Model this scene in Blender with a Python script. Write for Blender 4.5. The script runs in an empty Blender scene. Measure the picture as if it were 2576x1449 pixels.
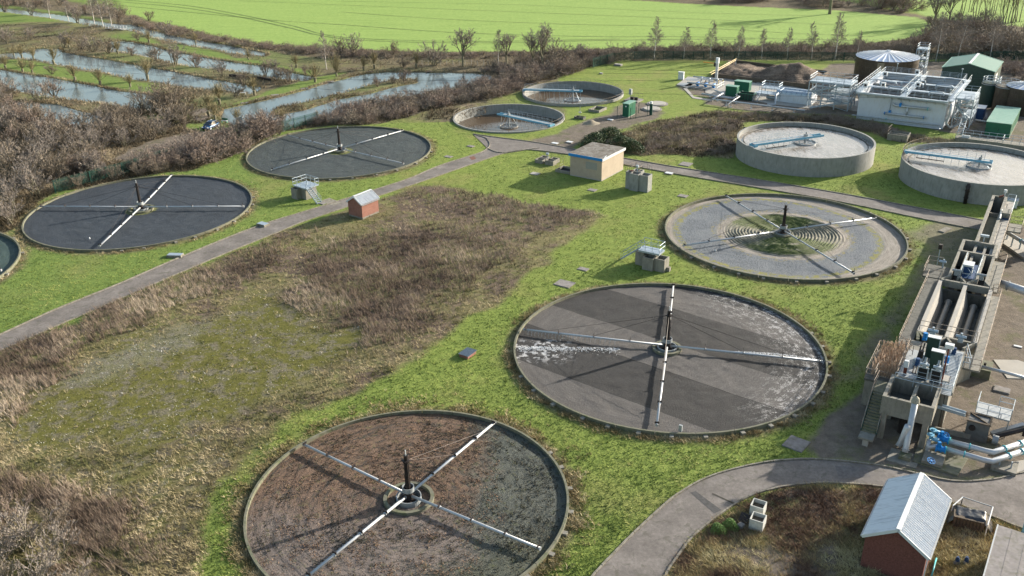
import bpy, math, random
import numpy as np
from mathutils import Vector, Matrix
D = bpy.data
SC = bpy.context.scene
COL = SC.collection
rnd = random.Random(7)
R = math.radians
PI = math.pi
# ---------------------------------------------------------------- camera, sky, sun, exposure
PITCH, ROLL, FPX, CH = R(24.96), R(0.905), 2302.4, 49.0   # a drone 49 m above the works
cam = D.objects.new('camera', D.cameras.new('camera'))
COL.objects.link(cam)
cam.data.sensor_width = 36.0
cam.data.lens = FPX / 2576 * 36
cam.data.clip_end = 6000
cam.matrix_world = Matrix.Translation((0, 0, CH)) @ Matrix.Rotation(PI / 2 - PITCH, 4, 'X') @ Matrix.Rotation(-ROLL, 4, 'Z')
SC.camera = cam
SUN_AZ, SUN_EL = R(28), R(18.5)          # direction towards the sun, from +X towards +Y
W = D.worlds.new('World'); SC.world = W; W.use_nodes = True
wn = W.node_tree.nodes; wl = W.node_tree.links
wn.clear()
sky = wn.new('ShaderNodeTexSky'); sky.sky_type = 'NISHITA'; sky.sun_disc = False
sky.sun_elevation = SUN_EL; sky.sun_rotation = PI / 2 - SUN_AZ
sky.air_density = 1.3; sky.dust_density = 2.2; sky.ozone_density = 1.2
bg = wn.new('ShaderNodeBackground'); bg.inputs[1].default_value = 0.11
wo = wn.new('ShaderNodeOutputWorld')
wl.new(sky.outputs[0], bg.inputs[0]); wl.new(bg.outputs[0], wo.inputs[0])
sun = D.objects.new('sun', D.lights.new('sun', 'SUN')); COL.objects.link(sun)
sun.data.energy = 4.8; sun.data.angle = R(0.7); sun.data.color = (1.0, 0.93, 0.82)
sdir = Vector((math.cos(SUN_AZ) * math.cos(SUN_EL), math.sin(SUN_AZ) * math.cos(SUN_EL), math.sin(SUN_EL)))
sun.rotation_euler = sdir.to_track_quat('Z', 'Y').to_euler()
sun.location = (60, 60, 80)
SC.view_settings.view_transform = 'Standard'; SC.view_settings.look = 'None'
SC.view_settings.exposure = 1.28; SC.view_settings.gamma = 1.0
SC.view_settings.use_curve_mapping = False
SC.render.engine = 'CYCLES'
SC.cycles.max_bounces = 6; SC.cycles.transparent_max_bounces = 8

# survey of the place: a bearing read off the photograph (its 2576 px wide copy) meets the level z here
def at(u, v, z=0.0):
    X = u - 1288; Y = 724.5 - v
    cr, sr = math.cos(ROLL), math.sin(ROLL)
    x = X * cr + Y * sr; y = -X * sr + Y * cr
    c, s = math.cos(PITCH), math.sin(PITCH)
    dx, dy, dz = x / FPX, c + s * y / FPX, -s + c * y / FPX
    t = (z - CH) / dz
    return Vector((dx * t, dy * t, z))
def at2(q, z=0.0):
    p = at(q[0], q[1], z); return (p.x, p.y)
def poly_at(pts, z=0.0): return [at2(q, z) for q in pts]

# ---------------------------------------------------------------- objects
def link(o, parent=None):
    COL.objects.link(o)
    if parent is not None: o.parent = parent
    return o
def thing(name, label, cat, loc=(0, 0, 0), rz=0.0, group=None):
    o = D.objects.new(name, None); link(o)
    o.empty_display_size = 0.5
    o.location = (loc[0], loc[1], loc[2] if len(loc) > 2 else 0.0); o.rotation_euler = (0, 0, rz)
    o['label'] = label; o['category'] = cat
    if group: o['group'] = group
    return o
def copy_tree(o, parent=None):
    c = o.copy(); COL.objects.link(c); c.parent = parent
    for ch in o.children: copy_tree(ch, c)
    return c
def inst(name, me, parent, loc=(0, 0, 0), rot=(0, 0, 0), sc=(1, 1, 1), label=None):
    o = D.objects.new(name, me); link(o, parent)
    o.location = loc; o.rotation_euler = rot; o.scale = sc
    if label: o['label'] = label
    return o

class MB:
    def __init__(s): s.v = []; s.f = []
    def quad(s, a, b, c, d):
        n = len(s.v); s.v += [tuple(a), tuple(b), tuple(c), tuple(d)]; s.f.append((n, n + 1, n + 2, n + 3)); return s
    def tri(s, a, b, c):
        n = len(s.v); s.v += [tuple(a), tuple(b), tuple(c)]; s.f.append((n, n + 1, n + 2)); return s
    def box(s, x0, x1, y0, y1, z0, z1):
        n = len(s.v)
        s.v += [(x0, y0, z0), (x1, y0, z0), (x1, y1, z0), (x0, y1, z0), (x0, y0, z1), (x1, y0, z1), (x1, y1, z1), (x0, y1, z1)]
        s.f += [(n, n + 3, n + 2, n + 1), (n + 4, n + 5, n + 6, n + 7), (n, n + 1, n + 5, n + 4), (n + 1, n + 2, n + 6, n + 5), (n + 2, n + 3, n + 7, n + 6), (n + 3, n, n + 4, n + 7)]
        return s
    def prism(s, poly, z0, z1):
        n = len(s.v); k = len(poly)
        a = sum(poly[i][0] * poly[(i + 1) % k][1] - poly[(i + 1) % k][0] * poly[i][1] for i in range(k))
        if a < 0: poly = poly[::-1]
        s.v += [(p[0], p[1], z0) for p in poly] + [(p[0], p[1], z1) for p in poly]
        s.f.append(tuple(n + i for i in range(k))[::-1]); s.f.append(tuple(n + k + i for i in range(k)))
        for i in range(k):
            j = (i + 1) % k; s.f.append((n + i, n + j, n + k + j, n + k + i))
        return s
    def extr(s, prof, p0, ax, n3=None):
        """profile of 3-D points swept by the vector ax (closed profile)"""
        n = len(s.v); k = len(prof)
        s.v += [tuple(p) for p in prof] + [(p[0] + ax[0], p[1] + ax[1], p[2] + ax[2]) for p in prof]
        s.f.append(tuple(range(n, n + k))[::-1]); s.f.append(tuple(range(n + k, n + 2 * k)))
        for i in range(k):
            j = (i + 1) % k; s.f.append((n + i, n + j, n + k + j, n + k + i))
        return s
    def beam(s, a, b, w, h=None, up=(0, 0, 1)):
        h = w if h is None else h
        a = Vector(a); b = Vector(b); d = (b - a).normalized(); u = Vector(up)
        if abs(d.dot(u)) > 0.98: u = Vector((1, 0, 0))
        sd = d.cross(u).normalized(); u = sd.cross(d).normalized()
        n = len(s.v)
        for p in (a, b):
            for (i, j) in ((-1, -1), (1, -1), (1, 1), (-1, 1)):
                s.v.append(tuple(p + sd * (i * w / 2) + u * (j * h / 2)))
        s.f += [(n, n + 1, n + 2, n + 3), (n + 7, n + 6, n + 5, n + 4)]
        for i in range(4):
            j = (i + 1) % 4; s.f.append((n + i, n + 4 + i, n + 4 + j, n + j))
        return s
    def cyl(s, a, b, r, n=8, r2=None, cap=True):
        r2 = r if r2 is None else r2
        a = Vector(a); b = Vector(b); d = (b - a)
        if d.length < 1e-6: return s
        d.normalize(); u = Vector((0, 0, 1)) if abs(d.z) < 0.95 else Vector((1, 0, 0))
        e1 = d.cross(u).normalized(); e2 = d.cross(e1)
        k = len(s.v)
        for p, rr in ((a, r), (b, r2)):
            for i in range(n):
                t = 2 * PI * i / n; s.v.append(tuple(p + e1 * (rr * math.cos(t)) + e2 * (rr * math.sin(t))))
        for i in range(n):
            j = (i + 1) % n; s.f.append((k + i, k + n + i, k + n + j, k + j))
        if cap: s.f.append(tuple(k + i for i in range(n))); s.f.append(tuple(k + n + i for i in range(n))[::-1])
        return s
    def tube(s, pts, r, n=8):
        pts = [Vector(p) for p in pts]
        for i in range(len(pts) - 1): s.cyl(pts[i], pts[i + 1], r, n)
        return s
    def pipe(s, pts, r, n=10, bend=2):
        """one swept surface through the points with mitred joints"""
        pts = [Vector(p) for p in pts]; k0 = len(s.v); m = len(pts); prev = None
        for i, p in enumerate(pts):
            d = ((pts[min(i + 1, m - 1)] - p).normalized() + (p - pts[max(i - 1, 0)]).normalized())
            d.normalize()
            if prev is None:
                u = Vector((0, 0, 1)) if abs(d.z) < 0.9 else Vector((1, 0, 0)); e1 = d.cross(u).normalized()
            else:
                e1 = (prev - d * prev.dot(d)).normalized()
            prev = e1; e2 = d.cross(e1)
            for j in range(n):
                t = 2 * PI * j / n; s.v.append(tuple(p + e1 * (r * math.cos(t)) + e2 * (r * math.sin(t))))
        for i in range(m - 1):
            for j in range(n):
                q = (j + 1) % n; s.f.append((k0 + i * n + j, k0 + i * n + q, k0 + (i + 1) * n + q, k0 + (i + 1) * n + j))
        s.f.append(tuple(k0 + j for j in range(n))[::-1]); s.f.append(tuple(k0 + (m - 1) * n + j for j in range(n)))
        return s
    def ring(s, r0, r1, z0, z1, n=96, c=(0, 0), a0=0.0, a1=2 * PI):
        full = abs(a1 - a0 - 2 * PI) < 1e-6; k = len(s.v); m = n if full else n + 1
        for i in range(m):
            t = a0 + (a1 - a0) * i / n; cx, sy = math.cos(t), math.sin(t)
            s.v += [(c[0] + r0 * cx, c[1] + r0 * sy, z0), (c[0] + r1 * cx, c[1] + r1 * sy, z0), (c[0] + r1 * cx, c[1] + r1 * sy, z1), (c[0] + r0 * cx, c[1] + r0 * sy, z1)]
        for i in range(n):
            a = k + 4 * i; b = k + 4 * ((i + 1) % m)
            for j in range(4):
                q = (j + 1) % 4; s.f.append((a + j, b + j, b + q, a + q))
        if not full: s.f.append((k, k + 1, k + 2, k + 3)); e = k + 4 * n; s.f.append((e + 3, e + 2, e + 1, e))
        return s
    def disc(s, r, z, n=64, c=(0, 0)):
        k = len(s.v)
        s.v += [(c[0] + r * math.cos(2 * PI * i / n), c[1] + r * math.sin(2 * PI * i / n), z) for i in range(n)]
        s.f.append(tuple(range(k, k + n))); return s
    def lathe(s, prof, n=32, c=(0, 0)):
        k = len(s.v); m = len(prof)
        for i in range(n):
            t = 2 * PI * i / n
            for (r, z) in prof: s.v.append((c[0] + r * math.cos(t), c[1] + r * math.sin(t), z))
        for i in range(n):
            for j in range(m - 1):
                a = k + i * m + j; b = k + ((i + 1) % n) * m + j; s.f.append((a, b, b + 1, a + 1))
        return s
    def mesh(s, name, mat, smooth=False):
        me = D.meshes.new(name); me.from_pydata(s.v, [], s.f)
        if mat is not None: me.materials.append(mat)
        if smooth: me.polygons.foreach_set('use_smooth', [True] * len(me.polygons))
        me.update(); return me
    def build(s, name, mat, parent=None, smooth=False, label=None, kind=None, loc=(0, 0, 0), rot=(0, 0, 0)):
        o = D.objects.new(name, s.mesh(name, mat, smooth)); link(o, parent)
        o.location = loc; o.rotation_euler = rot
        if label: o['label'] = label
        if kind: o['kind'] = kind
        return o
def solo(mb, name, mat, label, cat, group=None, smooth=False, loc=(0, 0, 0), rz=0):
    o = mb.build(name, mat, None, smooth, loc=loc, rot=(0, 0, rz)); o['label'] = label; o['category'] = cat
    if group: o['group'] = group
    return o
def np_mesh(name, V, F, mat=None, attrs=None, smooth=False):
    """V (n,3), F (m,3|4) numpy arrays"""
    me = D.meshes.new(name); n = len(V); m, k = F.shape
    me.vertices.add(n); me.vertices.foreach_set('co', V.astype(np.float32).ravel())
    me.loops.add(m * k); me.loops.foreach_set('vertex_index', F.astype(np.int32).ravel())
    me.polygons.add(m); me.polygons.foreach_set('loop_start', np.arange(0, m * k, k, dtype=np.int32))
    if smooth: me.polygons.foreach_set('use_smooth', np.ones(m, dtype=bool))
    if mat is not None: me.materials.append(mat)
    me.update(calc_edges=True)
    if attrs:
        for an, arr in attrs.items():
            a = me.attributes.new(an, 'FLOAT', 'POINT'); a.data.foreach_set('value', arr.astype(np.float32))
    return me

# ---------------------------------------------------------------- materials
def nt(name):
    m = D.materials.new(name); m.use_nodes = True
    t = m.node_tree; b = t.nodes['Principled BSDF']
    if 'Specular IOR Level' in b.inputs: b.inputs['Specular IOR Level'].default_value = 0.3
    return m, t, b
def N(t, typ, **kw):
    n = t.nodes.new('ShaderNode' + typ)
    for k, v in kw.items():
        if k == 'ins':
            for a, b in v.items():
                if hasattr(b, 'outputs'): t.links.new(b.outputs[0], n.inputs[a])
                elif hasattr(b, 'is_output') or b.__class__.__name__.startswith('NodeSocket'): t.links.new(b, n.inputs[a])
                else: n.inputs[a].default_value = b
        else: setattr(n, k, v)
    return n
def noise(t, co, scale, detail=4, rough=0.6, dist=0.0):
    n = N(t, 'TexNoise', ins={'Scale': scale, 'Detail': detail, 'Roughness': rough, 'Distortion': dist})
    t.links.new(co, n.inputs['Vector']); return n.outputs['Fac']
def ramp(t, fac, stops):
    r = t.nodes.new('ShaderNodeValToRGB'); e = r.color_ramp.elements
    for i, (p, c) in enumerate(stops):
        if i >= 2: e.new(p)
    for i, (p, c) in enumerate(stops):
        e[i].position = p; e[i].color = (*c, 1) if len(c) == 3 else c
    t.links.new(fac, r.inputs[0]); return r.outputs[0]
def mix(t, fac, a, b, mode='MIX'):
    n = t.nodes.new('ShaderNodeMix'); n.data_type = 'RGBA'; n.blend_type = mode
    for i, v in ((0, fac), (6, a), (7, b)):
        if isinstance(v, (int, float)): n.inputs[i].default_value = v
        elif isinstance(v, tuple): n.inputs[i].default_value = (*v, 1)
        else: t.links.new(v, n.inputs[i])
    return n.outputs[2]
def mth(t, op, a, b=None, c=None, clamp=False):
    n = t.nodes.new('ShaderNodeMath'); n.operation = op; n.use_clamp = clamp
    for i, v in enumerate((a, b, c)):
        if v is None: continue
        if isinstance(v, (int, float)): n.inputs[i].default_value = v
        else: t.links.new(v, n.inputs[i])
    return n.outputs[0]
def sstep(t, v, lo, hi):
    n = t.nodes.new('ShaderNodeMapRange'); n.interpolation_type = 'SMOOTHSTEP'
    t.links.new(v, n.inputs[0]); n.inputs[1].default_value = lo; n.inputs[2].default_value = hi
    return n.outputs[0]
def bump(t, b, h, strength=0.5, dist=0.05):
    n = t.nodes.new('ShaderNodeBump'); n.inputs['Strength'].default_value = strength; n.inputs['Distance'].default_value = dist
    t.links.new(h, n.inputs['Height']); t.links.new(n.outputs[0], b.inputs['Normal']); return n
def wpos(t): return N(t, 'NewGeometry').outputs['Position']
def opos(t): return N(t, 'TexCoord').outputs['Object']
def simple(name, col, rough=0.6, metal=0.0, var=0.25, scale=3.0, streak=0.0, bmp=0.0, dirt=None, dirt_amt=0.5, spec=None):
    m, t, b = nt(name); co = wpos(t)
    f = noise(t, co, scale, 5, 0.65)
    c2 = tuple(x * (1 - var) for x in col); c3 = tuple(min(1, x * (1 + var * 0.6)) for x in col)
    c = ramp(t, f, [(0.3, c2), (0.7, c3)])
    if dirt:
        mp = N(t, 'Mapping'); t.links.new(co, mp.inputs[0]); mp.inputs['Scale'].default_value = (1, 1, 0.25 if streak else 1)
        g = noise(t, mp.outputs[0], 1.6 * (2 if streak else 1), 6, 0.7)
        c = mix(t, mth(t, 'MULTIPLY', sstep(t, g, 0.45, 0.72), dirt_amt), c, dirt)
    t.links.new(c, b.inputs['Base Color'])
    b.inputs['Roughness'].default_value = rough; b.inputs['Metallic'].default_value = metal
    if spec is not None: b.inputs['Specular IOR Level'].default_value = spec
    if bmp: bump(t, b, noise(t, co, scale * 6, 4, 0.6), bmp, 0.02)
    return m
M = {}
M['concrete'] = simple('weathered_concrete', (0.22, 0.205, 0.175), 0.85, var=0.22, scale=1.4, dirt=(0.10, 0.11, 0.075), streak=1, dirt_amt=0.7, bmp=0.2)
M['concrete_pale'] = simple('pale_concrete', (0.33, 0.31, 0.275), 0.85, var=0.15, scale=0.8, dirt=(0.25, 0.23, 0.2), dirt_amt=0.5, bmp=0.1)
M['concrete_mossy'] = simple('mossy_concrete', (0.15, 0.145, 0.105), 0.9, var=0.25, scale=2.0, dirt=(0.07, 0.09, 0.035), dirt_amt=0.8, bmp=0.3)
M['conc_dark'] = simple('stained_concrete', (0.11, 0.105, 0.09), 0.8, var=0.3, scale=2.0, dirt=(0.035, 0.04, 0.03), streak=1, dirt_amt=0.8)
M['tank_wall'] = simple('tank_concrete', (0.25, 0.25, 0.235), 0.85, var=0.16, scale=0.9, dirt=(0.15, 0.15, 0.13), streak=1, dirt_amt=0.75, bmp=0.15)
M['whiteblock'] = simple('pale_block_wall', (0.50, 0.53, 0.56), 0.8, var=0.06, scale=0.6, dirt=(0.42, 0.40, 0.36), streak=1, dirt_amt=0.5)
M['galv'] = simple('galvanised_steel', (0.36, 0.42, 0.47), 0.5, 0.5, var=0.15, scale=5)
M['galv_dull'] = simple('dull_galvanised_steel', (0.30, 0.32, 0.33), 0.6, 0.4, var=0.2, scale=5)
M['rustrail'] = simple('weathered_rail', (0.24, 0.19, 0.15), 0.7, 0.3, var=0.35, scale=6, dirt=(0.32, 0.32, 0.3), dirt_amt=0.8)
M['pipe'] = simple('pale_grey_pipe', (0.42, 0.44, 0.46), 0.4, 0.3, var=0.12, scale=3, dirt=(0.4, 0.37, 0.33), dirt_amt=0.4)
M['black'] = simple('black_iron', (0.028, 0.024, 0.024), 0.55, 0.3, var=0.4, scale=6, dirt=(0.07, 0.045, 0.035), dirt_amt=0.6)
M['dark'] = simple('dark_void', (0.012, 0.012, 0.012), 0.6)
M['green'] = simple('green_paint', (0.012, 0.10, 0.055), 0.45, var=0.15, scale=1.5, dirt=(0.03, 0.12, 0.07), dirt_amt=0.4)
M['green_roof'] = simple('pale_green_roof', (0.14, 0.27, 0.21), 0.5, var=0.1, scale=1.2, dirt=(0.3, 0.4, 0.33), dirt_amt=0.4)
M['greenroof2'] = simple('green_sheet_roof', (0.07, 0.17, 0.14), 0.5, var=0.08, scale=1.0)
M['greendark'] = simple('dark_green_cladding', (0.02, 0.045, 0.035), 0.6, var=0.2, scale=2)
M['fencegreen'] = simple('green_fence_paint', (0.012, 0.06, 0.045), 0.5, var=0.2, scale=3)
M['blue'] = simple('blue_paint', (0.01, 0.20, 0.52), 0.4, var=0.15, scale=4, dirt=(0.03, 0.09, 0.2), dirt_amt=0.4)
M['lightblue'] = simple('light_blue_steel', (0.13, 0.33, 0.46), 0.5, var=0.2, scale=3, dirt=(0.16, 0.22, 0.25), dirt_amt=0.5)
M['navy'] = simple('navy_cabinet', (0.015, 0.05, 0.13), 0.5)
M['teal'] = simple('turquoise_steel', (0.06, 0.38, 0.42), 0.45, var=0.15, scale=4)
M['white'] = simple('white_paint', (0.55, 0.57, 0.58), 0.5, var=0.06, scale=2, dirt=(0.5, 0.5, 0.48), dirt_amt=0.4)
M['yellow'] = simple('yellow_paint', (0.60, 0.40, 0.06), 0.5, var=0.15)
M['orange'] = simple('orange_paint', (0.6, 0.25, 0.04), 0.5)
M['tankdark'] = simple('dark_tank_steel', (0.055, 0.043, 0.03), 0.45, 0.2, var=0.3, scale=0.8, dirt=(0.10, 0.085, 0.06), streak=1, dirt_amt=0.7)
M['ribroof'] = simple('ribbed_metal_roof', (0.34, 0.40, 0.50), 0.35, 0.6, var=0.1, scale=2)
M['kerb'] = simple('kerb_concrete', (0.22, 0.20, 0.165), 0.9, var=0.3, scale=2.5, dirt=(0.09, 0.085, 0.05), dirt_amt=0.8)
M['timber'] = simple('old_timber', (0.11, 0.085, 0.06), 0.85, var=0.35, scale=3)
M['glass'] = simple('dark_glass', (0.02, 0.03, 0.04), 0.08, spec=0.8)
M['tyre'] = simple('tyre_rubber', (0.02, 0.02, 0.02), 0.8)
M['redbrown'] = simple('red_oxide_steel', (0.12, 0.03, 0.02), 0.6)
M['slab'] = simple('old_slab', (0.22, 0.20, 0.19), 0.9, var=0.25, scale=2, dirt=(0.1, 0.1, 0.06), dirt_amt=0.7)
M['blackcloth'] = simple('black_sheeting', (0.02, 0.022, 0.026), 0.35, var=0.4, scale=3, spec=0.6)
M['beige'] = simple('beige_wall', (0.37, 0.305, 0.235), 0.9, var=0.08, scale=0.7, dirt=(0.26, 0.21, 0.16), dirt_amt=0.4)
M['greyboard'] = simple('grey_board', (0.26, 0.255, 0.23), 0.8, var=0.06)
M['foam'] = simple('white_spray', (0.65, 0.67, 0.68), 0.7, var=0.2, scale=6)
def brick_mat(name, c1, c2, mortar, sc=1.0):
    m, t, b = nt(name); tc = N(t, 'TexCoord'); co = tc.outputs['Object']
    sp = N(t, 'SeparateXYZ'); t.links.new(co, sp.inputs[0])
    cb = N(t, 'CombineXYZ'); t.links.new(mth(t, 'ADD', sp.outputs[0], sp.outputs[1]), cb.inputs[0]); t.links.new(sp.outputs[2], cb.inputs[1])
    br = t.nodes.new('ShaderNodeTexBrick'); t.links.new(cb.outputs[0], br.inputs['Vector'])
    br.inputs['Scale'].default_value = sc; br.inputs['Brick Width'].default_value = 0.225; br.inputs['Row Height'].default_value = 0.075; br.inputs['Mortar Size'].default_value = 0.008
    br.inputs['Color1'].default_value = (*c1, 1); br.inputs['Color2'].default_value = (*c2, 1); br.inputs['Mortar'].default_value = (*mortar, 1)
    g = noise(t, co, 1.3, 5, 0.7)
    t.links.new(mix(t, mth(t, 'MULTIPLY', sstep(t, g, 0.4, 0.75), 0.5), br.outputs[0], tuple(x * 0.7 for x in c1)), b.inputs['Base Color'])
    b.inputs['Roughness'].default_value = 0.9
    return m
M['brick'] = brick_mat('red_brick', (0.22, 0.085, 0.06), (0.28, 0.115, 0.08), (0.20, 0.16, 0.135))
M['brick2'] = simple('brick_face', (0.185, 0.072, 0.056), 0.9, var=0.4, scale=9)
M['mortar'] = simple('mortar', (0.16, 0.10, 0.085), 0.95)
# ---------------------------------------------------------------- ground
NR = np.random.RandomState(11)
_lat = NR.rand(256, 256).astype(np.float32)
def vn(x, y, sc, seed=0):
    x = x / sc + seed * 17.3; y = y / sc + seed * 31.7
    xi = np.floor(x).astype(int); yi = np.floor(y).astype(int); fx = x - xi; fy = y - yi
    fx = fx * fx * (3 - 2 * fx); fy = fy * fy * (3 - 2 * fy)
    a = _lat[xi & 255, yi & 255]; b = _lat[(xi + 1) & 255, yi & 255]; c = _lat[xi & 255, (yi + 1) & 255]; d = _lat[(xi + 1) & 255, (yi + 1) & 255]
    return (a * (1 - fx) + b * fx) * (1 - fy) + (c * (1 - fx) + d * fx) * fy - 0.5
def fbm(x, y, sc, seed=0): return vn(x, y, sc, seed) + 0.5 * vn(x, y, sc / 2.1, seed + 3) + 0.25 * vn(x, y, sc / 4.3, seed + 5)
def sdist(x, y, poly):
    """signed distance, positive inside"""
    P = np.array(poly, dtype=np.float64); n = len(P)
    d = np.full(x.shape, 1e9); ins = np.zeros(x.shape, bool)
    for i in range(n):
        ax, ay = P[i]; bx, by = P[(i + 1) % n]; ex, ey = bx - ax, by - ay
        wx, wy = x - ax, y - ay; h = np.clip((wx * ex + wy * ey) / (ex * ex + ey * ey + 1e-9), 0, 1)
        d = np.minimum(d, (wx - ex * h) ** 2 + (wy - ey * h) ** 2)
        if abs(ey) > 1e-9: ins ^= ((ay > y) != (by > y)) & (x < ex * (y - ay) / ey + ax)
    d = np.sqrt(d); return np.where(ins, d, -d)
def sm(v, a, b):
    t = np.clip((v - a) / (b - a), 0, 1); return t * t * (3 - 2 * t)
# tanks and beds: (centre x, centre y, radius of the wall's outer edge)
BEDS = dict(A=(-9.03, 62.91, 13.57), B=(16.95, 88.42, 16.89), C=(38.98, 122.17, 16.74), D=(-58.25, 136.43, 16.99), E=(-32.0, 167.43, 17.16), F=(-84.5, 112.3, 17.0))
HOLES = dict(H1=(-0.10, 189.97, 11.77), H2=(14.79, 210.94, 11.69))
TANKS = dict(G1=(52.94, 159.5, 11.91), G2=(76.92, 144.09, 11.9))
Z = {}
Z['rough_main'] = [(-60, 905), (0, 885), (130, 828), (300, 755), (450, 690), (560, 643), (700, 586), (765, 560), (850, 532), (960, 497), (1050, 466), (1120, 470), (1230, 490), (1400, 518), (1525, 545), (1465, 590), (1390, 640), (1290, 732), (1180, 812), (1100, 872), (1030, 912), (860, 992), (700, 1062), (590, 1160), (555, 1240), (520, 1330), (500, 1500), (-100, 1600), (-200, 1200)]
Z['moss2'] = [(60, 1130), (300, 1150), (520, 1110), (560, 1180), (520, 1300), (380, 1370), (250, 1290), (40, 1220)]
Z['moss'] = [(20, 1010), (150, 940), (330, 862), (470, 800), (560, 765), (660, 738), (760, 752), (850, 800), (890, 860), (880, 905), (790, 955), (660, 1012), (560, 1085), (450, 1155), (300, 1190), (150, 1140), (30, 1080)]
Z['rough_slope'] = [(1450, 352), (1560, 333), (1640, 308), (1780, 281), (2000, 283), (2110, 292), (2240, 320), (2330, 345), (2420, 352), (2440, 330), (2470, 350), (2400, 365), (2270, 358), (2180, 330), (2000, 305), (1880, 305), (1856, 345), (1856, 400), (1700, 388), (1620, 392), (1560, 388), (1470, 365)]
Z['rough_se'] = [(1640, 1500), (1700, 1390), (1770, 1335), (1860, 1265), (1970, 1228), (2100, 1216), (2235, 1225), (2390, 1262), (2500, 1305), (2620, 1345), (2620, 1600), (1600, 1600)]
Z['field'] = [(100, -140), (280, -20), (312, 20), (310, 33), (450, 68), (560, 92), (650, 107), (740, 117), (830, 120), (1000, 128), (1100, 131), (1400, 128), (1550, 121), (1700, 120), (2000, 119), (2160, 112), (2260, 100), (2330, 85), (2345, 60), (2310, 44), (2100, 26), (1900, 18), (1700, 8), (1560, -2), (1300, -30), (900, -140)]
Z['field_far'] = [(2125, 2), (2140, -30), (2700, -50), (2700, 75), (2520, 62), (2450, 50), (2360, 48), (2300, 30), (2200, 12)]
Z['scrub_field'] = [(290, 22), (312, 33), (450, 68), (650, 107), (830, 120), (1100, 131), (1400, 128), (1560, 120), (2160, 112), (2260, 100), (2330, 85), (2345, 60), (2310, 44), (2100, 26), (1900, 18), (1500, -5), (1800, -60), (2125, 2), (2360, 48), (2520, 62), (2750, 80), (2750, 170), (2540, 150), (2330, 150), (2150, 152), (1560, 152), (1480, 172), (1390, 202), (1330, 215), (1250, 230), (1160, 150), (900, 152), (720, 138), (560, 105), (460, 85), (330, 66), (200, 38), (100, 22), (0, 12), (-200, -10), (-100, -40)]
Z['scrub_left'] = [(-80, 275), (40, 262), (140, 300), (240, 325), (350, 300), (420, 300), (520, 345), (640, 345), (760, 300), (880, 272), (1060, 246), (1150, 222), (1240, 198), (1320, 200), (1318, 228), (1250, 243), (1130, 268), (950, 312), (850, 315), (700, 330), (630, 375), (545, 405), (470, 430), (390, 440), (250, 465), (140, 480), (70, 530), (55, 565), (0, 595), (-80, 640)]
Z['clay'] = [(478, 283), (500, 272), (530, 270), (535, 293), (505, 308), (485, 300)]
Z['track'] = [(285, 400), (320, 378), (375, 358), (440, 340), (510, 330), (560, 322), (600, 318), (575, 340), (490, 368), (420, 392), (340, 412)]
Z['gravelpath'] = [(1330, 356), (1400, 335), (1470, 302), (1530, 288), (1560, 262), (1600, 256), (1650, 262), (1670, 285), (1640, 302), (1560, 325), (1480, 345), (1440, 372), (1434, 378)]
Z['gravel_e'] = [(2496, 560), (2900, 600), (3400, 1300), (2700, 1240), (2576, 1195), (2400, 1212), (2260, 1180), (2140, 1160), (2060, 1158), (2020, 1120), (2080, 1050), (2160, 985), (2220, 900), (2330, 900), (2420, 760), (2470, 640)]
Z['dirt_e2'] = [(2330, 560), (2430, 556), (2480, 580), (2440, 640), (2350, 700), (2290, 770), (2250, 840), (2190, 900), (2170, 960), (2120, 955), (2200, 860), (2280, 720), (2340, 620), (2300, 585)]
Z['dirt_plant'] = [(1700, 215), (1722, 205), (1790, 192), (1800, 180), (2060, 183), (2090, 160), (2540, 150), (2800, 200), (3000, 420), (2620, 400), (2480, 352), (2440, 340), (2385, 334), (2180, 290), (2000, 285), (1880, 278), (1770, 262), (1780, 245), (1730, 235)]
Z['concrete_se'] = [(1810, 1370), (1850, 1363), (1900, 1380), (1930, 1372), (2000, 1395), (1990, 1410), (1950, 1400), (2040, 1450), (1930, 1449), (1900, 1420), (1850, 1400)]
Z['concrete_se2'] = [(2020, 1410), (2060, 1395), (2110, 1350), (2112, 1400), (2100, 1449), (2070, 1449)]
Z['stony'] = [(190, 935), (250, 905), (380, 850), (500, 805), (560, 790), (540, 830), (420, 885), (280, 945), (200, 960)]
PONDS = {
 'lowest': [(38, 256), (133, 262), (230, 288), (262, 300), (250, 316), (190, 314), (130, 295), (50, 285)],
 'second': [(-60, 165), (0, 177), (67, 187), (163, 203), (233, 217), (300, 230), (350, 235), (410, 247), (417, 273), (367, 273), (300, 263), (233, 253), (150, 245), (117, 240), (50, 227), (0, 217), (-60, 205)],
 'third': [(-60, 138), (0, 135), (67, 130), (97, 122), (143, 122), (147, 130), (200, 140), (267, 150), (333, 163), (400, 175), (467, 187), (533, 200), (653, 220), (633, 233), (567, 227), (467, 217), (390, 203), (333, 197), (267, 180), (200, 170), (160, 163), (100, 150), (60, 145), (0, 145), (-60, 150)],
 'fourth': [(283, 103), (317, 105), (380, 115), (417, 127), (500, 143), (583, 157), (667, 167), (717, 180), (783, 193), (767, 200), (700, 197), (633, 183), (567, 173), (500, 167), (450, 160), (383, 143), (333, 133), (280, 128)],
 'large': [(567, 273), (633, 260), (700, 245), (767, 227), (833, 207), (859, 200), (925, 185), (970, 182), (1075, 182), (1190, 184), (1235, 190), (1230, 203), (1160, 215), (1090, 227), (990, 253), (890, 275), (780, 300), (717, 320), (633, 317), (583, 310), (563, 293)],
 'river': [(-80, 18), (0, 20), (50, 26), (150, 38), (230, 52), (270, 58), (310, 62), (335, 63), (405, 84), (440, 92), (505, 104), (560, 112), (610, 122), (665, 133), (665, 139), (600, 134), (540, 122), (480, 113), (440, 103), (400, 95), (340, 76), (300, 72), (250, 64), (200, 57), (130, 43), (50, 33), (0, 27), (-80, 24)],
}
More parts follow.
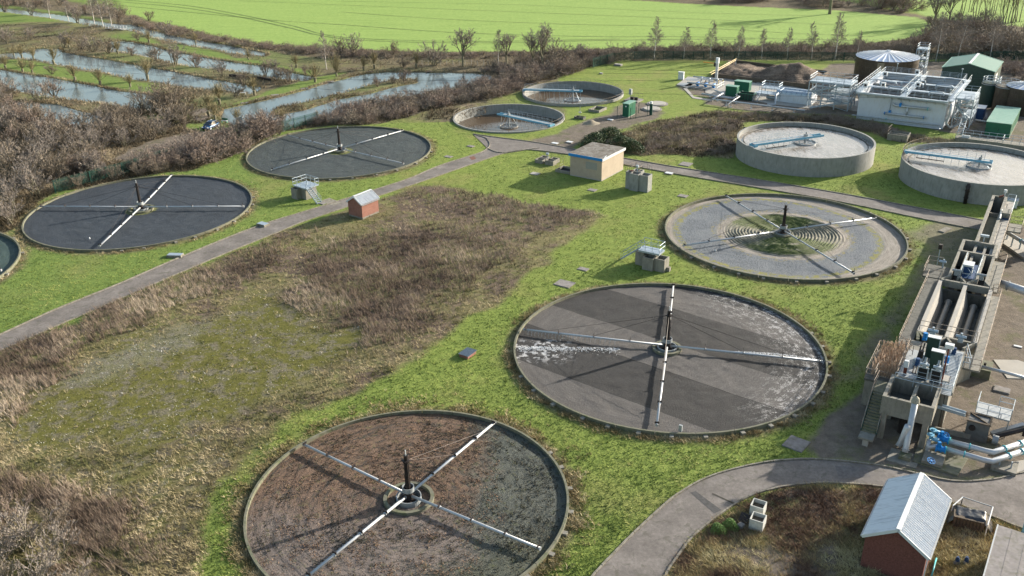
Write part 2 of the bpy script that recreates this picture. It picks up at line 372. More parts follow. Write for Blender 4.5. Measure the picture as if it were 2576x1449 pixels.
ISLAND = [(672, 280), (700, 267), (767, 253), (859, 232), (908, 217), (942, 207), (975, 200), (1010, 195), (1055, 197), (1055, 207), (992, 220), (925, 237), (859, 248), (767, 277), (700, 290), (673, 288)]
GREENBANKS = [[(0, 148), (60, 148), (160, 168), (330, 200), (395, 212), (410, 235), (350, 230), (230, 212), (100, 190), (0, 172)],
              [(590, 262), (700, 235), (830, 202), (880, 178), (760, 200), (620, 250)], [(450, 108), (600, 145), (800, 178), (780, 190), (660, 165), (500, 138), (430, 122)], [(290, 85), (400, 100), (400, 112), (290, 98)]]
def axis(segs):
    out = []
    for a, b, st in segs: out += list(np.arange(a, b, st))
    out.append(segs[-1][1]); return np.array(out)
gx = axis([(-3000, -600, 300), (-600, -250, 22), (-250, -110, 1.3), (-110, -75, 0.8), (-75, 105, 0.6), (105, 230, 1.6), (230, 600, 24), (600, 3000, 300)])
gy = axis([(-1500, -100, 200), (-100, 40, 10), (40, 200, 0.6), (200, 290, 0.9), (290, 420, 2.2), (420, 900, 30), (900, 4000, 250)])
GX, GY = np.meshgrid(gx, gy); shp = GX.shape; X = GX.ravel().astype(np.float64); Y = GY.ravel().astype(np.float64)
def mask(key, soft=1.2, warp=1.6, wsc=5.0, seed=1, x=None, y=None, pl=None):
    x = X if x is None else x; y = Y if y is None else y
    P = poly_at(pl or Z[key]); P = np.array(P)
    out = np.zeros(x.shape); bb = (x > P[:, 0].min() - 8) & (x < P[:, 0].max() + 8) & (y > P[:, 1].min() - 8) & (y < P[:, 1].max() + 8)
    xs, ys = x[bb], y[bb]
    s = sdist(xs, ys, P) + warp * fbm(xs, ys, wsc, seed)
    out[bb] = sm(s, -soft / 2, soft / 2); return out
def masks(x, y):
    m = {}
    k = dict(x=x, y=y)
    lft = np.where((x < 12) & (y > 188) & (y < 335), np.clip(.62 + 1.1 * vn(x, y, 14, 26), 0, 1), 0); rough = np.maximum.reduce([lft * .9, mask('rough_main', 1.6, 2.0, 4, 1, **k), mask('rough_slope', 1.5, 1.6, 4, 2, **k), mask('rough_se', 1.0, 0.8, 3, 3, **k)])
    scr = np.maximum(mask('scrub_field', 2.0, 2.0, 6, 4, **k), mask('scrub_left', 1.6, 1.6, 5, 5, **k))
    dirt = np.maximum.reduce([mask('clay', .8, 1, 4, 6, **k), mask('track', 1.2, 1, 4, 7, **k), mask('gravelpath', 1.4, 1.0, 4, 8, **k), mask('gravel_e', .8, .6, 3, 9, **k), 0.8 * mask('dirt_e2', 2.5, 2, 4, 10, **k), mask('dirt_plant', .8, .5, 3, 12, **k), .8 * mask('concrete_se', .6, .9, 2, 13, **k), .8 * mask('concrete_se2', .6, .9, 2, 14, **k)])
    moss = mask('moss', 5.0, 5.0, 7, 15, **k)
    moss = np.maximum(moss, .6 * mask('moss2', 8, 7, 6, 19, **k))
    stony = mask('stony', 3.0, 3.0, 4, 16, **k)
    fld = np.maximum(mask('field', 1.5, .6, 8, 17, **k), mask('field_far', 2, 1, 8, 18, **k))
    far = (y > 420) | (np.abs(x) > 260); fld = np.where(far & (fld < .5) & (scr < .3) & (y > 250), 0.85, fld)
    fringe = np.zeros(x.shape)
    pond = np.zeros(x.shape) - 50
    for kk, pl in PONDS.items():
        P = np.array(poly_at(pl)); bb = (x > P[:, 0].min() - 12) & (x < P[:, 0].max() + 12) & (y > P[:, 1].min() - 12) & (y < P[:, 1].max() + 12)
        s = sdist(x[bb], y[bb], P) + 0.4 * fbm(x[bb], y[bb], 3.5, 21)
        if kk == 'large':
            s2 = sdist(x[bb], y[bb], poly_at(ISLAND)) + 0.6 * fbm(x[bb], y[bb], 3, 22); s = np.minimum(s, -s2)
        pond[bb] = np.maximum(pond[bb], s)
    fringe = sm(pond, -3.2, -0.6) * (0.75 + fbm(x, y, 3, 23))
    # beds: a ragged ring of dead grass round every wall
    for kk, (cx, cy, r) in BEDS.items():
        d = np.hypot(x - cx, y - cy) - r
        fringe = np.maximum(fringe, sm(-d, -1.5 - 1.2 * vn(x, y, 3, 24), -0.4) * 0.8)
    brown = np.zeros(x.shape)
    left = (x < -5) & (y > 190) & (y < 330)
    green = np.zeros(x.shape)
    for g in GREENBANKS: green = np.maximum(green, mask('g', 2.0, 2, 4, 31, pl=g, **k))
    scr = np.maximum(scr, np.where(left & (fld < .5), 0.50 + 1.0 * vn(x, y, 9, 25), 0) * (1 - green) * sm(x, 12, -5))
    m['rough'] = np.clip(np.maximum(rough * (1 - green * (x < 12) * (y > 188)), np.clip(fringe, 0, 1)), 0, 1); m['scrub'] = np.clip(scr, 0, 1); m['dirt'] = dirt; m['moss'] = moss; m['stony'] = stony
    m['field'] = fld; m['pond'] = pond
    return m
MK = masks(X, Y)
flat = np.maximum(MK['dirt'], 0)
hgt = 0.10 * fbm(X, Y, 2.2, 40) * MK['rough'] * (1 - MK['moss'] * .7) + 0.15 * fbm(X, Y, 3.0, 41) * MK['scrub'] + 0.03 * fbm(X, Y, 1.6, 42) * (1 - MK['field'])
hgt *= (1 - flat)
hgt += -0.02
bank = sm(MK['pond'], -.9, .5); hgt = hgt * (1 - bank) - .8 * bank
# the low bank that falls from the plant to the round tanks
for (cx, cy, r) in list(HOLES.values()) + list(BEDS.values()) + list(TANKS.values()):
    d = np.hypot(X - cx, Y - cy); hgt = np.where(d < r + 2.2, hgt * 0.0 - 0.02, hgt)
near = (Y < 190) & (np.abs(X) < 110)
keep = np.ones(X.shape, bool)
nx, ny = len(gx), len(gy)
idx = np.arange(nx * ny).reshape(ny, nx)
F = np.stack([idx[:-1, :-1], idx[:-1, 1:], idx[1:, 1:], idx[1:, :-1]], -1).reshape(-1, 4)
fc = np.stack([X[F].mean(1), Y[F].mean(1)], 1)
bad = np.zeros(len(F), bool)
for (cx, cy, r) in list(HOLES.values()) + list(BEDS.values()): bad |= np.hypot(fc[:, 0] - cx, fc[:, 1] - cy) < r + 0.5
F = F[~bad]
V = np.stack([X, Y, hgt], 1)
A = {k: MK[k].copy() for k in ('rough', 'scrub', 'dirt', 'moss', 'stony', 'field')}
# aprons that carry the turf up to the round walls
for (cx, cy, r) in list(HOLES.values()) + list(BEDS.values()):
    n = 120; t = np.linspace(0, 2 * PI, n, endpoint=False); k0 = len(V); rr = [r - 0.15, r + 0.5, r + 1.5]
    P = np.concatenate([np.stack([cx + q * np.cos(t), cy + q * np.sin(t), np.full(n, z)], 1) for q, z in zip(rr, (0.0, 0.0, -0.015))])
    V = np.concatenate([V, P]); mm = masks(P[:, 0], P[:, 1])
    for k in A: A[k] = np.concatenate([A[k], mm[k]])
    i = np.arange(n); j = (i + 1) % n
    for b in (0, 1): F = np.concatenate([F, np.stack([k0 + b * n + i, k0 + (b + 1) * n + i, k0 + (b + 1) * n + j, k0 + b * n + j], 1)])
used = np.zeros(len(V), bool); used[F.ravel()] = True; rem = np.cumsum(used) - 1
F = rem[F]; V = V[used]; A = {k: a[used] for k, a in A.items()}

def ground_mat():
    m, t, b = nt('ground_cover'); co = wpos(t)
    at_ = lambda n: N(t, 'Attribute', attribute_name=n).outputs['Fac']
    n1 = noise(t, co, 0.09, 4, 0.6); n2 = noise(t, co, 0.8, 5, 0.7); n3 = noise(t, co, 4.5, 4, 0.75); n4 = noise(t, co, 14, 3, 0.7)
    nn = mth(t, 'ADD', mth(t, 'MULTIPLY', n2, 0.45), mth(t, 'MULTIPLY', n3, 0.55))
    lawnA = ramp(t, nn, [(0.30, (0.055, 0.080, 0.022)), (0.46, (0.135, 0.180, 0.040)), (0.58, (0.200, 0.245, 0.058)), (0.74, (0.27, 0.275, 0.090))])
    lawn = mix(t, sstep(t, n1, 0.50, 0.72), lawnA, mix(t, 0.55, lawnA, (0.22, 0.195, 0.075)))
    sx = N(t, 'SeparateXYZ'); t.links.new(co, sx.inputs[0])
    # low sun through the grass, painted in: left-hand lawns greener, sunward ones paler
    off_sun_tint = mth(t, 'ADD', sstep(t, mth(t, 'ADD', sx.outputs[0], mth(t, 'MULTIPLY', n1, 30)), 8, -45), 0)
    lawn = mix(t, mth(t, 'MULTIPLY', off_sun_tint, 0.55), lawn, mix(t, 0.6, lawn, (0.060, 0.125, 0.038), 'MIX'))
    roughc = ramp(t, nn, [(0.30, (0.042, 0.040, 0.020)), (0.42, (0.105, 0.100, 0.045)), (0.54, (0.185, 0.160, 0.080)), (0.70, (0.31, 0.255, 0.15))])
    purple = ramp(t, nn, [(0.32, (0.045, 0.034, 0.026)), (0.5, (0.120, 0.088, 0.066)), (0.68, (0.20, 0.155, 0.115))])
    np_ = noise(t, co, 0.10, 5, 0.65)
    roughc = mix(t, sstep(t, np_, 0.44, 0.56), roughc, purple)
    roughc = mix(t, mth(t, 'MULTIPLY', sstep(t, noise(t, co, 0.35, 4, 0.7), 0.52, 0.62), 0.6), roughc, mix(t, 0.5, lawnA, roughc))
    mossc = ramp(t, nn, [(0.3, (0.045, 0.046, 0.014)), (0.48, (0.094, 0.092, 0.024)), (0.62, (0.138, 0.130, 0.038)), (0.8, (0.24, 0.22, 0.12))])
    mossc = mix(t, sstep(t, noise(t, co, 0.5, 5, 0.75), 0.46, 0.62), mossc, ramp(t, n3, [(0.35, (0.07, 0.062, 0.038)), (0.65, (0.20, 0.18, 0.13))]))
    scrubc = ramp(t, nn, [(0.3, (0.045, 0.038, 0.024)), (0.5, (0.120, 0.098, 0.062)), (0.72, (0.22, 0.18, 0.12))])
    dirtc = ramp(t, mth(t, 'ADD', mth(t, 'MULTIPLY', n2, 0.5), mth(t, 'MULTIPLY', n4, 0.5)), [(0.3, (0.075, 0.062, 0.050)), (0.5, (0.140, 0.118, 0.095)), (0.7, (0.23, 0.195, 0.16))])
    dirtc = mix(t, mth(t, 'MULTIPLY', sstep(t, noise(t, co, 0.25, 5, 0.7), 0.52, 0.64), 0.55), dirtc, (0.095, 0.10, 0.045))
    stonyc = ramp(t, n4, [(0.42, (0.09, 0.085, 0.06)), (0.56, (0.22, 0.21, 0.17)), (0.66, (0.48, 0.47, 0.44))])
    fx = N(t, 'Mapping'); t.links.new(co, fx.inputs[0]); fx.inputs['Rotation'].default_value = (0, 0, R(8)); fx.inputs['Scale'].default_value = (0.05, 1.1, 1)
    fn = noise(t, fx.outputs[0], 1.0, 5, 0.7)
    fieldc = ramp(t, mth(t, 'ADD', mth(t, 'MULTIPLY', fn, 0.5), mth(t, 'MULTIPLY', n2, 0.5)), [(0.3, (0.13, 0.20, 0.05)), (0.45, (0.200, 0.290, 0.075)), (0.58, (0.245, 0.335, 0.092)), (0.72, (0.33, 0.37, 0.15))])
    c = mix(t, at_('rough'), lawn, roughc); c = mix(t, at_('scrub'), c, scrubc)
    c = mix(t, at_('moss'), c, mossc); c = mix(t, mth(t, 'MULTIPLY', at_('stony'), 0.4), c, stonyc); c = mix(t, at_('dirt'), c, dirtc); c = mix(t, at_('field'), c, fieldc)
    t.links.new(c, b.inputs['Base Color']); b.inputs['Roughness'].default_value = 0.95; b.inputs['Specular IOR Level'].default_value = 0.1
    h = mth(t, 'ADD', mth(t, 'MULTIPLY', n3, 0.5), mth(t, 'MULTIPLY', n4, 0.3))
    h = mth(t, 'ADD', h, n2)
    bump(t, b, h, 0.75, 0.14)
    return m
M['ground'] = ground_mat()
go = D.objects.new('ground', np_mesh('ground', V, F, M['ground'], A, True)); link(go); go['kind'] = 'structure'

# ---------------------------------------------------------------- water
def water_mat(name, col, rough=0.08, wav=0.05):
    m, t, b = nt(name); co = wpos(t)
    b.inputs['Base Color'].default_value = (*col, 1); b.inputs['Roughness'].default_value = rough
    b.inputs['Specular IOR Level'].default_value = 0.6
    if 'IOR' in b.inputs: b.inputs['IOR'].default_value = 1.33
    bump(t, b, noise(t, co, 1.6, 3, 0.5), wav, 0.05)
    return m
M['pondwater'] = water_mat('pond_water', (0.12, 0.15, 0.155), 0.10, 0.015)
for kk, pl in PONDS.items():
    P = poly_at(pl); cx = sum(p[0] for p in P) / len(P); cy = sum(p[1] for p in P) / len(P)
    Q = []
    for i, p in enumerate(P):      # grown outwards a little so that the bank cuts the shoreline
        a = Vector(P[i - 1]); c = Vector(P[(i + 1) % len(P)]); d = (c - a).normalized(); nrm = Vector((d.y, -d.x))
        area = sum(P[j][0] * P[(j + 1) % len(P)][1] - P[(j + 1) % len(P)][0] * P[j][1] for j in range(len(P)))
        s = 1.6 if area > 0 else -1.6; Q.append((p[0] + nrm.x * s, p[1] + nrm.y * s))
    nm = 'river_water' if kk == 'river' else 'pond_water'
    mb = MB(); mb.v = [(q[0], q[1], -0.2) for q in Q]; mb.f = [tuple(range(len(Q)))]
    if sum(Q[j][0] * Q[(j + 1) % len(Q)][1] - Q[(j + 1) % len(Q)][0] * Q[j][1] for j in range(len(Q))) < 0: mb.f = [tuple(range(len(Q)))[::-1]]
    o = mb.build(nm, M['pondwater']); o['kind'] = 'structure'

# ---------------------------------------------------------------- roads
def road_mat():
    m, t, b = nt('road_surface'); co = wpos(t)
    n1 = noise(t, co, 0.35, 5, 0.65); n2 = noise(t, co, 3.0, 5, 0.7); n3 = noise(t, co, 25, 2, 0.6)
    c = ramp(t, mth(t, 'ADD', mth(t, 'MULTIPLY', n1, .6), mth(t, 'MULTIPLY', n2, .4)), [(0.32, (0.085, 0.075, 0.068)), (0.5, (0.140, 0.124, 0.112)), (0.68, (0.23, 0.205, 0.185))])
    c = mix(t, mth(t, 'MULTIPLY', sstep(t, n3, 0.5, 0.7), 0.25), c, (0.30, 0.27, 0.24))
    g = noise(t, co, 0.9, 6, 0.75, 1.0)
    c = mix(t, mth(t, 'MULTIPLY', sstep(t, g, 0.54, 0.62), 0.6), c, (0.085, 0.080, 0.06))
    vo = t.nodes.new('ShaderNodeTexVoronoi'); vo.feature = 'DISTANCE_TO_EDGE'; vo.inputs['Scale'].default_value = 0.28; t.links.new(co, vo.inputs['Vector'])
    cr = mth(t, 'MULTIPLY', sstep(t, vo.outputs[0], 0.012, 0.0), 0.0)
    c = mix(t, cr, c, (0.06, 0.055, 0.04))
    t.links.new(c, b.inputs['Base Color']); b.inputs['Roughness'].default_value = 0.9
    bump(t, b, mth(t, 'ADD', n2, mth(t, 'MULTIPLY', n3, .3)), 0.35, 0.02); return m
M['road'] = road_mat()
def resample(pts, n):
    pts = [Vector((p[0], p[1])) for p in pts]
    # smooth with Catmull-Rom first
    out = []
    for i in range(len(pts) - 1):
        p0, p1, p2, p3 = pts[max(i - 1, 0)], pts[i], pts[i + 1], pts[min(i + 2, len(pts) - 1)]
        for k in range(10):
            s = k / 10; out.append(0.5 * ((2 * p1) + (p2 - p0) * s + (2 * p0 - 5 * p1 + 4 * p2 - p3) * s * s + (3 * p1 - p0 - 3 * p2 + p3) * s ** 3))
    out.append(pts[-1]); L = [0]
    for i in range(1, len(out)): L.append(L[-1] + (out[i] - out[i - 1]).length)
    if n is None: return out, L
    res = []; j = 0
    for i in range(n):
        s = L[-1] * i / (n - 1)
        while j < len(L) - 2 and L[j + 1] < s: j += 1
        f = (s - L[j]) / max(1e-6, L[j + 1] - L[j]); res.append(out[j].lerp(out[j + 1], min(1, f)))
    return res
stones = []; ROADPX = []
def road(name, e1, e2, z=0.02, kerbs=(1, 1), n=90, mat='road'):
    ROADPX.append((e1, e2)); a = resample(poly_at(e1), n); b = resample(poly_at(e2), n); mb = MB(); c = 6
    for i in range(n):
        for j in range(c + 1):
            p = a[i].lerp(b[i], j / c); mb.v.append((p.x, p.y, z))
    for i in range(n - 1):
        for j in range(c):
            k = i * (c + 1) + j; mb.f.append((k, k + 1, k + c + 2, k + c + 1))
    # face up
    v = [Vector(mb.v[q]) for q in mb.f[0]]
    if (v[1] - v[0]).cross(v[2] - v[1]).z < 0: mb.f = [f[::-1] for f in mb.f]
    o = mb.build(name, M[mat]); o['kind'] = 'structure'
    for e, other, kb in ((e1, b, kerbs[0]), (e2, a, kerbs[1])):
        if not kb: continue
        pts, L = resample(poly_at(e), None); s = 0.0; j = 0
        while s < L[-1] - 0.9:
            while j < len(L) - 2 and L[j + 1] < s + 0.45: j += 1
            p = pts[j].lerp(pts[j + 1], (s + 0.45 - L[j]) / max(1e-6, L[j + 1] - L[j])); d = (pts[j + 1] - pts[j]).normalized()
            q = min(other, key=lambda w: (w - p).length); nrm = Vector((-d.y, d.x)); sgn = -1 if (q - p).dot(nrm) > 0 else 1
            p = p + nrm * (0.09 * sgn)
            stones.append((o, p.x, p.y, math.atan2(d.y, d.x))); s += 0.94
    return o
road('service_road', [(-40, 858), (0, 843), (140, 780), (300, 715), (450, 650), (640, 573), (790, 526), (870, 501), (957, 474), (1030, 450), (1100, 420), (1170, 397), (1215, 382), (1233, 366), (1225, 350), (1196, 340)],
     [(-40, 900), (0, 882), (130, 825), (300, 752), (450, 687), (560, 640), (700, 583), (760, 558), (850, 528), (960, 490), (1080, 450), (1180, 415), (1260, 388), (1300, 381), (1330, 376), (1360, 372)], n=110)
road('service_road', [(1190, 338), (1240, 345), (1340, 358), (1434, 374), (1500, 387), (1571, 399), (1700, 421), (1900, 452), (2100, 485), (2300, 522), (2420, 545), (2500, 560)],
     [(1225, 372), (1260, 384), (1330, 377), (1434, 389), (1500, 402), (1571, 414), (1720, 441), (1900, 471), (2100, 505), (2300, 546), (2400, 566), (2500, 585)], z=0.026, n=110)
road('access_road', [(1440, 1520), (1495, 1449), (1550, 1390), (1610, 1330), (1700, 1250), (1790, 1200), (1900, 1170), (2000, 1158), (2100, 1160), (2220, 1175), (2300, 1192), (2400, 1212), (2500, 1208), (2640, 1185), (3000, 1200)],
     [(1640, 1520), (1670, 1449), (1705, 1395), (1745, 1345), (1820, 1285), (1890, 1245), (1960, 1225), (2020, 1217), (2090, 1214), (2230, 1224), (2320, 1242), (2410, 1268), (2500, 1300), (2640, 1350), (3000, 1440)], n=120)
for pl_, z_, mt_ in (([t5a for t5a in ((1737, 1240), (1750, 1236), (1815, 1284), (1797, 1292))], .024, (.07, .068, .066)), (((1790, 1243), (1793, 1241), (1862, 1272), (1859, 1275)), .025, (.05, .045, .035)), (((2100, 1172), (2180, 1177), (2190, 1200), (2110, 1205)), .024, (.13, .12, .115)), (((1180, 396), (1192, 393), (1198, 400), (1187, 403)), .025, (.16, .07, .05))):
    P_ = poly_at(pl_); mb = MB(); mb.v = [(p_[0], p_[1], z_ + .006) for p_ in P_]; ar_ = sum(P_[j][0] * P_[(j + 1) % 4][1] - P_[(j + 1) % 4][0] * P_[j][1] for j in range(4)); mb.f = [(0, 1, 2, 3) if ar_ > 0 else (3, 2, 1, 0)]
    o = mb.build('road_patch', simple('road_patch_surface', mt_, .9, var=.35, scale=2.5)); o['kind'] = 'structure'
stones.sort(key=lambda s: s[1] ** 2 + s[2] ** 2)
kb = MB().box(-0.45, 0.45, -0.075, 0.075, -0.08, 0.13).mesh('kerb_stone', M['kerb'])
for (o, x, y, a) in stones[:290]:
    inst('kerb_stone', kb, o, (x, y, rnd.uniform(-.015, .015)), (0, rnd.uniform(-.01, .01), a + rnd.uniform(-.02, .02)))
mb = MB()
for (o, x, y, a) in stones[290:]:
    c, s = math.cos(a) * .46, math.sin(a) * .46; zz = rnd.uniform(-.01, .01)
    mb.beam((x - c, y - s, 0.03 + zz), (x + c, y + s, 0.03 + zz), 0.15, 0.22)
mb.build('kerb', M['kerb'], stones[-1][0], kind='stuff')
# tractor wheel marks across the field
wt = simple('wheel_mark_soil', (0.105, 0.155, 0.035), 0.95, var=0.3, scale=1.0)
for line, w in (([(283, 3), (450, 18), (600, 42), (720, 68), (859, 97), (1158, 108), (1560, 101), (1900, 98)], .7), ([(290, -2), (470, 14), (620, 40), (740, 66), (859, 93), (1158, 104), (1560, 98)], .6),
                ([(283, 12), (500, 33), (700, 52), (859, 62), (1150, 82), (1500, 92), (1717, 92), (2160, 102)], .5), ([(859, 30), (1100, 47), (1400, 60), (1717, 68), (2000, 84), (2200, 92)], .4), ([(600, 2), (900, 14), (1300, 30), (1700, 46), (2100, 62)], .35), ([(859, 3), (1300, 12), (1700, 30), (2050, 40)], .3)):
    p = resample(poly_at(line), 80); mb = MB()
    for i in range(79):
        d = (p[i + 1] - p[i]).normalized(); nr = Vector((-d.y, d.x)) * w / 2
        d2 = (p[min(i + 2, 79)] - p[i + 1]); d2 = d2.normalized() if d2.length > 1e-6 else d; nr2 = Vector((-d2.y, d2.x)) * w / 2
        mb.quad((*(p[i] - nr), 0.03), (*(p[i + 1] - nr2), 0.03), (*(p[i + 1] + nr2), 0.03), (*(p[i] + nr), 0.03))
    o = mb.build('wheel_track', wt); o['kind'] = 'structure'
# ---------------------------------------------------------------- trickling filter beds
def media_mat(name, kind):
    m, t, b = nt(name); co = opos(t)
    sp = N(t, 'SeparateXYZ'); t.links.new(co, sp.inputs[0]); x, y = sp.outputs[0], sp.outputs[1]
    r = mth(t, 'SQRT', mth(t, 'ADD', mth(t, 'MULTIPLY', x, x), mth(t, 'MULTIPLY', y, y)))
    ang = mth(t, 'ARCTAN2', y, x)
    n1 = noise(t, co, 0.22, 5, 0.65); n2 = noise(t, co, 1.3, 5, 0.7); n3 = noise(t, co, 7.0, 4, 0.75); n4 = noise(t, co, 16, 2, 0.7)
    # noise stretched along the circles the sprinklers run on
    cb = N(t, 'CombineXYZ'); t.links.new(mth(t, 'MULTIPLY', r, 2.6), cb.inputs[0]); t.links.new(mth(t, 'MULTIPLY', mth(t, 'COSINE', ang), 5), cb.inputs[1]); t.links.new(mth(t, 'MULTIPLY', mth(t, 'SINE', ang), 5), cb.inputs[2])
    nc = noise(t, cb.outputs[0], 1.0, 5, 0.7)
    nn = mth(t, 'ADD', mth(t, 'MULTIPLY', n3, .5), mth(t, 'MULTIPLY', n4, .5))
    st = N(t, 'TexVoronoi'); st.inputs['Scale'].default_value = 9.0; t.links.new(co, st.inputs['Vector'])
    if kind == 'brown':
        a = ramp(t, mth(t, 'ADD', mth(t, 'MULTIPLY', nc, .30), mth(t, 'ADD', mth(t, 'MULTIPLY', n2, .2), mth(t, 'MULTIPLY', nn, .5))), [(0.36, (0.026, 0.020, 0.014)), (0.46, (0.080, 0.050, 0.032)), (0.56, (0.150, 0.092, 0.060)), (0.72, (0.25, 0.18, 0.13))])
        g = ramp(t, nn, [(0.34, (0.020, 0.024, 0.020)), (0.5, (0.060, 0.066, 0.054)), (0.70, (0.15, 0.155, 0.13))])
        pink = ramp(t, mth(t, 'ADD', mth(t, 'MULTIPLY', nc, .6), mth(t, 'MULTIPLY', nn, .4)), [(0.36, (0.060, 0.050, 0.045)), (0.6, (0.175, 0.140, 0.120))])
        yy = mth(t, 'ADD', mth(t, 'MULTIPLY', y, -1.0), mth(t, 'MULTIPLY', n1, 14))
        a = mix(t, sstep(t, yy, 5, 12), a, pink)
        # blackened sector on the right, grey one below it
        s1 = mth(t, 'ADD', mth(t, 'ADD', mth(t, 'MULTIPLY', x, 1.0), mth(t, 'MULTIPLY', n1, 9)), mth(t, 'MULTIPLY', n2, 6))
        c = mix(t, sstep(t, s1, 11.0, 15.5), a, g)
        s2 = mth(t, 'ADD', mth(t, 'ADD', mth(t, 'MULTIPLY', x, 0.45), mth(t, 'MULTIPLY', y, -0.95)), mth(t, 'MULTIPLY', n2, 5))
        c = mix(t, sstep(t, s2, 10.0, 14.0), c, mix(t, .5, g, (0.055, 0.060, 0.035)))
        c = mix(t, mth(t, 'MULTIPLY', mth(t, 'MULTIPLY', sstep(t, n2, 0.54, 0.62), sstep(t, n3, .4, .6)), 0.7), c, (0.075, 0.080, 0.022))
        c = mix(t, mth(t, 'MULTIPLY', mth(t, 'MULTIPLY', sstep(t, nc, 0.47, 0.40), sstep(t, n3, .42, .55)), 0.8), c, (0.022, 0.026, 0.024))
        c = mix(t, mth(t, 'MULTIPLY', sstep(t, n4, .66, .74), .5), c, (0.30, 0.27, 0.23))
    elif kind == 'char':
        dk = ramp(t, mth(t, 'ADD', mth(t, 'MULTIPLY', nc, .15), mth(t, 'MULTIPLY', nn, .85)), [(0.34, (0.008, 0.007, 0.007)), (0.5, (0.019, 0.018, 0.018)), (0.66, (0.048, 0.045, 0.043))])
        lt = ramp(t, mth(t, 'ADD', mth(t, 'MULTIPLY', nc, .25), mth(t, 'MULTIPLY', nn, .75)), [(0.34, (0.030, 0.027, 0.026)), (0.5, (0.072, 0.066, 0.062)), (0.68, (0.15, 0.138, 0.130))])
        # stripes between the drainage joints, running from upper left to lower right
        q = mth(t, 'ADD', mth(t, 'MULTIPLY', x, 0.62), mth(t, 'MULTIPLY', y, 0.785))
        wob = mth(t, 'ADD', q, mth(t, 'MULTIPLY', mth(t, 'SUBTRACT', n3, .5), 0.18))
        s = mth(t, 'SUBTRACT', sstep(t, wob, 1.5, 1.56), sstep(t, wob, 9.3, 9.36))
        s = mth(t, 'ADD', s, mth(t, 'SUBTRACT', sstep(t, wob, -11.6, -11.5), sstep(t, wob, -4.3, -4.2)))
        s = mth(t, 'ADD', s, sstep(t, wob, 14.3, 14.4))
        c = mix(t, mth(t, 'MINIMUM', s, 1.0), lt, dk)
        jt = mth(t, 'ADD', mth(t, 'LESS_THAN', mth(t, 'ABSOLUTE', mth(t, 'ADD', q, 4.25)), 0.07), mth(t, 'LESS_THAN', mth(t, 'ABSOLUTE', mth(t, 'SUBTRACT', q, 1.5)), 0.0))
        c = mix(t, mth(t, 'MINIMUM', jt, 1.0), c, (0.008, 0.008, 0.008))
        # pale lime crust
        cr = mth(t, 'MULTIPLY', sstep(t, r, 9.0, 16.2), sstep(t, mth(t, 'ADD', mth(t, 'MULTIPLY', nc, .25), mth(t, 'ADD', mth(t, 'MULTIPLY', n2, .35), mth(t, 'MULTIPLY', n3, .4))), 0.50, 0.58))
        sec = sstep(t, mth(t, 'ADD', mth(t, 'MULTIPLY', x, 0.9), mth(t, 'MULTIPLY', n1, 8)), 8.0, 13.5)
        c = mix(t, mth(t, 'MULTIPLY', mth(t, 'MULTIPLY', cr, sec), 0.95), c, (0.42, 0.41, 0.40))
        sec2 = mth(t, 'MULTIPLY', sstep(t, x, -9.5, -12.5), mth(t, 'MULTIPLY', sstep(t, y, -3.5, -0.5), sstep(t, y, 3.5, 1.5)))
        c = mix(t, mth(t, 'MULTIPLY', mth(t, 'MULTIPLY', sec2, sstep(t, n2, 0.50, 0.58)), 0.9), c, (0.42, 0.42, 0.42))
    elif kind == 'rings':
        gr = ramp(t, st.outputs['Distance'], [(0.0, (0.17, 0.19, 0.215)), (0.5, (0.10, 0.115, 0.13)), (0.85, (0.03, 0.035, 0.04))])
        gr = mix(t, mth(t, 'MULTIPLY', sstep(t, n1, .4, .62), .35), gr, (0.18, 0.19, 0.20))
        tan = ramp(t, mth(t, 'ADD', mth(t, 'MULTIPLY', nc, .6), mth(t, 'MULTIPLY', nn, .4)), [(0.34, (0.10, 0.085, 0.065)), (0.5, (0.22, 0.195, 0.165)), (0.7, (0.36, 0.33, 0.29))])
        rw = mth(t, 'ADD', r, mth(t, 'MULTIPLY', mth(t, 'SUBTRACT', n2, .5), 1.6))
        c = mix(t, sstep(t, rw, 9.6, 8.9), gr, tan)
        edge = mth(t, 'ADD', rw, mth(t, 'MULTIPLY', sstep(t, x, -2, 12), 1.9))
        c = mix(t, sstep(t, edge, 15.2, 15.9), c, tan)
        yl = mth(t, 'MULTIPLY', mth(t, 'MULTIPLY', sstep(t, edge, 14.3, 15.0), sstep(t, edge, 15.8, 15.3)), sstep(t, n2, .42, .55))
        c = mix(t, yl, c, (0.17, 0.16, 0.035))
        yl2 = mth(t, 'MULTIPLY', mth(t, 'MULTIPLY', sstep(t, rw, 8.6, 9.4), sstep(t, rw, 10.6, 9.8)), sstep(t, n2, .50, .62))
        c = mix(t, yl2, c, (0.19, 0.16, 0.05))
        # moss on the crests of the rings, missing from two opposite sectors
        tz = N(t, 'SeparateXYZ'); t.links.new(co, tz.inputs[0])
        crest = sstep(t, tz.outputs[2], -0.02, 0.04)
        sect = mth(t, 'SINE', mth(t, 'MULTIPLY', mth(t, 'ADD', ang, 0.5), 2.0))
        bare = sstep(t, mth(t, 'ABSOLUTE', mth(t, 'COSINE', ang)), 0.93, 0.70)
        mo = mth(t, 'MULTIPLY', mth(t, 'MULTIPLY', sstep(t, rw, 8.6, 7.4), crest), mth(t, 'ADD', mth(t, 'MULTIPLY', bare, 0.85), 0.35, clamp=True))
        mo = mth(t, 'MULTIPLY', mo, sstep(t, nc, 0.30, 0.42))
        c = mix(t, mo, c, ramp(t, n3, [(0.35, (0.030, 0.045, 0.010)), (0.65, (0.095, 0.125, 0.025))]))
    else:
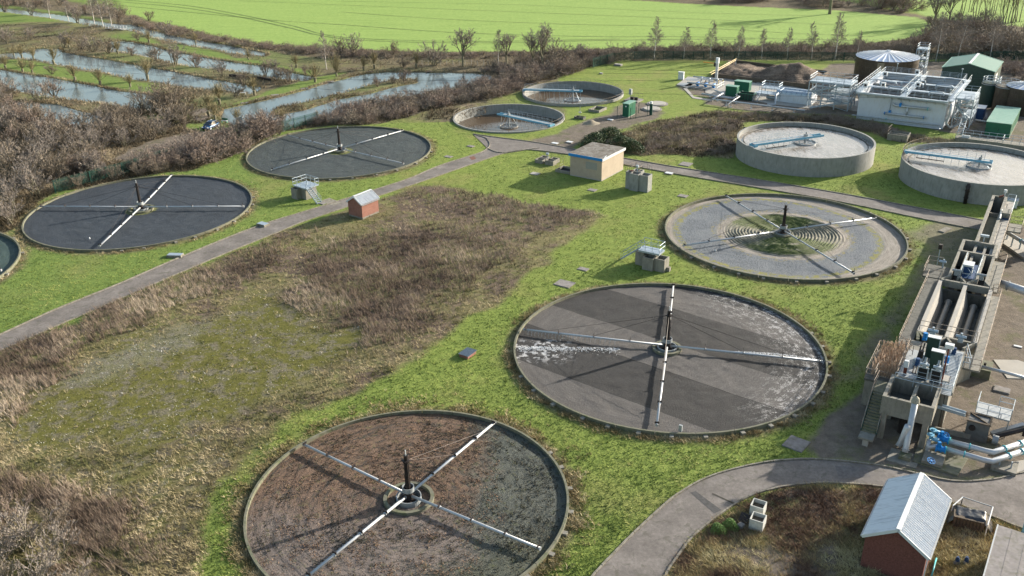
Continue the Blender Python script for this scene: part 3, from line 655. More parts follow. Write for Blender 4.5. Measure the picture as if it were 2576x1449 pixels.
        base = {'blue': ((0.012, 0.015, 0.020), (0.021, 0.028, 0.037), (0.062, 0.075, 0.092)), 'slate': ((0.014, 0.018, 0.018), (0.029, 0.038, 0.038), (0.078, 0.094, 0.095)), 'teal': ((0.012, 0.024, 0.022), (0.03, 0.055, 0.05), (0.07, 0.10, 0.09))}[kind]
        c = ramp(t, mth(t, 'ADD', mth(t, 'MULTIPLY', nc, .35), mth(t, 'MULTIPLY', nn, .65)), [(0.34, base[0]), (0.5, base[1]), (0.70, base[2])])
        c = mix(t, mth(t, 'MULTIPLY', sstep(t, n1, .5, .66), .5), c, tuple(q * 0.6 for q in base[1]))
        if kind != 'blue': c = mix(t, mth(t, 'MULTIPLY', mth(t, 'MULTIPLY', sstep(t, n2, .56, .66), sstep(t, r, 9, 15)), .6), c, (0.045, 0.06, 0.02))
        c = mix(t, mth(t, 'MULTIPLY', mth(t, 'MULTIPLY', sstep(t, r, 2.6, 2.2), sstep(t, n3, .4, .5)), 1.0), c, (0.12, 0.13, 0.025))
    t.links.new(c, b.inputs['Base Color']); b.inputs['Roughness'].default_value = 0.7 if kind in ('blue', 'slate', 'teal') else 0.85
    b.inputs['Specular IOR Level'].default_value = 0.4
    h = mth(t, 'ADD', mth(t, 'MULTIPLY', n3, .7), mth(t, 'MULTIPLY', n4, .5))
    if kind in ('brown', 'char'): h = mth(t, 'ADD', h, mth(t, 'MULTIPLY', nc, .5 if kind == 'brown' else .2))
    if kind in ('rings', 'blue', 'slate'): h = mth(t, 'SUBTRACT', h, mth(t, 'MULTIPLY', st.outputs['Distance'], .5))
    bump(t, b, h, 0.9, 0.12); return m
def filter_bed(key, kind, label, ztop, zmed, ring_r=2.0, walldeep=-0.5, piers=16, pier_a=(0, 360), wallm='concrete_mossy'):
    cx, cy, Ro = BEDS[key]; wt = 0.20
    t = thing('filter_bed', label, 'filter bed', (cx, cy, 0), 0, 'round trickling filter beds')
    # the wall is cast in segments that show their joints
    ns = 28; segm = MB().ring(Ro - wt, Ro, -0.3, ztop, 5, a0=0.0, a1=2 * PI / ns - 0.0035).mesh('wall_segment', M[wallm])
    if walldeep < -0.3: segm = MB().ring(Ro - wt, Ro, walldeep, ztop, 5, a0=0.0, a1=2 * PI / ns - 0.0035).mesh('wall_segment', M[wallm])
    for i in range(ns): inst('wall_segment', segm, t, (0, 0, rnd.uniform(-.012, .012)), (0, 0, 2 * PI * i / ns))
    # media surface
    nr, na = (150, 220) if kind == 'rings' else (70, 200)
    rr = np.linspace(1.2, Ro - wt + .02, nr); aa = np.linspace(0, 2 * PI, na, endpoint=False); RR, AA = np.meshgrid(rr, aa, indexing='ij')
    x = RR * np.cos(AA); y = RR * np.sin(AA); z = 0.07 * fbm(x + cx, y + cy, 1.1, 50) + .05 * fbm(x + cx, y + cy, 4, 51)
    if kind == 'rings':
        ridge = 0.5 + 0.5 * np.cos(2 * PI * (RR + 0.35 * vn(x, y, 2.5, 52)) / 0.46); amp = sm(RR, 9.0, 7.6) * (0.75 + 0.9 * fbm(AA * 9, RR * 2, 2.0, 53))
        z = z * .5 + 0.20 * ridge * np.clip(amp, 0, 1.3) + sm(RR, 13.2, 15.8) * 0.06
    if kind == 'brown': z = z + 0.025 * np.cos(2 * PI * (RR + .25 * vn(x, y, 3, 55)) / 0.42) * np.clip(.6 + fbm(x, y, 2.2, 54), 0, 1.2)
    Vv = np.stack([x, y, z], -1).reshape(-1, 3); i = np.arange(nr * na).reshape(nr, na); j = np.roll(i, -1, 1)
    Fq = np.stack([i[:-1], i[1:], j[1:], j[:-1]], -1).reshape(-1, 4)
    o = D.objects.new('stone_media', np_mesh('stone_media', Vv, Fq, media_mat('media_' + kind + key, kind), None, True)); link(o, t); o.location = (0, 0, zmed)
    # centre well
    w = MB().ring(ring_r - .3, ring_r, zmed - .4, zmed + .30, 48).build('centre_ring', M['concrete_mossy'], t)
    MB().ring(1.0, 1.08, zmed - .3, zmed + .42, 32).build('inner_ring', M['galv_dull'], w)
    MB().disc(ring_r - .28, zmed - .12, 32).build('well_floor', M['conc_dark'], t)
    pm = MB().box(-.30, .12, -.20, .20, -0.1, ztop - .15).mesh('pier', M['concrete'])
    for i in range(piers):
        a = R(pier_a[0] + (pier_a[1] - pier_a[0]) * (i + rnd.uniform(-.12, .12)) / piers)
        inst('pier', pm, t, ((Ro + .30) * math.cos(a), (Ro + .30) * math.sin(a), 0), (0, 0, a))
    return t
_cl = {}
def distributor(key, ends, label, zmed, ztip=0.58, mast=5.0, lean=0.0, thick=0.11, nozz=(1, 1, 1, 1), spray=None):
    cx, cy, Ro = BEDS[key]
    t = thing('rotary_distributor', label, 'sprinkler', (cx, cy, zmed), 0, 'four-armed rotary distributors of the filter beds')
    mb = MB().cyl((0, 0, 0), (0, 0, 1.0), .42, 20, .36).cyl((0, 0, .25), (0, 0, .32), .55, 20).cyl((0, 0, 1.0), (0, 0, 1.06), .50, 20).cyl((0, 0, 0.02), (0, 0, .14), .62, 20)
    mb.build('drum', M['black'], t)
    MB().ring(.46, .52, .95, 1.38, 24).build('drum_collar', M['galv_dull'], t)
    m = MB().cyl((0, 0, 1.0), (0, 0, mast - .9), .22, 12, .15)
    for a in range(6):
        c, s = math.cos(a * PI / 3), math.sin(a * PI / 3); m.beam((c * .22, s * .22, 1.1), (c * .16, s * .16, mast - 1.0), .05)
    m.cyl((0, 0, mast - 1.1), (0, 0, mast - .95), .30, 12).cyl((0, 0, mast - .95), (0, 0, mast - .45), .17, 12, .2)
    m.beam((-.4, 0, mast - 1.0), (.4, 0, mast - 1.0), .07).beam((0, -.4, mast - 1.0), (0, .4, mast - 1.0), .07)
    mo = m.build('mast', M['black'], t)
    MB().cyl((0, 0, mast - .5), (0, 0, mast + .05), .045, 8).build('mast_pin', M['white'], mo)
    za = ztip - zmed
    for k, q in enumerate(ends):
        e = at(q[0], q[1], ztip) - Vector((cx, cy, 0)); L = min(math.hypot(e.x, e.y), Ro - .6); a = math.atan2(e.y, e.x)
        p = MB().cyl((.35, 0, za), (L, 0, za), thick, 12).cyl((L - .06, 0, za), (L, 0, za), thick + .05, 12)
        for d in (0.25, 0.5, 0.75): p.cyl((L * d, 0, za), (L * d + .1, 0, za), thick + .045, 12)
        arm = p.build('arm', M['pipe'], t, True, rot=(0, 0, a))
        arm.data.polygons.foreach_set('use_smooth', [len(f.vertices) == 4 for f in arm.data.polygons])
        if ('c', thick) not in _cl: _cl[('c', thick)] = MB().box(-.03, .03, -thick - .1, thick + .1, thick - .04, thick + .16).box(-.015, .015, thick + .05, thick + .08, thick + .02, thick + .5).mesh('clamp', M['black'])
        for d in (0.25, 0.5, 0.75, .985): inst('clamp', _cl[('c', thick)], arm, (L * d, 0, za))
        if nozz[k]:
            nz = MB(); x = L * (.35 if nozz[k] == 1 else .12); sg = nozz[k] if nozz[k] in (1, -1) else 1
            while x < L - .3:
                nz.beam((x, sg * thick, za), (x + .03, sg * (thick + .28), za - .16), .025).beam((x + .03, sg * (thick + .28), za - .16), (x + .03, sg * (thick + .30), za - .5), .02)
                x += .55 if x < L * .5 else .40
            nz.build('spray_nozzles', M['galv'], arm, kind='stuff')
        wr = MB().cyl((.05, 0, mast - 1.0), (L * .5, 0, za + .2), .016, 4, cap=False).cyl((.05, 0, mast - 1.0), (L * .82, 0, za + .2), .016, 4, cap=False)
        wr.build('stay_wire', M['black'], t, rot=(0, 0, a), kind='stuff')
    return t
filter_bed('A', 'brown', 'brown ring-patterned filter bed with a blackened right side, nearest in the foreground', 0.38, 0.06, 2.15, piers=10, pier_a=(-80, 40))
distributor('A', [(1250, 1058), (748, 1110), (772, 1452), (1363, 1382)], 'four-armed sprinkler with hanging nozzles on the brown foreground bed', 0.06, thick=.12, nozz=(1, 0, -1, 0))
filter_bed('B', 'char', 'charcoal black filter bed with pale diagonal stripes and white lime crust', 0.42, 0.10, 1.6, piers=17, pier_a=(-160, 20))
distributor('B', [(2068, 909), (1694, 717), (1312, 828), (1652, 1070)], 'four-armed sprinkler spraying water on the striped black bed', 0.10, mast=5.2, thick=.11, nozz=(1, 0, 1, 0))
filter_bed('C', 'rings', 'grey stone filter bed with mossy concentric rings round its centre', 0.42, -0.05, 1.5, walldeep=-0.7, piers=15, pier_a=(-150, 40), wallm='concrete_mossy')
distributor('C', [(2203, 548), (1824, 491), (1700, 621), (2150, 689)], 'four-armed sprinkler over the mossy rings of the grey stone bed', -0.05, mast=4.9, nozz=(0, 0, 0, 0))
filter_bed('D', 'blue', 'smooth blue-black filter bed with a yellow-green centre, beside the palisade fence', 0.34, 0.08, 1.9, piers=9, pier_a=(-80, 30))
distributor('D', [(614, 519), (433, 439), (90, 519), (250, 619)], 'four-armed sprinkler on the blue-black bed at the left', 0.08, mast=4.9, thick=.12, nozz=(0, 1, 0, 0))
filter_bed('E', 'slate', 'dark slate-grey filter bed between the hedge and the service road', 0.34, 0.08, 1.5, piers=8, pier_a=(-100, 10))
distributor('E', [(1014, 328), (722, 340), (682, 427), (1018, 412)], 'four-armed sprinkler on the slate-grey bed by the hedge', 0.08, mast=4.8, thick=.10, nozz=(0, 0, 0, 0))
filter_bed('F', 'teal', 'dark green-black filter bed cut by the left edge of the picture', 0.4, 0.0, 1.5, piers=16)
distributor('F', [(36, 679), (-240, 600), (-380, 700), (-150, 800)], 'sprinkler of the bed at the left edge, only one pale arm end in view', 0.0, nozz=(1, 0, 0, 0))
# spray and froth under two arms of the striped bed
def froth(key, pts, lab, n, sz, seed):
    rr = random.Random(seed); mb = MB(); cx, cy, _ = BEDS[key]
    for _ in range(n):
        k = rr.randrange(len(pts) - 1); f = rr.random(); p = at(pts[k][0] + (pts[k + 1][0] - pts[k][0]) * f, pts[k][1] + (pts[k + 1][1] - pts[k][1]) * f + abs(rr.gauss(0, sz)) * 1.0, 0.16)
        a = rr.uniform(0, PI); l = rr.uniform(.05, .20); w = rr.uniform(.01, .035); c, s = math.cos(a), math.sin(a)
        z = .17 + rr.uniform(0, .04)
        mb.quad((p.x - c * l, p.y - s * l, z), (p.x + s * w, p.y - c * w, z + .03), (p.x + c * l, p.y + s * l, z), (p.x - s * w, p.y + c * w, z + .03))
    o = mb.build('water_splash', M['foam']); o['label'] = lab; o['category'] = 'water splash'; o['kind'] = 'stuff'
froth('B', [(1305, 872), (1400, 873), (1560, 876)], 'white splashing water below the left arm of the striped black bed', 700, 6, 1)
froth('B', [(1850, 884), (1960, 890), (2062, 905)], 'white splashing water behind the right arm of the striped black bed', 420, 3, 2)

# ---------------------------------------------------------------- round settling tanks
M['sewage'] = water_mat('tank_water', (0.075, 0.052, 0.032), 0.10, 0.03)
def scum_mat():
    m, t, b = nt('frothy_tank_water'); co = wpos(t); mp = N(t, 'Mapping'); t.links.new(co, mp.inputs[0]); mp.inputs['Rotation'].default_value = (0, 0, R(25)); mp.inputs['Scale'].default_value = (0.9, 0.35, 1)
    f = noise(t, mp.outputs[0], 1.0, 6, 0.65, 0.6)
    c = ramp(t, f, [(0.36, (0.16, 0.13, 0.10)), (0.5, (0.25, 0.225, 0.20)), (0.66, (0.36, 0.34, 0.32))])
    t.links.new(c, b.inputs['Base Color']); t.links.new(ramp(t, f, [(0.4, (0.12,) * 3), (0.6, (0.4,) * 3)]), b.inputs['Roughness']); b.inputs['Specular IOR Level'].default_value = 0.6
    bump(t, b, noise(t, co, 2.5, 3, .5), .06, .03); return m
M['scum'] = scum_mat()
def railing(parent, pts, h=1.1, step=1.6, mat='galv', r=.024, closed=False, mid=1, name='handrail', post_r=None):
    """rails with their posts as sub-parts; pts are 3-D points at deck level"""
    P = [Vector(p) for p in pts]; Q = P + [P[0]] if closed else P; mb = MB(); up = Vector((0, 0, 1)); post_r = post_r or r
    for i in range(len(Q) - 1):
        for k in range(mid + 1): mb.cyl(Q[i] + up * (h * (1 - k / (mid + 1.0))), Q[i + 1] + up * (h * (1 - k / (mid + 1.0))), r, 6, cap=False)
    o = mb.build(name, M[mat], parent)
    key = ('post', mat, round(h, 2), round(post_r, 3))
    if key not in _pm: _pm[key] = MB().cyl((0, 0, 0), (0, 0, h), post_r, 6, cap=False).mesh('post', M[mat])
    seen = []
    for i in range(len(Q) - 1):
        L = (Q[i + 1] - Q[i]).length; n = max(1, round(L / step))
        for k in range(n + 1):
            p = Q[i].lerp(Q[i + 1], k / n)
            if any((p - s).length < .25 for s in seen[-3:] + seen[:1]): continue
            seen.append(p); inst('post', _pm[key], o, p)
    return o
_pm = {}
def circ_pts(r, z, n, a0=0, a1=360): return [(r * math.cos(R(a0 + (a1 - a0) * i / n)), r * math.sin(R(a0 + (a1 - a0) * i / n)), z) for i in range(n + 1)]
def settling_tank(c, Ro, zt, zw, zb, label, wallm, water, rail=None, launder=False, group='round settling tanks', thick=.35):
    t = thing('settling_tank', label, 'tank', (c[0], c[1], 0), 0, group)
    MB().ring(Ro - thick, Ro, zb, zt, 128).build('tank_wall', M[wallm], t)
    w = MB().disc(Ro - thick + .02, zw, 96).build('water', M[water], t)
    if launder:
        MB().ring(Ro - 1.25, Ro - 1.15, zw - .6, zw + .16, 96).ring(Ro - 1.15, Ro - thick - .02, zw - .7, zw - .25, 96).build('launder_channel', M['conc_dark'], t)
    if rail: railing(t, circ_pts(Ro + rail[2], 0.0 if zt < 1 else zt, 56, rail[0], rail[1]), 1.15, 1.7, 'rustrail', .02)
    return t
H1, H2, G1, G2 = HOLES['H1'], HOLES['H2'], TANKS['G1'], TANKS['G2']
settling_tank(H1[:2], H1[2], .28, -1.75, -3.2, 'sunken concrete settling tank with a blue bridge, nearer the road fork', 'tank_wall', 'sewage', (0, 360, -.1))
settling_tank(H2[:2], H2[2], .55, -1.35, -3.2, 'sunken settling tank with brown water, farthest back beside the hedge', 'tank_wall', 'sewage', (0, 360, -.1))
settling_tank(G1[:2], G1[2], 3.3, 2.55, -.2, 'tall grey concrete tank with milky water, right of the brown slope', 'tank_wall', 'scum', None, True)
settling_tank(G2[:2], G2[2], 3.3, 2.6, -.2, 'tall grey concrete tank with bright water, cut by the right edge of the picture', 'tank_wall', 'scum', (90, 175, -.1), True)
def bridge(c, zt, zw, pa, pb, label, tank_r, skirt, pale=True, rails=True, ladder=None):
    """half bridge: pa is the rim end, pb the overhang past the centre, both read off at deck level"""
    A_ = at(pa[0], pa[1], zt + .45); B_ = at(pb[0], pb[1], zt + .45)
    d = Vector((c[0], c[1], zt + .45)) - A_; d.z = 0; d.normalize()
    t = thing('scraper_bridge', label, 'bridge', (c[0], c[1], zt), math.atan2(d.y, d.x), 'blue scraper bridges')
    La = -tank_r + .1; Lb = (B_ - Vector((c[0], c[1], zt + .45))).dot(d); Lb = max(1.8, min(Lb, 4))
    b = MB()
    for s in (-.5, .5): b.box(La, Lb, s - .06, s + .06, .12, .48)
    b.build('girder', M['lightblue'], t)
    dk = MB().box(La, min(Lb, 1.4), -.42, .42, .40, .46); dk.build('deck', M['galv_dull'], t)
    n = 10; bm = MB().box(-.03, .03, -.5, .5, .2, .3).mesh('cross_member', M['lightblue'])
    for i in range(n + 1): inst('cross_member', bm, t, (La + (Lb - La) * i / n, 0, 0))
    if rails:
        railing(t, [(La + .3, .5, .48), (0.6, .5, .48)], 1.05, 1.35, 'galv', .018); railing(t, [(La + .3, -.5, .48), (.6, -.5, .48)], 1.05, 1.35, 'galv', .018)
    MB().cyl((0, 0, zw - zt - 1), (0, 0, .9), .16, 10).box(-.25, .25, -.25, .25, .48, .85).cyl((.1, 0, .8), (.1, 0, 1.25), .12, 8).build('drive', M['galv_dull'], t)
    k = MB().ring(1.85, 1.95, zw - zt - .5, zw - zt + skirt, 40).build('feed_ring', M['galv_dull'] if not pale else M['concrete_pale'], t)
    lg = MB()
    for a in range(8):
        x, y = 1.9 * math.cos(a * PI / 4 + .3), 1.9 * math.sin(a * PI / 4 + .3)
        if abs(y) < 1.9: lg.cyl((x * .98, y * .98, zw - zt + .1), (x * (.9 if abs(y) < .6 else .45), max(-.5, min(.5, y)), .15), .035, 6)
    for a in range(4): lg.beam((-1.85, -1.2 + .8 * a, zw - zt + .18), (1.85, -1.2 + .8 * a, zw - zt + .18), .06)
    lg.build('hanger', M['galv'], k, kind='stuff')
    sc = MB(); x = La + 1.6
    while x < -1.5: sc.cyl((x, -.5, .15), (x, -.5, zw - zt - .3), .03, 6, cap=False); x += 1.15
    sc.build('scraper_legs', M['galv'], t, kind='stuff')
    MB().box(La - .2, La + .5, -.8, .8, .0, .35).cyl((La - .05, -.75, .12), (La - .05, -.6, .12), .22, 12).cyl((La - .05, .6, .12), (La - .05, .75, .12), .22, 12).build('end_carriage', M['lightblue'], t)
    return t
b1 = bridge(H1, .28, -1.75, (1388, 312), (1261, 282), 'blue bridge over the sunken tank near the road fork, pale ring at its centre', H1[2], .25)
b2 = bridge(H2, .55, -1.35, (1318, 223), (1467, 223), 'blue bridge reaching from the left rim of the farthest sunken tank', H2[2], .15, False)
b3 = bridge(G1, 3.3, 2.55, (1899, 361), (2054, 332), 'blue bridge with handrails over the milky tank beside the brown slope', G1[2] - .6, .2, False)
b4 = bridge(G2, 3.3, 2.6, (2274, 377), (2497, 406), 'blue bridge with handrails over the bright tank at the right edge', G2[2] - .3, .2, False)
sk = MB()
for i in range(5):
    x = -H2[2] + 2.6 + i * 1.5; sk.beam((x, -.5, .2), (x + .5, -1.1, -2.1), .07, .03)
sk.build('scraper_blades', M['concrete_pale'], b2, kind='stuff')
for bb, zz in ((b3, -.55), (b4, -.5)):
    MB().beam((-9.5, -1.6, zz + .35), (-5.2, -1.6, zz + .35), .12).beam((-9.4, -1.6, zz + .35), (-9.4, -.5, .2), .05).beam((-7.6, -1.6, zz + .35), (-7.6, -.5, .2), .05).build('scum_arm', M['black'], bb)
def tank_pipe(px, zt, c, Ro, label, ang=None):
    g = at(px[0], px[1], 0); d = Vector((g.x - c[0], g.y - c[1], 0)).normalized(); p = Vector((c[0], c[1], 0)) + d * (Ro + .45)
    t = thing('tank_drain_pipe', label, 'pipe', (p.x, p.y, 0), math.atan2(d.y, d.x))
    MB().pipe([(0, 0, 0), (0, 0, zt - .8), (-.05, 0, zt - .35), (-.3, 0, zt - .1), (-.6, 0, zt - .1)], .27, 12).build('pipe', M['black'], t, True)
    MB().cyl((0, 0, .9), (0, 0, 1.0), .36, 12).build('flange', M['black'], t); MB().cyl((0, 0, zt - 1.0), (0, 0, zt - .9), .36, 12).build('flange', M['black'], t)
    MB().cyl((.02, 0, zt - .3), (.34, 0, zt - .2), .34, 14).build('end_cap', M['black'], t)
    return t
tank_pipe((2420, 526), 3.0, G2, G2[2], 'thick black pipe standing against the bright tank wall at the right')
tank_pipe((1846, 356), 3.1, G1, G1[2], 'black elbow pipe on the left side of the milky tank')
# ---------------------------------------------------------------- buildings and plant; the whole site is laid out on one grid
GA = R(57)
def t3(x, y): return (1717.3 + x / 3, y / 3)
def t2(x, y): return (858.7 + x / 3, y / 3)
def t5(x, y): return (1717.3 + x / 3, 966 + y / 3)
def t4(x, y): return (858.7 + x / 3, 966 + y / 3)
def v7(x, y): return (1999 + x / 4.463, 134.2 + y / 4.463)
def v8(x, y): return (1703.9 + x / 6.857, 134.2 + y / 6.857)     # detail of the plant, 560 px wide
def loc(o, q, z=0.0):
    """local coordinates, in the frame of thing o, of the bearing q met at level z"""
    g = at(q[0], q[1], z); dx, dy = g.x - o.location.x, g.y - o.location.y; a = o.rotation_euler[2]
    return (dx * math.cos(a) + dy * math.sin(a), -dx * math.sin(a) + dy * math.cos(a))
def site(name, label, cat, q, z=0.0, rz=GA, group=None):
    g = at(q[0], q[1], z); return thing(name, label, cat, (g.x, g.y, z), rz, group)
def corrug(L, Wd, rise, pitch=0.15, amp=0.055, thick=0.02):
    """one roof pitch: ribs run down the slope; length L along x, from (y=0,z=0) eave to (y=Wd,z=rise)"""
    pitch = L / int(L / pitch); mb = MB(); n = round(L / pitch) * 6
    for i in range(n + 1):
        x = L * i / n; z = amp * math.cos(2 * PI * x / pitch)
        for (y, zz) in ((0, 0), (Wd, rise)): mb.v += [(x, y, zz + z), (x, y, zz + z - thick)]
    for i in range(n):
        a = 4 * i; b = a + 4
        mb.f += [(a, b, b + 2, a + 2), (a + 1, a + 3, b + 3, b + 1), (a, a + 1, b + 1, b), (a + 2, b + 2, b + 3, a + 3)]
    return mb
def corr_mat(name, col, stain, amt=0.5):
    m, t, b = nt(name); co = opos(t); mp = N(t, 'Mapping'); t.links.new(co, mp.inputs[0]); mp.inputs['Scale'].default_value = (4.0, 0.35, 0.35)
    f = noise(t, mp.outputs[0], 1.5, 6, 0.7)
    t.links.new(mix(t, mth(t, 'MULTIPLY', sstep(t, f, 0.45, 0.7), amt), col, stain), b.inputs['Base Color'])
    b.inputs['Roughness'].default_value = 0.5; b.inputs['Metallic'].default_value = 0.15; return m
M['sheet_white'] = corr_mat('white_corrugated_sheet', (0.66, 0.67, 0.68), (0.30, 0.31, 0.33))
def gable_house(o, Lx, Wy, eave, rise, roofm, wallm, over=.22, pitch=.17, bargem='white', bricks=False):
    """origin at the near corner; ridge along local x; gable wall at x=0, spanning y 0..Wy"""
    pr = lambda x: [(x, 0, 0), (x, Wy, 0), (x, Wy, eave), (x, Wy / 2, eave + rise), (x, 0, eave)]
    w = MB().extr(pr(0), None, (Lx, 0, 0)); wall = w.build('wall', M[wallm], o)
    for side in (0, 1):
        r = corrug(Lx + 2 * over, Wy / 2 + over, rise * (1 + over / (Wy / 2)), pitch)
        me = r.mesh('roof_sheet', M[roofm])
        ob = inst('roof_sheet', me, o, (-over, -over, eave - rise * over / (Wy / 2) + .06)) if side == 0 else inst('roof_sheet', me, o, (Lx + over, Wy + over, eave - rise * over / (Wy / 2) + .06), (0, 0, PI))
    MB().beam((-over, Wy / 2, eave + rise + .11), (Lx + over, Wy / 2, eave + rise + .11), .34, .05).build('ridge_cap', M[bargem], o)
    for x in (-over - .03, Lx + over + .03):
        for s in (0, 1):
            y0 = -over if s == 0 else Wy + over
            MB().beam((x, y0, eave - rise * over / (Wy / 2) + .0), (x, Wy / 2, eave + rise + .02), .05, .24).build('barge_board', M[bargem], o)
    for s in (0, 1):
        y = -over - .06 if s == 0 else Wy + over + .06
        MB().beam((-over, y, eave - .17), (Lx + over, y, eave - .17), .11, .09).build('gutter', M['galv_dull'], o)
    return wall
# brick hut with white roof, bottom right
hut = site('brick_building', 'large red brick building with a pitched white corrugated roof beside the bend of the road', 'building', (2163, 1436), rz=R(56.1))
hp = loc(hut, (2338, 1404), 3.0); hut.location.x, hut.location.y = (29.83 - (-.22) * math.cos(R(56.1)) + 0, 51.48)
a = R(56.1); e = Vector((math.cos(a), math.sin(a))); p = Vector((29.83, 51.48)) + e * .22 + Vector((-e.y, e.x)) * .22
hut.location = (p.x, p.y, 0)
hw = gable_house(hut, 7.6, 4.3, 3.02, 1.42, 'sheet_white', 'mortar', .22, .24)
bm = MB().box(-.011, .012, .006, .219, .005, .068).mesh('brick', M['brick2'])
cells = []
rowz = 0.0; row = 0
while rowz < 4.4:
    y = -.1125 if row % 2 else 0.0
    while y < 4.3:
        y0, y1 = max(y, 0), min(y + .225, 4.3); zc = rowz + .075; lim = 3.02 + 1.42 * (1 - abs((y0 + y1) / 2 - 2.15) / 2.15)
        if y1 - y0 > .05 and zc + .02 < lim: cells.append((y0, y1, rowz))
        y += .225
    rowz += .075; row += 1
cells.sort(key=lambda c: -c[2])
full = [c for c in cells if c[1] - c[0] > .22]; rest = MB()
for c in full[:290]: inst('brick', bm, hw, (-.012 + rnd.uniform(-.002, .002), c[0], c[2]))
for c in full[290:] + [c for c in cells if c[1] - c[0] <= .22]: rest.box(-.023 + rnd.uniform(-.002, .002), 0, c[0] + .006, c[1] - .006, c[2] + .005, c[2] + .068)
for row in range(40):           # the long side wall and its toothed corner
    x = -.0 if row % 2 else .1125
    while x < 7.5: rest.box(x + .006, min(x + .219, 7.6), -.012, 0.003, row * .075 + .005, row * .075 + .068); x += .225
rest.build('brickwork', M['brick2'], hw, kind='stuff')
MB().cyl((-.02, -.1, 0), (-.02, -.1, 2.9), .045, 8).build('drainpipe', M['white'], hut)
# small brick shed by the service road
sh = site('brick_shed', 'small red brick shed with a white corrugated roof beside the service road', 'shed', (912.6, 552), rz=R(54))
gw = gable_house(sh, 3.6, 2.9, 2.42, .95, 'sheet_white', 'brick', .14, .16)
MB().box(.0, 3.6, -.012, 0, 0, .28).box(-.012, 0, 0, 2.9, 0, .28).build('plinth', M['kerb'], sh)
# beige flat roofed building
gb = site('flat_roofed_building', 'beige rendered building with a flat stained roof and bright blue fascia', 'building', (1513, 456.2), rz=R(54.9))
MB().box(0, 7.6, 0, 6.2, 0, 3.55).build('wall', M['beige'], gb)
rf = MB().box(-.22, 7.8, -.22, 6.4, 3.55, 3.98).build('roof', None, gb)
m, t, b = nt('felt_roof'); co = wpos(t); f = noise(t, co, .7, 6, .7, 1.2)
t.links.new(ramp(t, f, [(.35, (.07, .058, .045)), (.5, (.145, .13, .11)), (.6, (.21, .20, .18)), (.7, (.10, .085, .06))]), b.inputs['Base Color']); b.inputs['Roughness'].default_value = .9
rf.data.materials.append(m)
fb = [(-.22, 1.7), (1.76, 2.75), (2.8, 4.0), (4.06, 6.4)]
for (a0, a1) in fb: MB().box(-.26, -.224, a0, a1, 3.53, 3.99).build('fascia', M['blue'], rf)
for (a0, a1) in ((-.26, 2.2), (2.22, 4.6), (4.62, 7.8)): MB().box(a0, a1, -.262, -.224, 3.53, 3.99 + rnd.uniform(-.03, .02)).build('fascia', M['white'], rf, label='white side fascia board')
MB().box(.4, 1.7, -.35, -.22, 3.99, 4.03).build('loose_trim', M['white'], rf, rot=(0, 0, R(14)))
MB().box(-.03, 0, .9, 3.1, 1.75, 3.0).build('blocked_window', M['greyboard'], gb)
MB().box(-.012, 0.0, 0, 6.2, 0, .16).box(0, 7.6, -.012, 0, 0, .16).build('plinth', M['concrete_pale'], gb)
pit = thing('sunken_pit', 'low concrete pit against the left side of the beige building', 'pit', (gb.location.x, gb.location.y, 0), gb.rotation_euler[2])
MB().box(.3, 2.9, 6.5, 6.7, -.3, .45).box(.3, .5, 6.7, 9.2, -.3, .45).box(2.7, 2.9, 6.7, 9.2, -.3, .45).box(.3, 2.9, 9.2, 9.4, -.3, .45).build('pit_wall', M['concrete'], pit)
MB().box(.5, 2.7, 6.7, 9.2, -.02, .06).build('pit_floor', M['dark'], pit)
railing(pit, [(.4, 9.3, .45), (2.8, 9.3, .45)], 1.0, 1.2, 'rustrail', .02)
# flat roof at the corner
fr_ = thing('flat_roofed_building', 'grey flat felt roof cut by the bottom right corner of the picture', 'building', (36.5, 54.7, 0), R(56))
q1 = FQ = loc(fr_, (2515, 1325), 3.0); 
MB().box(-12, q1[0], -8, q1[1], 0, 2.9).build('wall', M['brick'], fr_)
r_ = MB().box(-12.1, q1[0] + .1, -8.1, q1[1] + .1, 2.9, 3.05).build('roof', M['slab'], fr_)
for k in range(9): MB().box(-12, q1[0] + .05, 0, .06, 3.052, 3.066).build('roof_seam', M['slab'], r_, loc=(0, q1[1] - .9 - k * .95, 0))
MB().box(-12.1, q1[0] + .1, q1[1] + .1, q1[1] + .2, 2.82, 3.1).build('gutter', M['galv_dull'], fr_)
def kiosk(q, X, Y, h, label, body='green', lid='green_roof', cat='kiosk', name='kiosk', group=None, rz=GA, doors=1, z=0.0, over=.08, sign=False):
    o = site(name, label, cat, q, z, rz, group)
    MB().box(0, X, 0, Y, .06, h).build('body', M[body], o)
    MB().box(-over, X + over, -over, Y + over, h, h + .12).build('lid', M[lid], o)
    MB().box(-.05, X + .05, -.05, Y + .05, -.05, .06).build('base', M['concrete_pale'], o)
    for k in range(doors):
        y0 = Y * k / doors + .05; y1 = Y * (k + 1) / doors - .03
        d = MB().box(-.03, 0, y0, y1, .15, h - .1).build('door', M[body], o); MB().box(-.06, -.03, y1 - .12, y1 - .06, h * .45, h * .58).build('handle', M['black'], d)
    nx = max(1, int(X / 1.1))
    for k in range(nx): MB().box(X * k / nx + .05, X * (k + 1) / nx - .03, -.03, 0, .15, h - .1).build('side_panel', M[body], o)
    if sign: MB().cyl((-.035, Y * .45, h * .82), (-.05, Y * .45, h * .82), .16, 14).build('round_sign', M['white'], o)
    return o
kiosk((1580.3, 295.4), 3.3, 1.35, 2.75, 'tall bright green kiosk with a round white sign, beside the sunken tanks', sign=True)
kiosk(t3(402, 733), 1.6, 2.6, 2.2, 'dark green kiosk nearer the pipes in the plant yard', 'green', 'green_roof')
kiosk(t3(495, 697), 1.8, 3.5, 2.2, 'larger dark green kiosk just behind another one in the plant yard', 'green', 'green_roof')
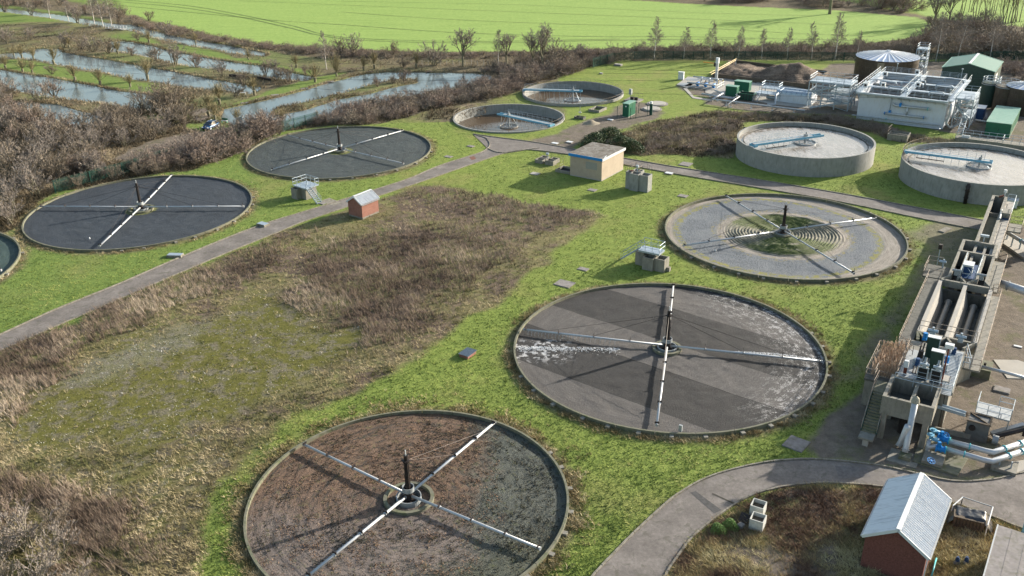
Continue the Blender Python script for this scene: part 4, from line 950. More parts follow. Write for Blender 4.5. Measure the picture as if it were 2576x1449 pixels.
kiosk(t3(2262, 908), 3.0, 1.6, 2.3, 'navy blue cabinet with a white top beside the pale block wall', 'navy', 'white', 'cabinet', 'cabinet')
kiosk(t3(2460, 1045), 14.5, 4.3, 2.65, 'long green container with a pale green roof, right of the pale block wall', 'green', 'green_roof', 'container', 'container', doors=2)
kiosk(t3(2, 604), .7, 1.3, 1.75, 'white cabinet on the concrete pad at the left end of the plant', 'white', 'white', 'cabinet', 'cabinet')
kiosk((2556, 525), 1.5, 1.8, 1.1, 'low pale blue cabinet on the grass at the right edge', 'white', 'white', 'cabinet', 'cabinet')
# green shed with gable facing the works
gs = site('green_shed', 'large dark green shed with a green metal gable roof behind the plant', 'shed', (2503, 197), 0, GA)
g0 = at(2503, 180, 5.0); gs.location = (g0.x, g0.y, 0)
pr = lambda x: [(x, 0, 0), (x, 10.9, 0), (x, 10.9, 4.9), (x, 5.45, 6.2), (x, 0, 4.9)]
MB().extr(pr(.15), None, (13.1, 0, 0)).build('wall', M['greendark'], gs)
sl = MB().box(0.13, .15, 0, .16, 0, 4.7).mesh('cladding_rib', M['greendark'])
for k in range(27): inst('cladding_rib', sl, gs, (0, .12 + k * .4, 0))
for s in (0, 1):
    y0, y1 = (-.1, 5.45) if s == 0 else (11.0, 5.45)
    MB().quad((0, y0, 4.93), (13.4, y0, 4.93), (13.4, y1, 6.27), (0, y1, 6.27)).quad((0, y0, 4.83), (0, y1, 6.17), (13.4, y1, 6.17), (13.4, y0, 4.83)).build('roof_slope', M['greenroof2'], gs)
    for xx in (0.0, 13.4): MB().beam((xx, y0, 4.9), (xx, y1, 6.24), .22, .16).build('verge_trim', M['green_roof'], gs)
    MB().beam((0, y0, 4.9), (13.4, y0, 4.9), .16, .16).build('eave_trim', M['green_roof'], gs)
MB().beam((0, 5.45, 6.3), (13.4, 5.45, 6.3), .5, .06).build('ridge_cap', M['white'], gs)
MB().box(3, 6.5, -.06, 0, 0, 3.6).build('roller_door', M['white'], gs)
# digester tanks with ribbed roofs
def digester(c, Ro, h, rise, label, nr=30, z0=-.1):
    t = thing('digester_tank', label, 'tank', (c[0], c[1], 0), 0, 'dark steel tanks of the plant')
    w = MB().ring(Ro - .12, Ro, z0, h, 72).build('tank_wall', M['tankdark'], t)
    hp_ = MB().ring(Ro, Ro + .05, 0, .09, 72).mesh('hoop', M['tankdark'])
    for k in range(int(h / 1.1)): inst('hoop', hp_, w, (0, 0, .8 + k * 1.1))
    rf = MB().lathe([(Ro + .12, h), (Ro * .5, h + rise * .55), (.35, h + rise)], 60).build('roof', M['ribroof'], t, True)
    rb = MB().extr([(.4, -.07, rise + .01), (.4, .07, rise + .01), (.4, 0, rise + .14)], None, (0, 0, 0))
    rb = MB(); a_ = (.4, rise); b_ = (Ro + .12, 0); 
    rb.beam((.4, 0, h + rise + .03), (Ro * .5, 0, h + rise * .55 + .05), .16, .14).beam((Ro * .5, 0, h + rise * .55 + .05), (Ro + .12, 0, h + .05), .22, .14)
    me = rb.mesh('roof_rib', M['sheet_white'])
    for k in range(nr): inst('roof_rib', me, rf, (0, 0, 0), (0, 0, 2 * PI * k / nr))
    MB().cyl((0, 0, h + rise - .05), (0, 0, h + rise + .25), .5, 16).build('roof_cap', M['ribroof'], t)
    return t
DG = digester((89.9, 219.2), 7.06, 6.0, 1.15, 'big dark round tank with a silver ribbed conical roof behind the pale block')
dx, dy = -0.86, -0.5
MB().box(6.98, 7.09, -.75, .75, .2, 5.6).build('pale_panel', simple('pale_tank_panel', (.22, .19, .13), .6, streak=1, dirt=(.1, .08, .05)), DG, rot=(0, 0, R(238)))
g0 = at(2541, 287, 0); digester((g0.x + 3.6, g0.y + 1.5), 4.2, 5.4, .9, 'dark round tank with a small ribbed roof at the right edge', 20)
for q, r0, h0, lb in (((2481, 266), 1.7, 5.0, 'narrow dark green tank between the pale block and the right edge'), ((2523, 277), 2.3, 5.2, 'plain dark tank just left of the small ribbed roof')):
    g0 = at(q[0], q[1]); tt = thing('storage_tank', lb, 'tank', (g0.x, g0.y, 0)); MB().cyl((0, 0, 0), (0, 0, h0), r0, 32).build('shell', M['tankdark'] if r0 > 2 else M['greendark'], tt)
    railing(tt, circ_pts(r0 - .1, h0, 14), 1.1, .9, 'galv', .03); MB().ring(r0, r0 + .06, h0 - .3, h0 - .15, 32).build('rim_band', M['galv_dull'], tt)
def stair(parent, p0, p1, w, mat='galv', rails=True, n=None):
    p0 = Vector(p0); p1 = Vector(p1); d = p1 - p0; hd = Vector((d.x, d.y, 0)).normalized(); sd = Vector((-hd.y, hd.x, 0)); n = n or max(4, round(d.z / .24))
    st = MB().beam(p0 + sd * w / 2, p1 + sd * w / 2, .05, .2).mesh('stringer', M[mat]); inst('stringer', st, parent)
    st = MB().beam(p0 - sd * w / 2, p1 - sd * w / 2, .05, .2).mesh('stringer', M[mat]); inst('stringer', st, parent)
    tm = MB().box(-.13, .13, -w / 2 + .03, w / 2 - .03, -.02, .02).mesh('tread', M[mat]); a = math.atan2(hd.y, hd.x)
    for k in range(n):
        p = p0.lerp(p1, (k + .5) / n); inst('tread', tm, parent, p, (0, 0, a))
    if rails:
        for s in (1, -1): railing(parent, [p0 + sd * (s * w / 2), p1 + sd * (s * w / 2)], 1.0, 1.2, mat, .022)
# ---- the pale aeration block
ab = site('aeration_tank', 'pale rectangular block tank with dark churning cells, walkways and steel railings on top', 'tank', (2384, 256.3), 5.4)
ab.location.z = 0
AX, AY, AH = 22.0, 16.6, 5.4
MB().box(0, .35, 0, AY, -.6, AH).build('wall', M['whiteblock'], ab); MB().box(.352, AX, 0, .35, -.6, AH).build('wall', M['whiteblock'], ab)
MB().box(.352, AX, AY - .35, AY, -.6, AH).build('wall', M['whiteblock'], ab); MB().box(AX + .002, AX + .35, 0, AY, -.6, AH).build('wall', M['whiteblock'], ab)
MB().box(.36, AX, 8.1, 8.5, 2, AH + .02).build('divider', M['concrete'], ab)
m, t, b = nt('dark_churning_water'); co = wpos(t); f = noise(t, co, 1.4, 5, .7, 1.5)
t.links.new(ramp(t, f, [(.45, (.022, .016, .022)), (.56, (.06, .05, .06)), (.66, (.42, .40, .43))]), b.inputs['Base Color']); b.inputs['Roughness'].default_value = .3
for y0, y1 in ((.36, 8.09), (8.51, AY - .36)):
    o = MB().box(.36, AX, y0, y1, 2.2, 4.1).build('cell_water', m, ab)
MB().box(6.5, 7.0, .36, 8.09, 4.15, AH - .02).build('baffle', M['conc_dark'], ab); MB().box(13, 13.4, .36, 8.09, 4.15, AH - .02).build('baffle', M['conc_dark'], ab)
MB().box(10, 10.4, 8.51, AY - .36, 4.15, AH - .02).build('baffle', M['conc_dark'], ab)
for x0, x1, y0, y1 in ((-.95, .1, -.2, AY + .6), (6, 7.3, 0, AY), (13, 14.2, 0, AY), (AX - .6, AX + .8, 0, AY), (0.2, AX, -1.0, .1), (0.2, AX, AY - .1, AY + 1.0), (.3, AX, 7.7, 8.9)):
    z0 = AH + rnd.uniform(.02, .05); w = MB().box(x0, x1, y0, y1, z0, z0 + .12).build('walkway', M['galv'], ab)
    if x1 - x0 < y1 - y0:
        railing(ab, [(x0 + .03, y0, z0 + .12), (x0 + .03, y1, z0 + .12)], 1.1, 1.6); railing(ab, [(x1 - .03, y0, z0 + .12), (x1 - .03, y1, z0 + .12)], 1.1, 1.6)
    else:
        railing(ab, [(x0, y0 + .03, z0 + .12), (x1, y0 + .03, z0 + .12)], 1.1, 1.6); railing(ab, [(x0, y1 - .03, z0 + .12), (x1, y1 - .03, z0 + .12)], 1.1, 1.6)
for y in np.arange(.5, AY, 1.6): MB().beam((-.85, y, AH), (0, y, AH - .8), .08).build('bracket', M['galv'], ab)
MB().beam((-1.0, -.2, AH + .1), (-1.0, AY + .6, AH + .1), .1, .3).build('edge_beam', M['galv'], ab)
def pipe_on(o, pts, r, mat='pipe', name='pipe', fl=None, flm='teal'):
    p = MB().pipe(pts, r, 10).build(name, M[mat], o, True)
    if fl:
        for f in fl:
            a_, b_ = Vector(pts[0]), Vector(pts[-1]); q = a_.lerp(b_, f); d = (b_ - a_).normalized() * .06
            MB().cyl(q - d, q + d, r + .09, 12).build('flange', M[flm], p)
    return p
pipe_on(ab, [(-.35, 9.1, 5.0), (-.35, -1.2, 5.0)], .11); pipe_on(ab, [(-.5, 9.7, 4.1), (-.5, 9.7, 3.75), (-.5, 9.2, 3.7), (-.5, 2.9, 3.7)], .24, fl=(.95,)); pipe_on(ab, [(-.5, 11.3, 1.9), (-.5, 3.5, 1.9)], .22, fl=(.02, .97), flm='blue')
pipe_on(ab, [(-.45, 17.5, .75), (-.45, .5, .75)], .12, fl=(.4,)); pipe_on(ab, [(-.9, 9, .15), (-.9, .3, .15)], .14)
pipe_on(ab, [(-.5, 7.0, 3.6), (-.5, 7.0, 1.9)], .2); pipe_on(ab, [(-.3, 10.3, 5.3), (-.3, 10.3, 2.0)], .07, 'galv_dull'); pipe_on(ab, [(-.4, 8.4, 5.3), (-.4, 8.4, 3.8)], .07, 'galv_dull')
MB().box(-.75, -.25, 8.2, 8.6, 3.6, 4.3).build('valve', M['blue'], ab); MB().box(-.4, -.0, 10.1, 10.5, 1.8, 2.5).build('valve', M['blue'], ab)
pipe_on(ab, [(1.5, -1.5, .5), (.5, -1.5, .4), (-.4, -1.2, .6), (-.6, -.5, 1.4), (-.3, -.8, 3.5), (-.3, -.8, 5.2)], .2)
for (x, y) in ((1.0, 15.5), (13.8, 14.5), (3, 12.5), (6.7, 6.5), (19, 9), (2.5, 15.6)):
    bx = MB().box(x, x + .5, y, y + .9, AH + .9, AH + 1.8).build('control_box', M['white'], ab); MB().cyl((x - .02, y + .45, AH + 1.35), (x, y + .45, AH + 1.35), .25, 12).build('dial', M['black'], bx)
for (x, y, l) in ((4, 12, 3.5), (9, 10.5, 4), (15, 11, 3), (10, 4, 3), (17, 3.5, 3.5), (3, 4, 2.5), (8, 14.5, 3), (12, 9.6, 3)):
    pipe_on(ab, [(x, y, AH + .2), (x, y, AH + .8), (x + .2, y - .2, AH + 1.0), (x + .2, y - l, AH + 1.0), (x + .2, y - l - .2, AH + .3)], .16, 'galv', 'air_pipe')
for (x, y) in ((21.5, 1), (.1, -.1), (21, 14)): MB().cyl((x, y, AH), (x, y, AH + 2.4), .05, 6).box(x - .15, x + .15, y - .15, y + .15, AH + 2.3, AH + 2.5).build('lamp_post', M['galv'], ab)
def tower(q, X, Y, levels, label, rz=GA, stairs=True, name='steel_tower', braces=True, z0=0.0, group='galvanised steel access towers'):
    o = site(name, label, 'access tower', q, z0, rz, group)
    col = MB().box(-.1, .1, -.1, .1, 0, levels[-1]).mesh('column', M['galv'])
    nx = max(1, round(X / 3.2)); ny = max(1, round(Y / 3.2))
    for i in range(nx + 1):
        for j in range(ny + 1):
            if i in (0, nx) or j in (0, ny): inst('column', col, o, (X * i / nx, Y * j / ny, 0))
    for k, z in enumerate(levels):
        for a_, b_ in (((0, 0), (X, 0)), ((0, Y), (X, Y)), ((0, 0), (0, Y)), ((X, 0), (X, Y))):
            MB().beam((*a_, z), (*b_, z), .12, .24).build('beam', M['galv'], o)
        f = 1.0 if k == len(levels) - 1 else .5
        MB().box(.05, X - .05, .05, Y * f - .05, z + .13, z + .18).build('deck', M['galv'], o)
        railing(o, [(0, 0, z + .15), (X, 0, z + .15), (X, Y * f, z + .15), (0, Y * f, z + .15)], 1.1, 1.5, closed=True, r=.03)
    if braces:
        zz = [0] + list(levels)
        for k in range(len(zz) - 1):
            MB().beam((0, 0, zz[k]), (0, Y, zz[k + 1]), .09).build('brace', M['galv'], o); MB().beam((X, 0, zz[k + 1]), (0, 0, zz[k]), .09).build('brace', M['galv'], o)
            MB().beam((0, Y, zz[k]), (0, 0, zz[k + 1]), .09).build('brace', M['galv'], o)
    if stairs:
        zz = [0] + list(levels)
        for k in range(len(zz) - 1):
            ya, yb = (Y * .9, Y * .15) if k % 2 == 0 else (Y * .15, Y * .9); stair(o, (-.6, ya, zz[k]), (-.6, yb, zz[k + 1] + .15), .9)
    return o
tower(v7(590, 650), 5.5, 8.6, (1.6, 3.4, 5.4), 'open galvanised stair tower at the left end of the pale block')
tower(v7(1950, 850), 7.5, 3.2, (2.0, 4.4, 5.6), 'tall braced steel tower at the right end of the pale block')
tower(v7(2240, 600), 3.2, 2.6, (1.5, 3.0, 4.6), 'dark steel stair tower between the block and the round tanks')
tower((2322, 192), 3.0, 2.4, (2.0, 4.0, 6.3), 'narrow stair tower on the right side of the big ribbed tank', z0=0)
pb = site('pipe_bend', 'pair of large grey pipes with turquoise ends left of the pale block', 'pipe', v7(760, 650))
pipe_on(pb, [(2, 1.0, 4.2), (2, 1.6, 4.4), (1.5, 1.8, 4.2), (0, .6, 1.6), (0, 0, 1.4)], .34, fl=(1.0,)); pipe_on(pb, [(2.5, -.8, 3.6), (0.3, -.8, 3.6)], .36, fl=(1.0,)); 
MB().cyl((.6, .5, 0), (.6, .5, 1.2), .1, 8).cyl((1.9, -.8, 0), (1.9, -.8, 3.2), .1, 8).build('pipe_support', M['galv'], pb, kind='stuff')
# ---- low covered tank, pipes, pumps of the yard
lt = site('low_covered_tank', 'low white concrete tank with two long silver half-round covers on top', 'tank', t3(965, 795))
MB().box(0, 4.6, 0, 8.0, -.1, 1.75).build('wall', M['whiteblock'], lt)
for x in (1.1, 3.4):
    cv = MB()
    for k in range(7):
        y0 = .1 + k * 1.12; prof = [(x + .95 * math.cos(i * PI / 8), y0, 1.76 + .75 * math.sin(i * PI / 8)) for i in range(9)]
        MB().extr(prof, None, (0, 1.06, 0)).build('cover_panel', M['galv'], lt)
def yardpipe(pts, r, label, mat='pipe', zs=None, sup=True):
    P = [at(q[0], q[1], z) for (q, z) in pts]; o = thing('yard_pipe', label, 'pipe', tuple(P[0] * 1.0)[:2] + (0,), 0, 'pipes of the plant yard'); O = Vector((P[0].x, P[0].y, 0)); L = [p - O for p in P]
    MB().pipe(L, r, 10).build('pipe', M[mat], o, True)
    if sup:
        for i in range(len(L) - 1):
            n = int((L[i + 1] - L[i]).length / 3.5)
            for k in range(n):
                p = L[i].lerp(L[i + 1], (k + .5) / n); MB().cyl((p.x, p.y, 0), (p.x, p.y, p.z), .07, 6).box(p.x - .2, p.x + .2, p.y - .2, p.y + .2, 0, .05).build('support', M['galv'], o)
    return o
yardpipe([(v8(600, 800), .15), (v8(600, 790), 1.0), (v8(1100, 850), 1.0), (v8(2200, 985), .7)], .17, 'long pale pipe running along the front of the yard on short posts')
yardpipe([(v8(420, 700), .4), (v8(720, 745), .4), (v8(960, 780), .4), (v8(1030, 745), .4)], .22, 'short thick pale pipe in front of the dark green kiosk')
yardpipe([(v8(610, 785), 1.0), (v8(790, 690), 1.2), (v8(650, 640), 1.2)], .18, 'pale pipe angling back to the blue pumps')
yardpipe([(v8(875, 945), .1), (v8(875, 870), 1.1), (v8(1075, 745), 1.2), (v8(1010, 715), 1.2), (v8(1130, 655), 1.2)], .12, 'thin pale pipe bending over the long one')
yardpipe([(v8(1550, 880), .3), (v8(1690, 885), .3), (v8(1700, 720), 2.0), (v8(1740, 690), 2.2)], .2, 'pale pipe rising beside the low covered tank')
yardpipe([(t3(2210, 905), .3), (t3(2300, 920), .3)], .2, 'short pale pipe leading to the green container', sup=False)
# pump skid
ps = site('pump_skid', 'cluster of small blue pumps and pale pipework on a concrete plinth', 'pumps', v8(630, 610))
MB().box(-1.5, 3.5, -1.5, 7.0, -.05, .12).build('plinth', M['concrete_pale'], ps)
for k in range(3):
    y = .2 + k * 2.0; p = MB().cyl((0, y, .75), (.9, y, .75), .33, 12).box(.2, .7, y - .25, y + .25, .1, .6).build('pump', M['blue'], ps); MB().cyl((-.15, y, .75), (0, y, .75), .4, 12).build('pump_flange', M['blue'], p)
    pipe_on(ps, [(.9, y, .75), (2.4, y, .75), (2.4, y, 1.6), (3.2, y, 1.6)], .16)
pipe_on(ps, [(-.5, -.6, .9), (-.5, 6.5, .9)], .18); pipe_on(ps, [(3.2, -.8, 1.6), (3.2, 6.6, 1.6)], .16)
for k in range(4): MB().cyl((3.6, -.8 + 1.1 * k, 0), (3.6, -.8 + 1.1 * k, 1.3), .06, 8).cyl((3.6, -.8 + 1.1 * k, 1.2), (3.6, -.8 + 1.1 * k, 1.5), .16, 8).build('valve_stand', M['yellow'], ps)
for k in range(3): MB().beam((1.5 + k, 1, 1.4), (1.8 + k, 5, 1.7), .12).build('conduit', M['galv'], ps)
railing(ps, [(3.4, -1.2, .1), (-1.3, -1.2, .1)], 1.1, 1.3)
cs = site('square_column', 'tall slim pale square column with an orange arm, on the plant yard', 'column', t3(252, 612), 0)
MB().box(-.28, .28, -.28, .28, 0, 4.3).build('shaft', M['pipe'], cs); MB().box(-.36, .36, -.36, .36, 4.3, 5.6).build('head', M['white'], cs); MB().beam((0, .3, 4.2), (0, 3.6, 4.25), .12, .16).build('arm', M['orange'], cs)
MB().box(-.3, .3, .28, .8, 3.5, 4.4).build('winch', M['black'], cs)
for k, (q0, q1) in enumerate(((t3(205, 550), t3(405, 443)), (t3(215, 562), t3(400, 455)))):
    a_, b_ = at(*q0, 1.5), at(*q1, 2.2); o = thing('guard_rail', ('upper' if k == 0 else 'lower') + ' long pale sloping rail behind the slim column', 'railing', (a_.x, a_.y, 0)); MB().cyl((0, 0, 1.5), (b_.x - a_.x, b_.y - a_.y, 2.2), .06, 6).build('rail', M['yellow'], o)
    MB().cyl((b_.x - a_.x, b_.y - a_.y, 0), (b_.x - a_.x, b_.y - a_.y, 2.2), .05, 6).build('post', M['galv'], o)
sk_ = site('skip', 'dark green open waste skip in front of the steel steps', 'skip', t3(527, 765))
pr0 = [(0, .25, .1), (0, 3.3, .1), (0, 3.6, 1.5), (0, -.1, 1.5)]
MB().quad((0, .25, .1), (0, -.1, 1.5), (0, 3.6, 1.5), (0, 3.3, .1)).quad((2, .25, .1), (2, 3.3, .1), (2, 3.6, 1.5), (2, -.1, 1.5)).quad((0, .25, .1), (2, .25, .1), (2, -.1, 1.5), (0, -.1, 1.5)).quad((0, 3.3, .1), (0, 3.6, 1.5), (2, 3.6, 1.5), (2, 3.3, .1)).quad((0, .25, .1), (0, 3.3, .1), (2, 3.3, .1), (2, .25, .1)).build('body', M['greendark'], sk_)
MB().beam((0, -.1, 1.5), (0, 3.6, 1.5), .1).beam((2, -.1, 1.5), (2, 3.6, 1.5), .1).beam((0, -.1, 1.5), (2, -.1, 1.5), .1).beam((0, 3.6, 1.5), (2, 3.6, 1.5), .1).build('rim', M['green'], sk_)
rbm = MB().box(-.07, 0, -.05, .05, .1, 1.45).mesh('rib', M['green'])
for k in range(5): inst('rib', rbm, sk_, (0, .4 + k * .7, 0))
st1 = site('access_steps', 'galvanised steps and small platform between the skip and the low covered tank', 'steps', v8(1385, 835)); stair(st1, (-.3, .6, 0), (2.0, .6, 1.5), 1.1)
MB().box(2.0, 4.8, -4.2, 1.4, 1.4, 1.5).build('deck', M['galv'], st1); railing(st1, [(2.0, -4.2, 1.5), (4.8, -4.2, 1.5), (4.8, 1.4, 1.5)], 1.1, 1.3, r=.035); railing(st1, [(2.0, 0, 1.5), (2.0, -4.2, 1.5)], 1.1, 1.3, r=.035)
for (x, y) in ((2.1, -4.1), (4.7, -4.1), (4.7, 1.3), (2.1, 1.3)): MB().cyl((x, y, 0), (x, y, 1.4), .07, 6).build('leg', M['galv'], st1)
MB().cyl((3, -1, .6), (3, -4.5, .6), .4, 12).build('pump_barrel', M['galv_dull'], st1)
st2 = site('access_steps', 'small galvanised platform with rails beside the larger green kiosk', 'steps', v8(1590, 700)); MB().box(0, 2.6, -2, 2, 1.2, 1.3).build('deck', M['galv'], st2); railing(st2, [(0, -2, 1.3), (2.6, -2, 1.3), (2.6, 2, 1.3), (0, 2, 1.3)], 1.1, 1.0, closed=True, r=.035)
for (x, y) in ((0.1, -1.9), (2.5, -1.9), (2.5, 1.9), (.1, 1.9)): MB().cyl((x, y, 0), (x, y, 1.2), .07, 6).build('leg', M['galv'], st2)
# yard slabs
def pad(pts, z, label, mat='concrete_pale', h=.06, cat='slab', name='concrete_pad'):
    P = poly_at(pts); c = (sum(p[0] for p in P) / len(P), sum(p[1] for p in P) / len(P))
    return solo(MB().prism([(p[0] - c[0], p[1] - c[1]) for p in P], -.05, h), name, M[mat], label, cat, loc=(c[0], c[1], z))
pad([t3(5, 668), t3(30, 665), t3(85, 730), t3(240, 755), t3(225, 765), t3(75, 742)], .0, 'pale angled kerb slab round the left end of the yard')
pad([t3(-45, 640), t3(40, 580), t3(180, 590), t3(150, 640), t3(30, 665)], .0, 'pale concrete pad under the white cabinet', h=.1)
pad([t3(180, 600), t3(350, 590), t3(620, 640), t3(560, 700), t3(330, 740), t3(170, 700)], .0, 'pale pinkish concrete yard under the pumps and kiosks', h=.05)
pad([t3(560, 610), t3(760, 640), t3(1000, 690), t3(980, 820), t3(700, 790), t3(540, 760)], .0, 'concrete yard under the steps and the low covered tank', h=.045)
pad([t3(1020, 790), t3(1370, 850), t3(1380, 760), t3(1100, 700)], .0, 'pink concrete yard under the stair tower', h=.04)
pad([t3(2040, 960), t3(2300, 900), t3(2300, 850), t3(2100, 860)], .0, 'dark concrete yard at the foot of the braced tower', 'slab', .04)
for q, lb, z in ((t3(75, 602), 'dark round chamber cover on the pad behind the white cabinet', .12), (t3(20, 640), 'dark round chamber cover on the pad in front of the white cabinet', .12)):
    g0 = at(*q); solo(MB().cyl((0, 0, 0), (0, 0, z), 1.7, 28), 'chamber_cover', M['galv_dull'], lb, 'cover', loc=(g0.x, g0.y, 0))
# spoil heap in its timber bay
bay = thing('storage_bay', 'low timber-walled bay round the heap of earth in the plant yard', 'wall', (0, 0, 0))
P4 = [at2(t3(230, 583)), at2(t3(365, 478)), at2(t3(1095, 565)), at2(t3(955, 668))]
for i in range(4):
    a_, b_ = Vector((*P4[i], 0)), Vector((*P4[(i + 1) % 4], 0)); n = max(3, int((b_ - a_).length / 3))
    for k in range(n): MB().beam(a_.lerp(b_, k / n) + Vector((0, 0, .5)), a_.lerp(b_, (k + .985) / n) + Vector((0, 0, .5)), .25, 1.0).build('wall_panel', M['timber'], bay)
cx = sum(p[0] for p in P4) / 4; cy = sum(p[1] for p in P4) / 4; gx_, gy_ = np.meshgrid(np.linspace(-22, 22, 110), np.linspace(-22, 22, 110)); xs, ys = gx_.ravel() + cx, gy_.ravel() + cy
s = sdist(xs, ys, P4); g1, g2_, g3 = at2(t3(880, 600)), at2(t3(700, 600)), at2(t3(430, 560))
z = 3.1 * np.exp(-((xs - g1[0]) ** 2 + (ys - g1[1]) ** 2) / 22) + 1.9 * np.exp(-((xs - g2_[0]) ** 2 + (ys - g2_[1]) ** 2) / 20) + 1.6 * np.exp(-((xs - g3[0]) ** 2 + (ys - g3[1]) ** 2) / 36)
z = (z + .5 + .55 * fbm(xs, ys, 2.2, 60)) * sm(s, -.2, 1.2) - .1
i = np.arange(110 * 110).reshape(110, 110); Fq = np.stack([i[:-1, :-1], i[:-1, 1:], i[1:, 1:], i[1:, :-1]], -1).reshape(-1, 4); Fq = Fq[(s[Fq] > -.3).all(1)]
m, t, b = nt('heaped_earth'); co = wpos(t); f = mth(t, 'ADD', mth(t, 'MULTIPLY', noise(t, co, .35, 5, .7), .5), mth(t, 'MULTIPLY', noise(t, co, 3, 5, .75), .5))
t.links.new(ramp(t, f, [(.36, (.05, .036, .026)), (.5, (.13, .095, .07)), (.62, (.22, .165, .12)), (.72, (.36, .31, .26))]), b.inputs['Base Color']); b.inputs['Roughness'].default_value = .95; bump(t, b, noise(t, co, 3, 6, .75), .9, .3)
o = D.objects.new('earth_heap', np_mesh('earth_heap', np.stack([xs - cx, ys - cy, z], 1), Fq, m, None, False)); link(o); o.location = (cx, cy, 0); o['label'] = 'brown mounds of dug earth and rubble inside the timber bay'; o['category'] = 'earth heap'; o['kind'] = 'stuff'
# ---- concrete chambers with platforms on the lawns
def chamber(o, boxes, mat='concrete', th=.14):
    """open topped cells: (x0,x1,y0,y1,z1)"""
    for (x0, x1, y0, y1, z1) in boxes:
        MB().box(x0, x1, y0, y0 + th, -.1, z1).box(x0, x1, y1 - th, y1, -.1, z1 - .002).box(x0, x0 + th, y0 + th, y1 - th, -.1, z1 - .001).box(x1 - th, x1, y0 + th, y1 - th, -.1, z1 - .001).build('cell', M[mat], o)
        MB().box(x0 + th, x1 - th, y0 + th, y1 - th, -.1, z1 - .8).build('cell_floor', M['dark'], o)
c1 = site('distribution_chamber', 'grey concrete chamber topped by a galvanised platform with steps, beside the small brick shed', 'chamber', (771, 503), rz=R(50))
chamber(c1, [(0, 2.2, 0, 1.5, 1.85), (0.2, 2.0, 1.5, 3.0, 1.85), (-.9, .0, 1.2, 2.6, 1.75)], 'concrete')
MB().box(-.4, 2.4, -.5, 2.6, 1.95, 2.12).build('deck', M['galv'], c1); railing(c1, [(-.4, .6, 2.1), (-.4, 2.6, 2.1), (2.4, 2.6, 2.1), (2.4, -.5, 2.1), (1.6, -.5, 2.1)], 1.1, 1.1, r=.03)
stair(c1, (.2, -3.0, 0), (.2, -.5, 2.1), .9, n=9); MB().cyl((1, .8, 2.1), (1, .8, 2.9), .09, 8).build('valve_spindle', M['galv'], c1)
pad([(806, 506), (828, 498), (860, 510), (838, 518)], 0, 'pale concrete landing slab at the foot of the platform steps', 'kerb', .03)
c2 = site('distribution_chamber', 'cluster of pale concrete cells under a railed steel platform, between the two large beds', 'chamber', (1641, 683), rz=GA)
chamber(c2, [(0, 1.4, 0, 1.5, 1.75), (.35, 1.9, -1.5, 0, 1.75), (1.4, 3.0, 0.2, 1.7, 1.9), (1.0, 2.4, 1.7, 3.0, 1.9)], 'concrete')
MB().box(1.0, 1.5, -1.95, -1.5, -.1, .55).build('toe_block', M['concrete'], c2)
MB().box(.5, 2.3, -.6, 2.4, 2.15, 2.4).build('deck', M['galv'], c2); railing(c2, [(.5, 2.4, 2.4), (.5, -.6, 2.4), (2.3, -.6, 2.4), (2.3, 2.4, 2.4)], 1.15, 1.0, r=.03)
stair(c2, (2.0, 5.4, 0), (2.0, 2.4, 2.35), .8, n=9)
c3 = site('distribution_chamber', 'tall streaked concrete chamber with rusty rails on top, right of the beige building', 'chamber', (1604, 482), rz=GA)
chamber(c3, [(0, 1.5, 0, 1.6, 2.85), (.3, 1.9, -1.6, 0, 2.75), (1.5, 2.9, .3, 1.9, 2.85), (0.5, 1.5, 1.6, 2.5, 2.9)], 'tank_wall')
railing(c3, [(.1, 2.4, 2.85), (.1, .9, 2.85)], 1.1, 1.0, 'rustrail'); railing(c3, [(2.9, 1.8, 2.85), (2.9, -.2, 2.85), (1.8, -1.5, 2.8)], 1.1, 1.0, 'rustrail'); railing(c3, [(1.5, .1, 2.85), (.2, .1, 2.85)], 1.1, 1.0, 'rustrail'); railing(c3, [(1.0, 2.4, 2.85), (2.8, 1.9, 2.85)], 1.1, 1.0, 'rustrail')
MB().cyl((1.4, .9, 2.8), (1.4, .9, 3.7), .08, 8).box(1.2, 1.6, .7, 1.1, 3.6, 3.95).build('actuator', M['galv'], c3); MB().ring(.0, .3, 3.0, 3.1, 12, c=(.9, 1.6)).build('handwheel', M['redbrown'], c3)
c4 = site('distribution_chamber', 'low cross-shaped concrete chamber left of the beige building', 'chamber', (1378, 415), rz=GA)
chamber(c4, [(0, 1.3, 1.1, 2.7, .65), (0, 1.4, -1.1, .6, .8), (1.5, 2.7, 1.2, 2.6, .7), (1.5, 2.7, -.9, .5, .7)], 'concrete')
railing(c4, [(2.7, 3.3, .1), (3.4, 0, .1), (2.7, -1.6, .1)], 1.1, 1.2, 'rustrail'); MB().cyl((1.4, .9, .4), (1.4, .9, 1.5), .07, 8).cyl((1.4, .9, 1.4), (1.4, .9, 1.7), .28, 10).build('actuator', M['galv'], c4)
c5 = site('distribution_chamber', 'square concrete chamber on the slope between the two tall round tanks', 'chamber', t3(1690, 1075), rz=GA)
chamber(c5, [(0, 3.0, 0, 3.6, 1.2)], 'concrete'); MB().box(1.2, 1.4, .2, 3.4, .9, 1.15).build('cross_wall', M['concrete'], c5); railing(c5, [(0, 3.6, 1.2), (3.0, 3.6, 1.2)], 1.1, 1.4, 'rustrail')
c6 = site('square_pit', 'square concrete pit with raised kerb right of the nearer sunken tank', 'pit', t2(1945, 852), rz=GA)
chamber(c6, [(0, 3.6, 0, 2.6, .5)], 'concrete', .22); railing(c6, [(3.6, 2.5, .5), (3.6, 0, .5)], 1.1, 1.2, 'rustrail')
c7 = site('valve_chamber', 'small dark concrete box with a black valve spindle beside the gravel track', 'chamber', t2(1825, 905), rz=GA)
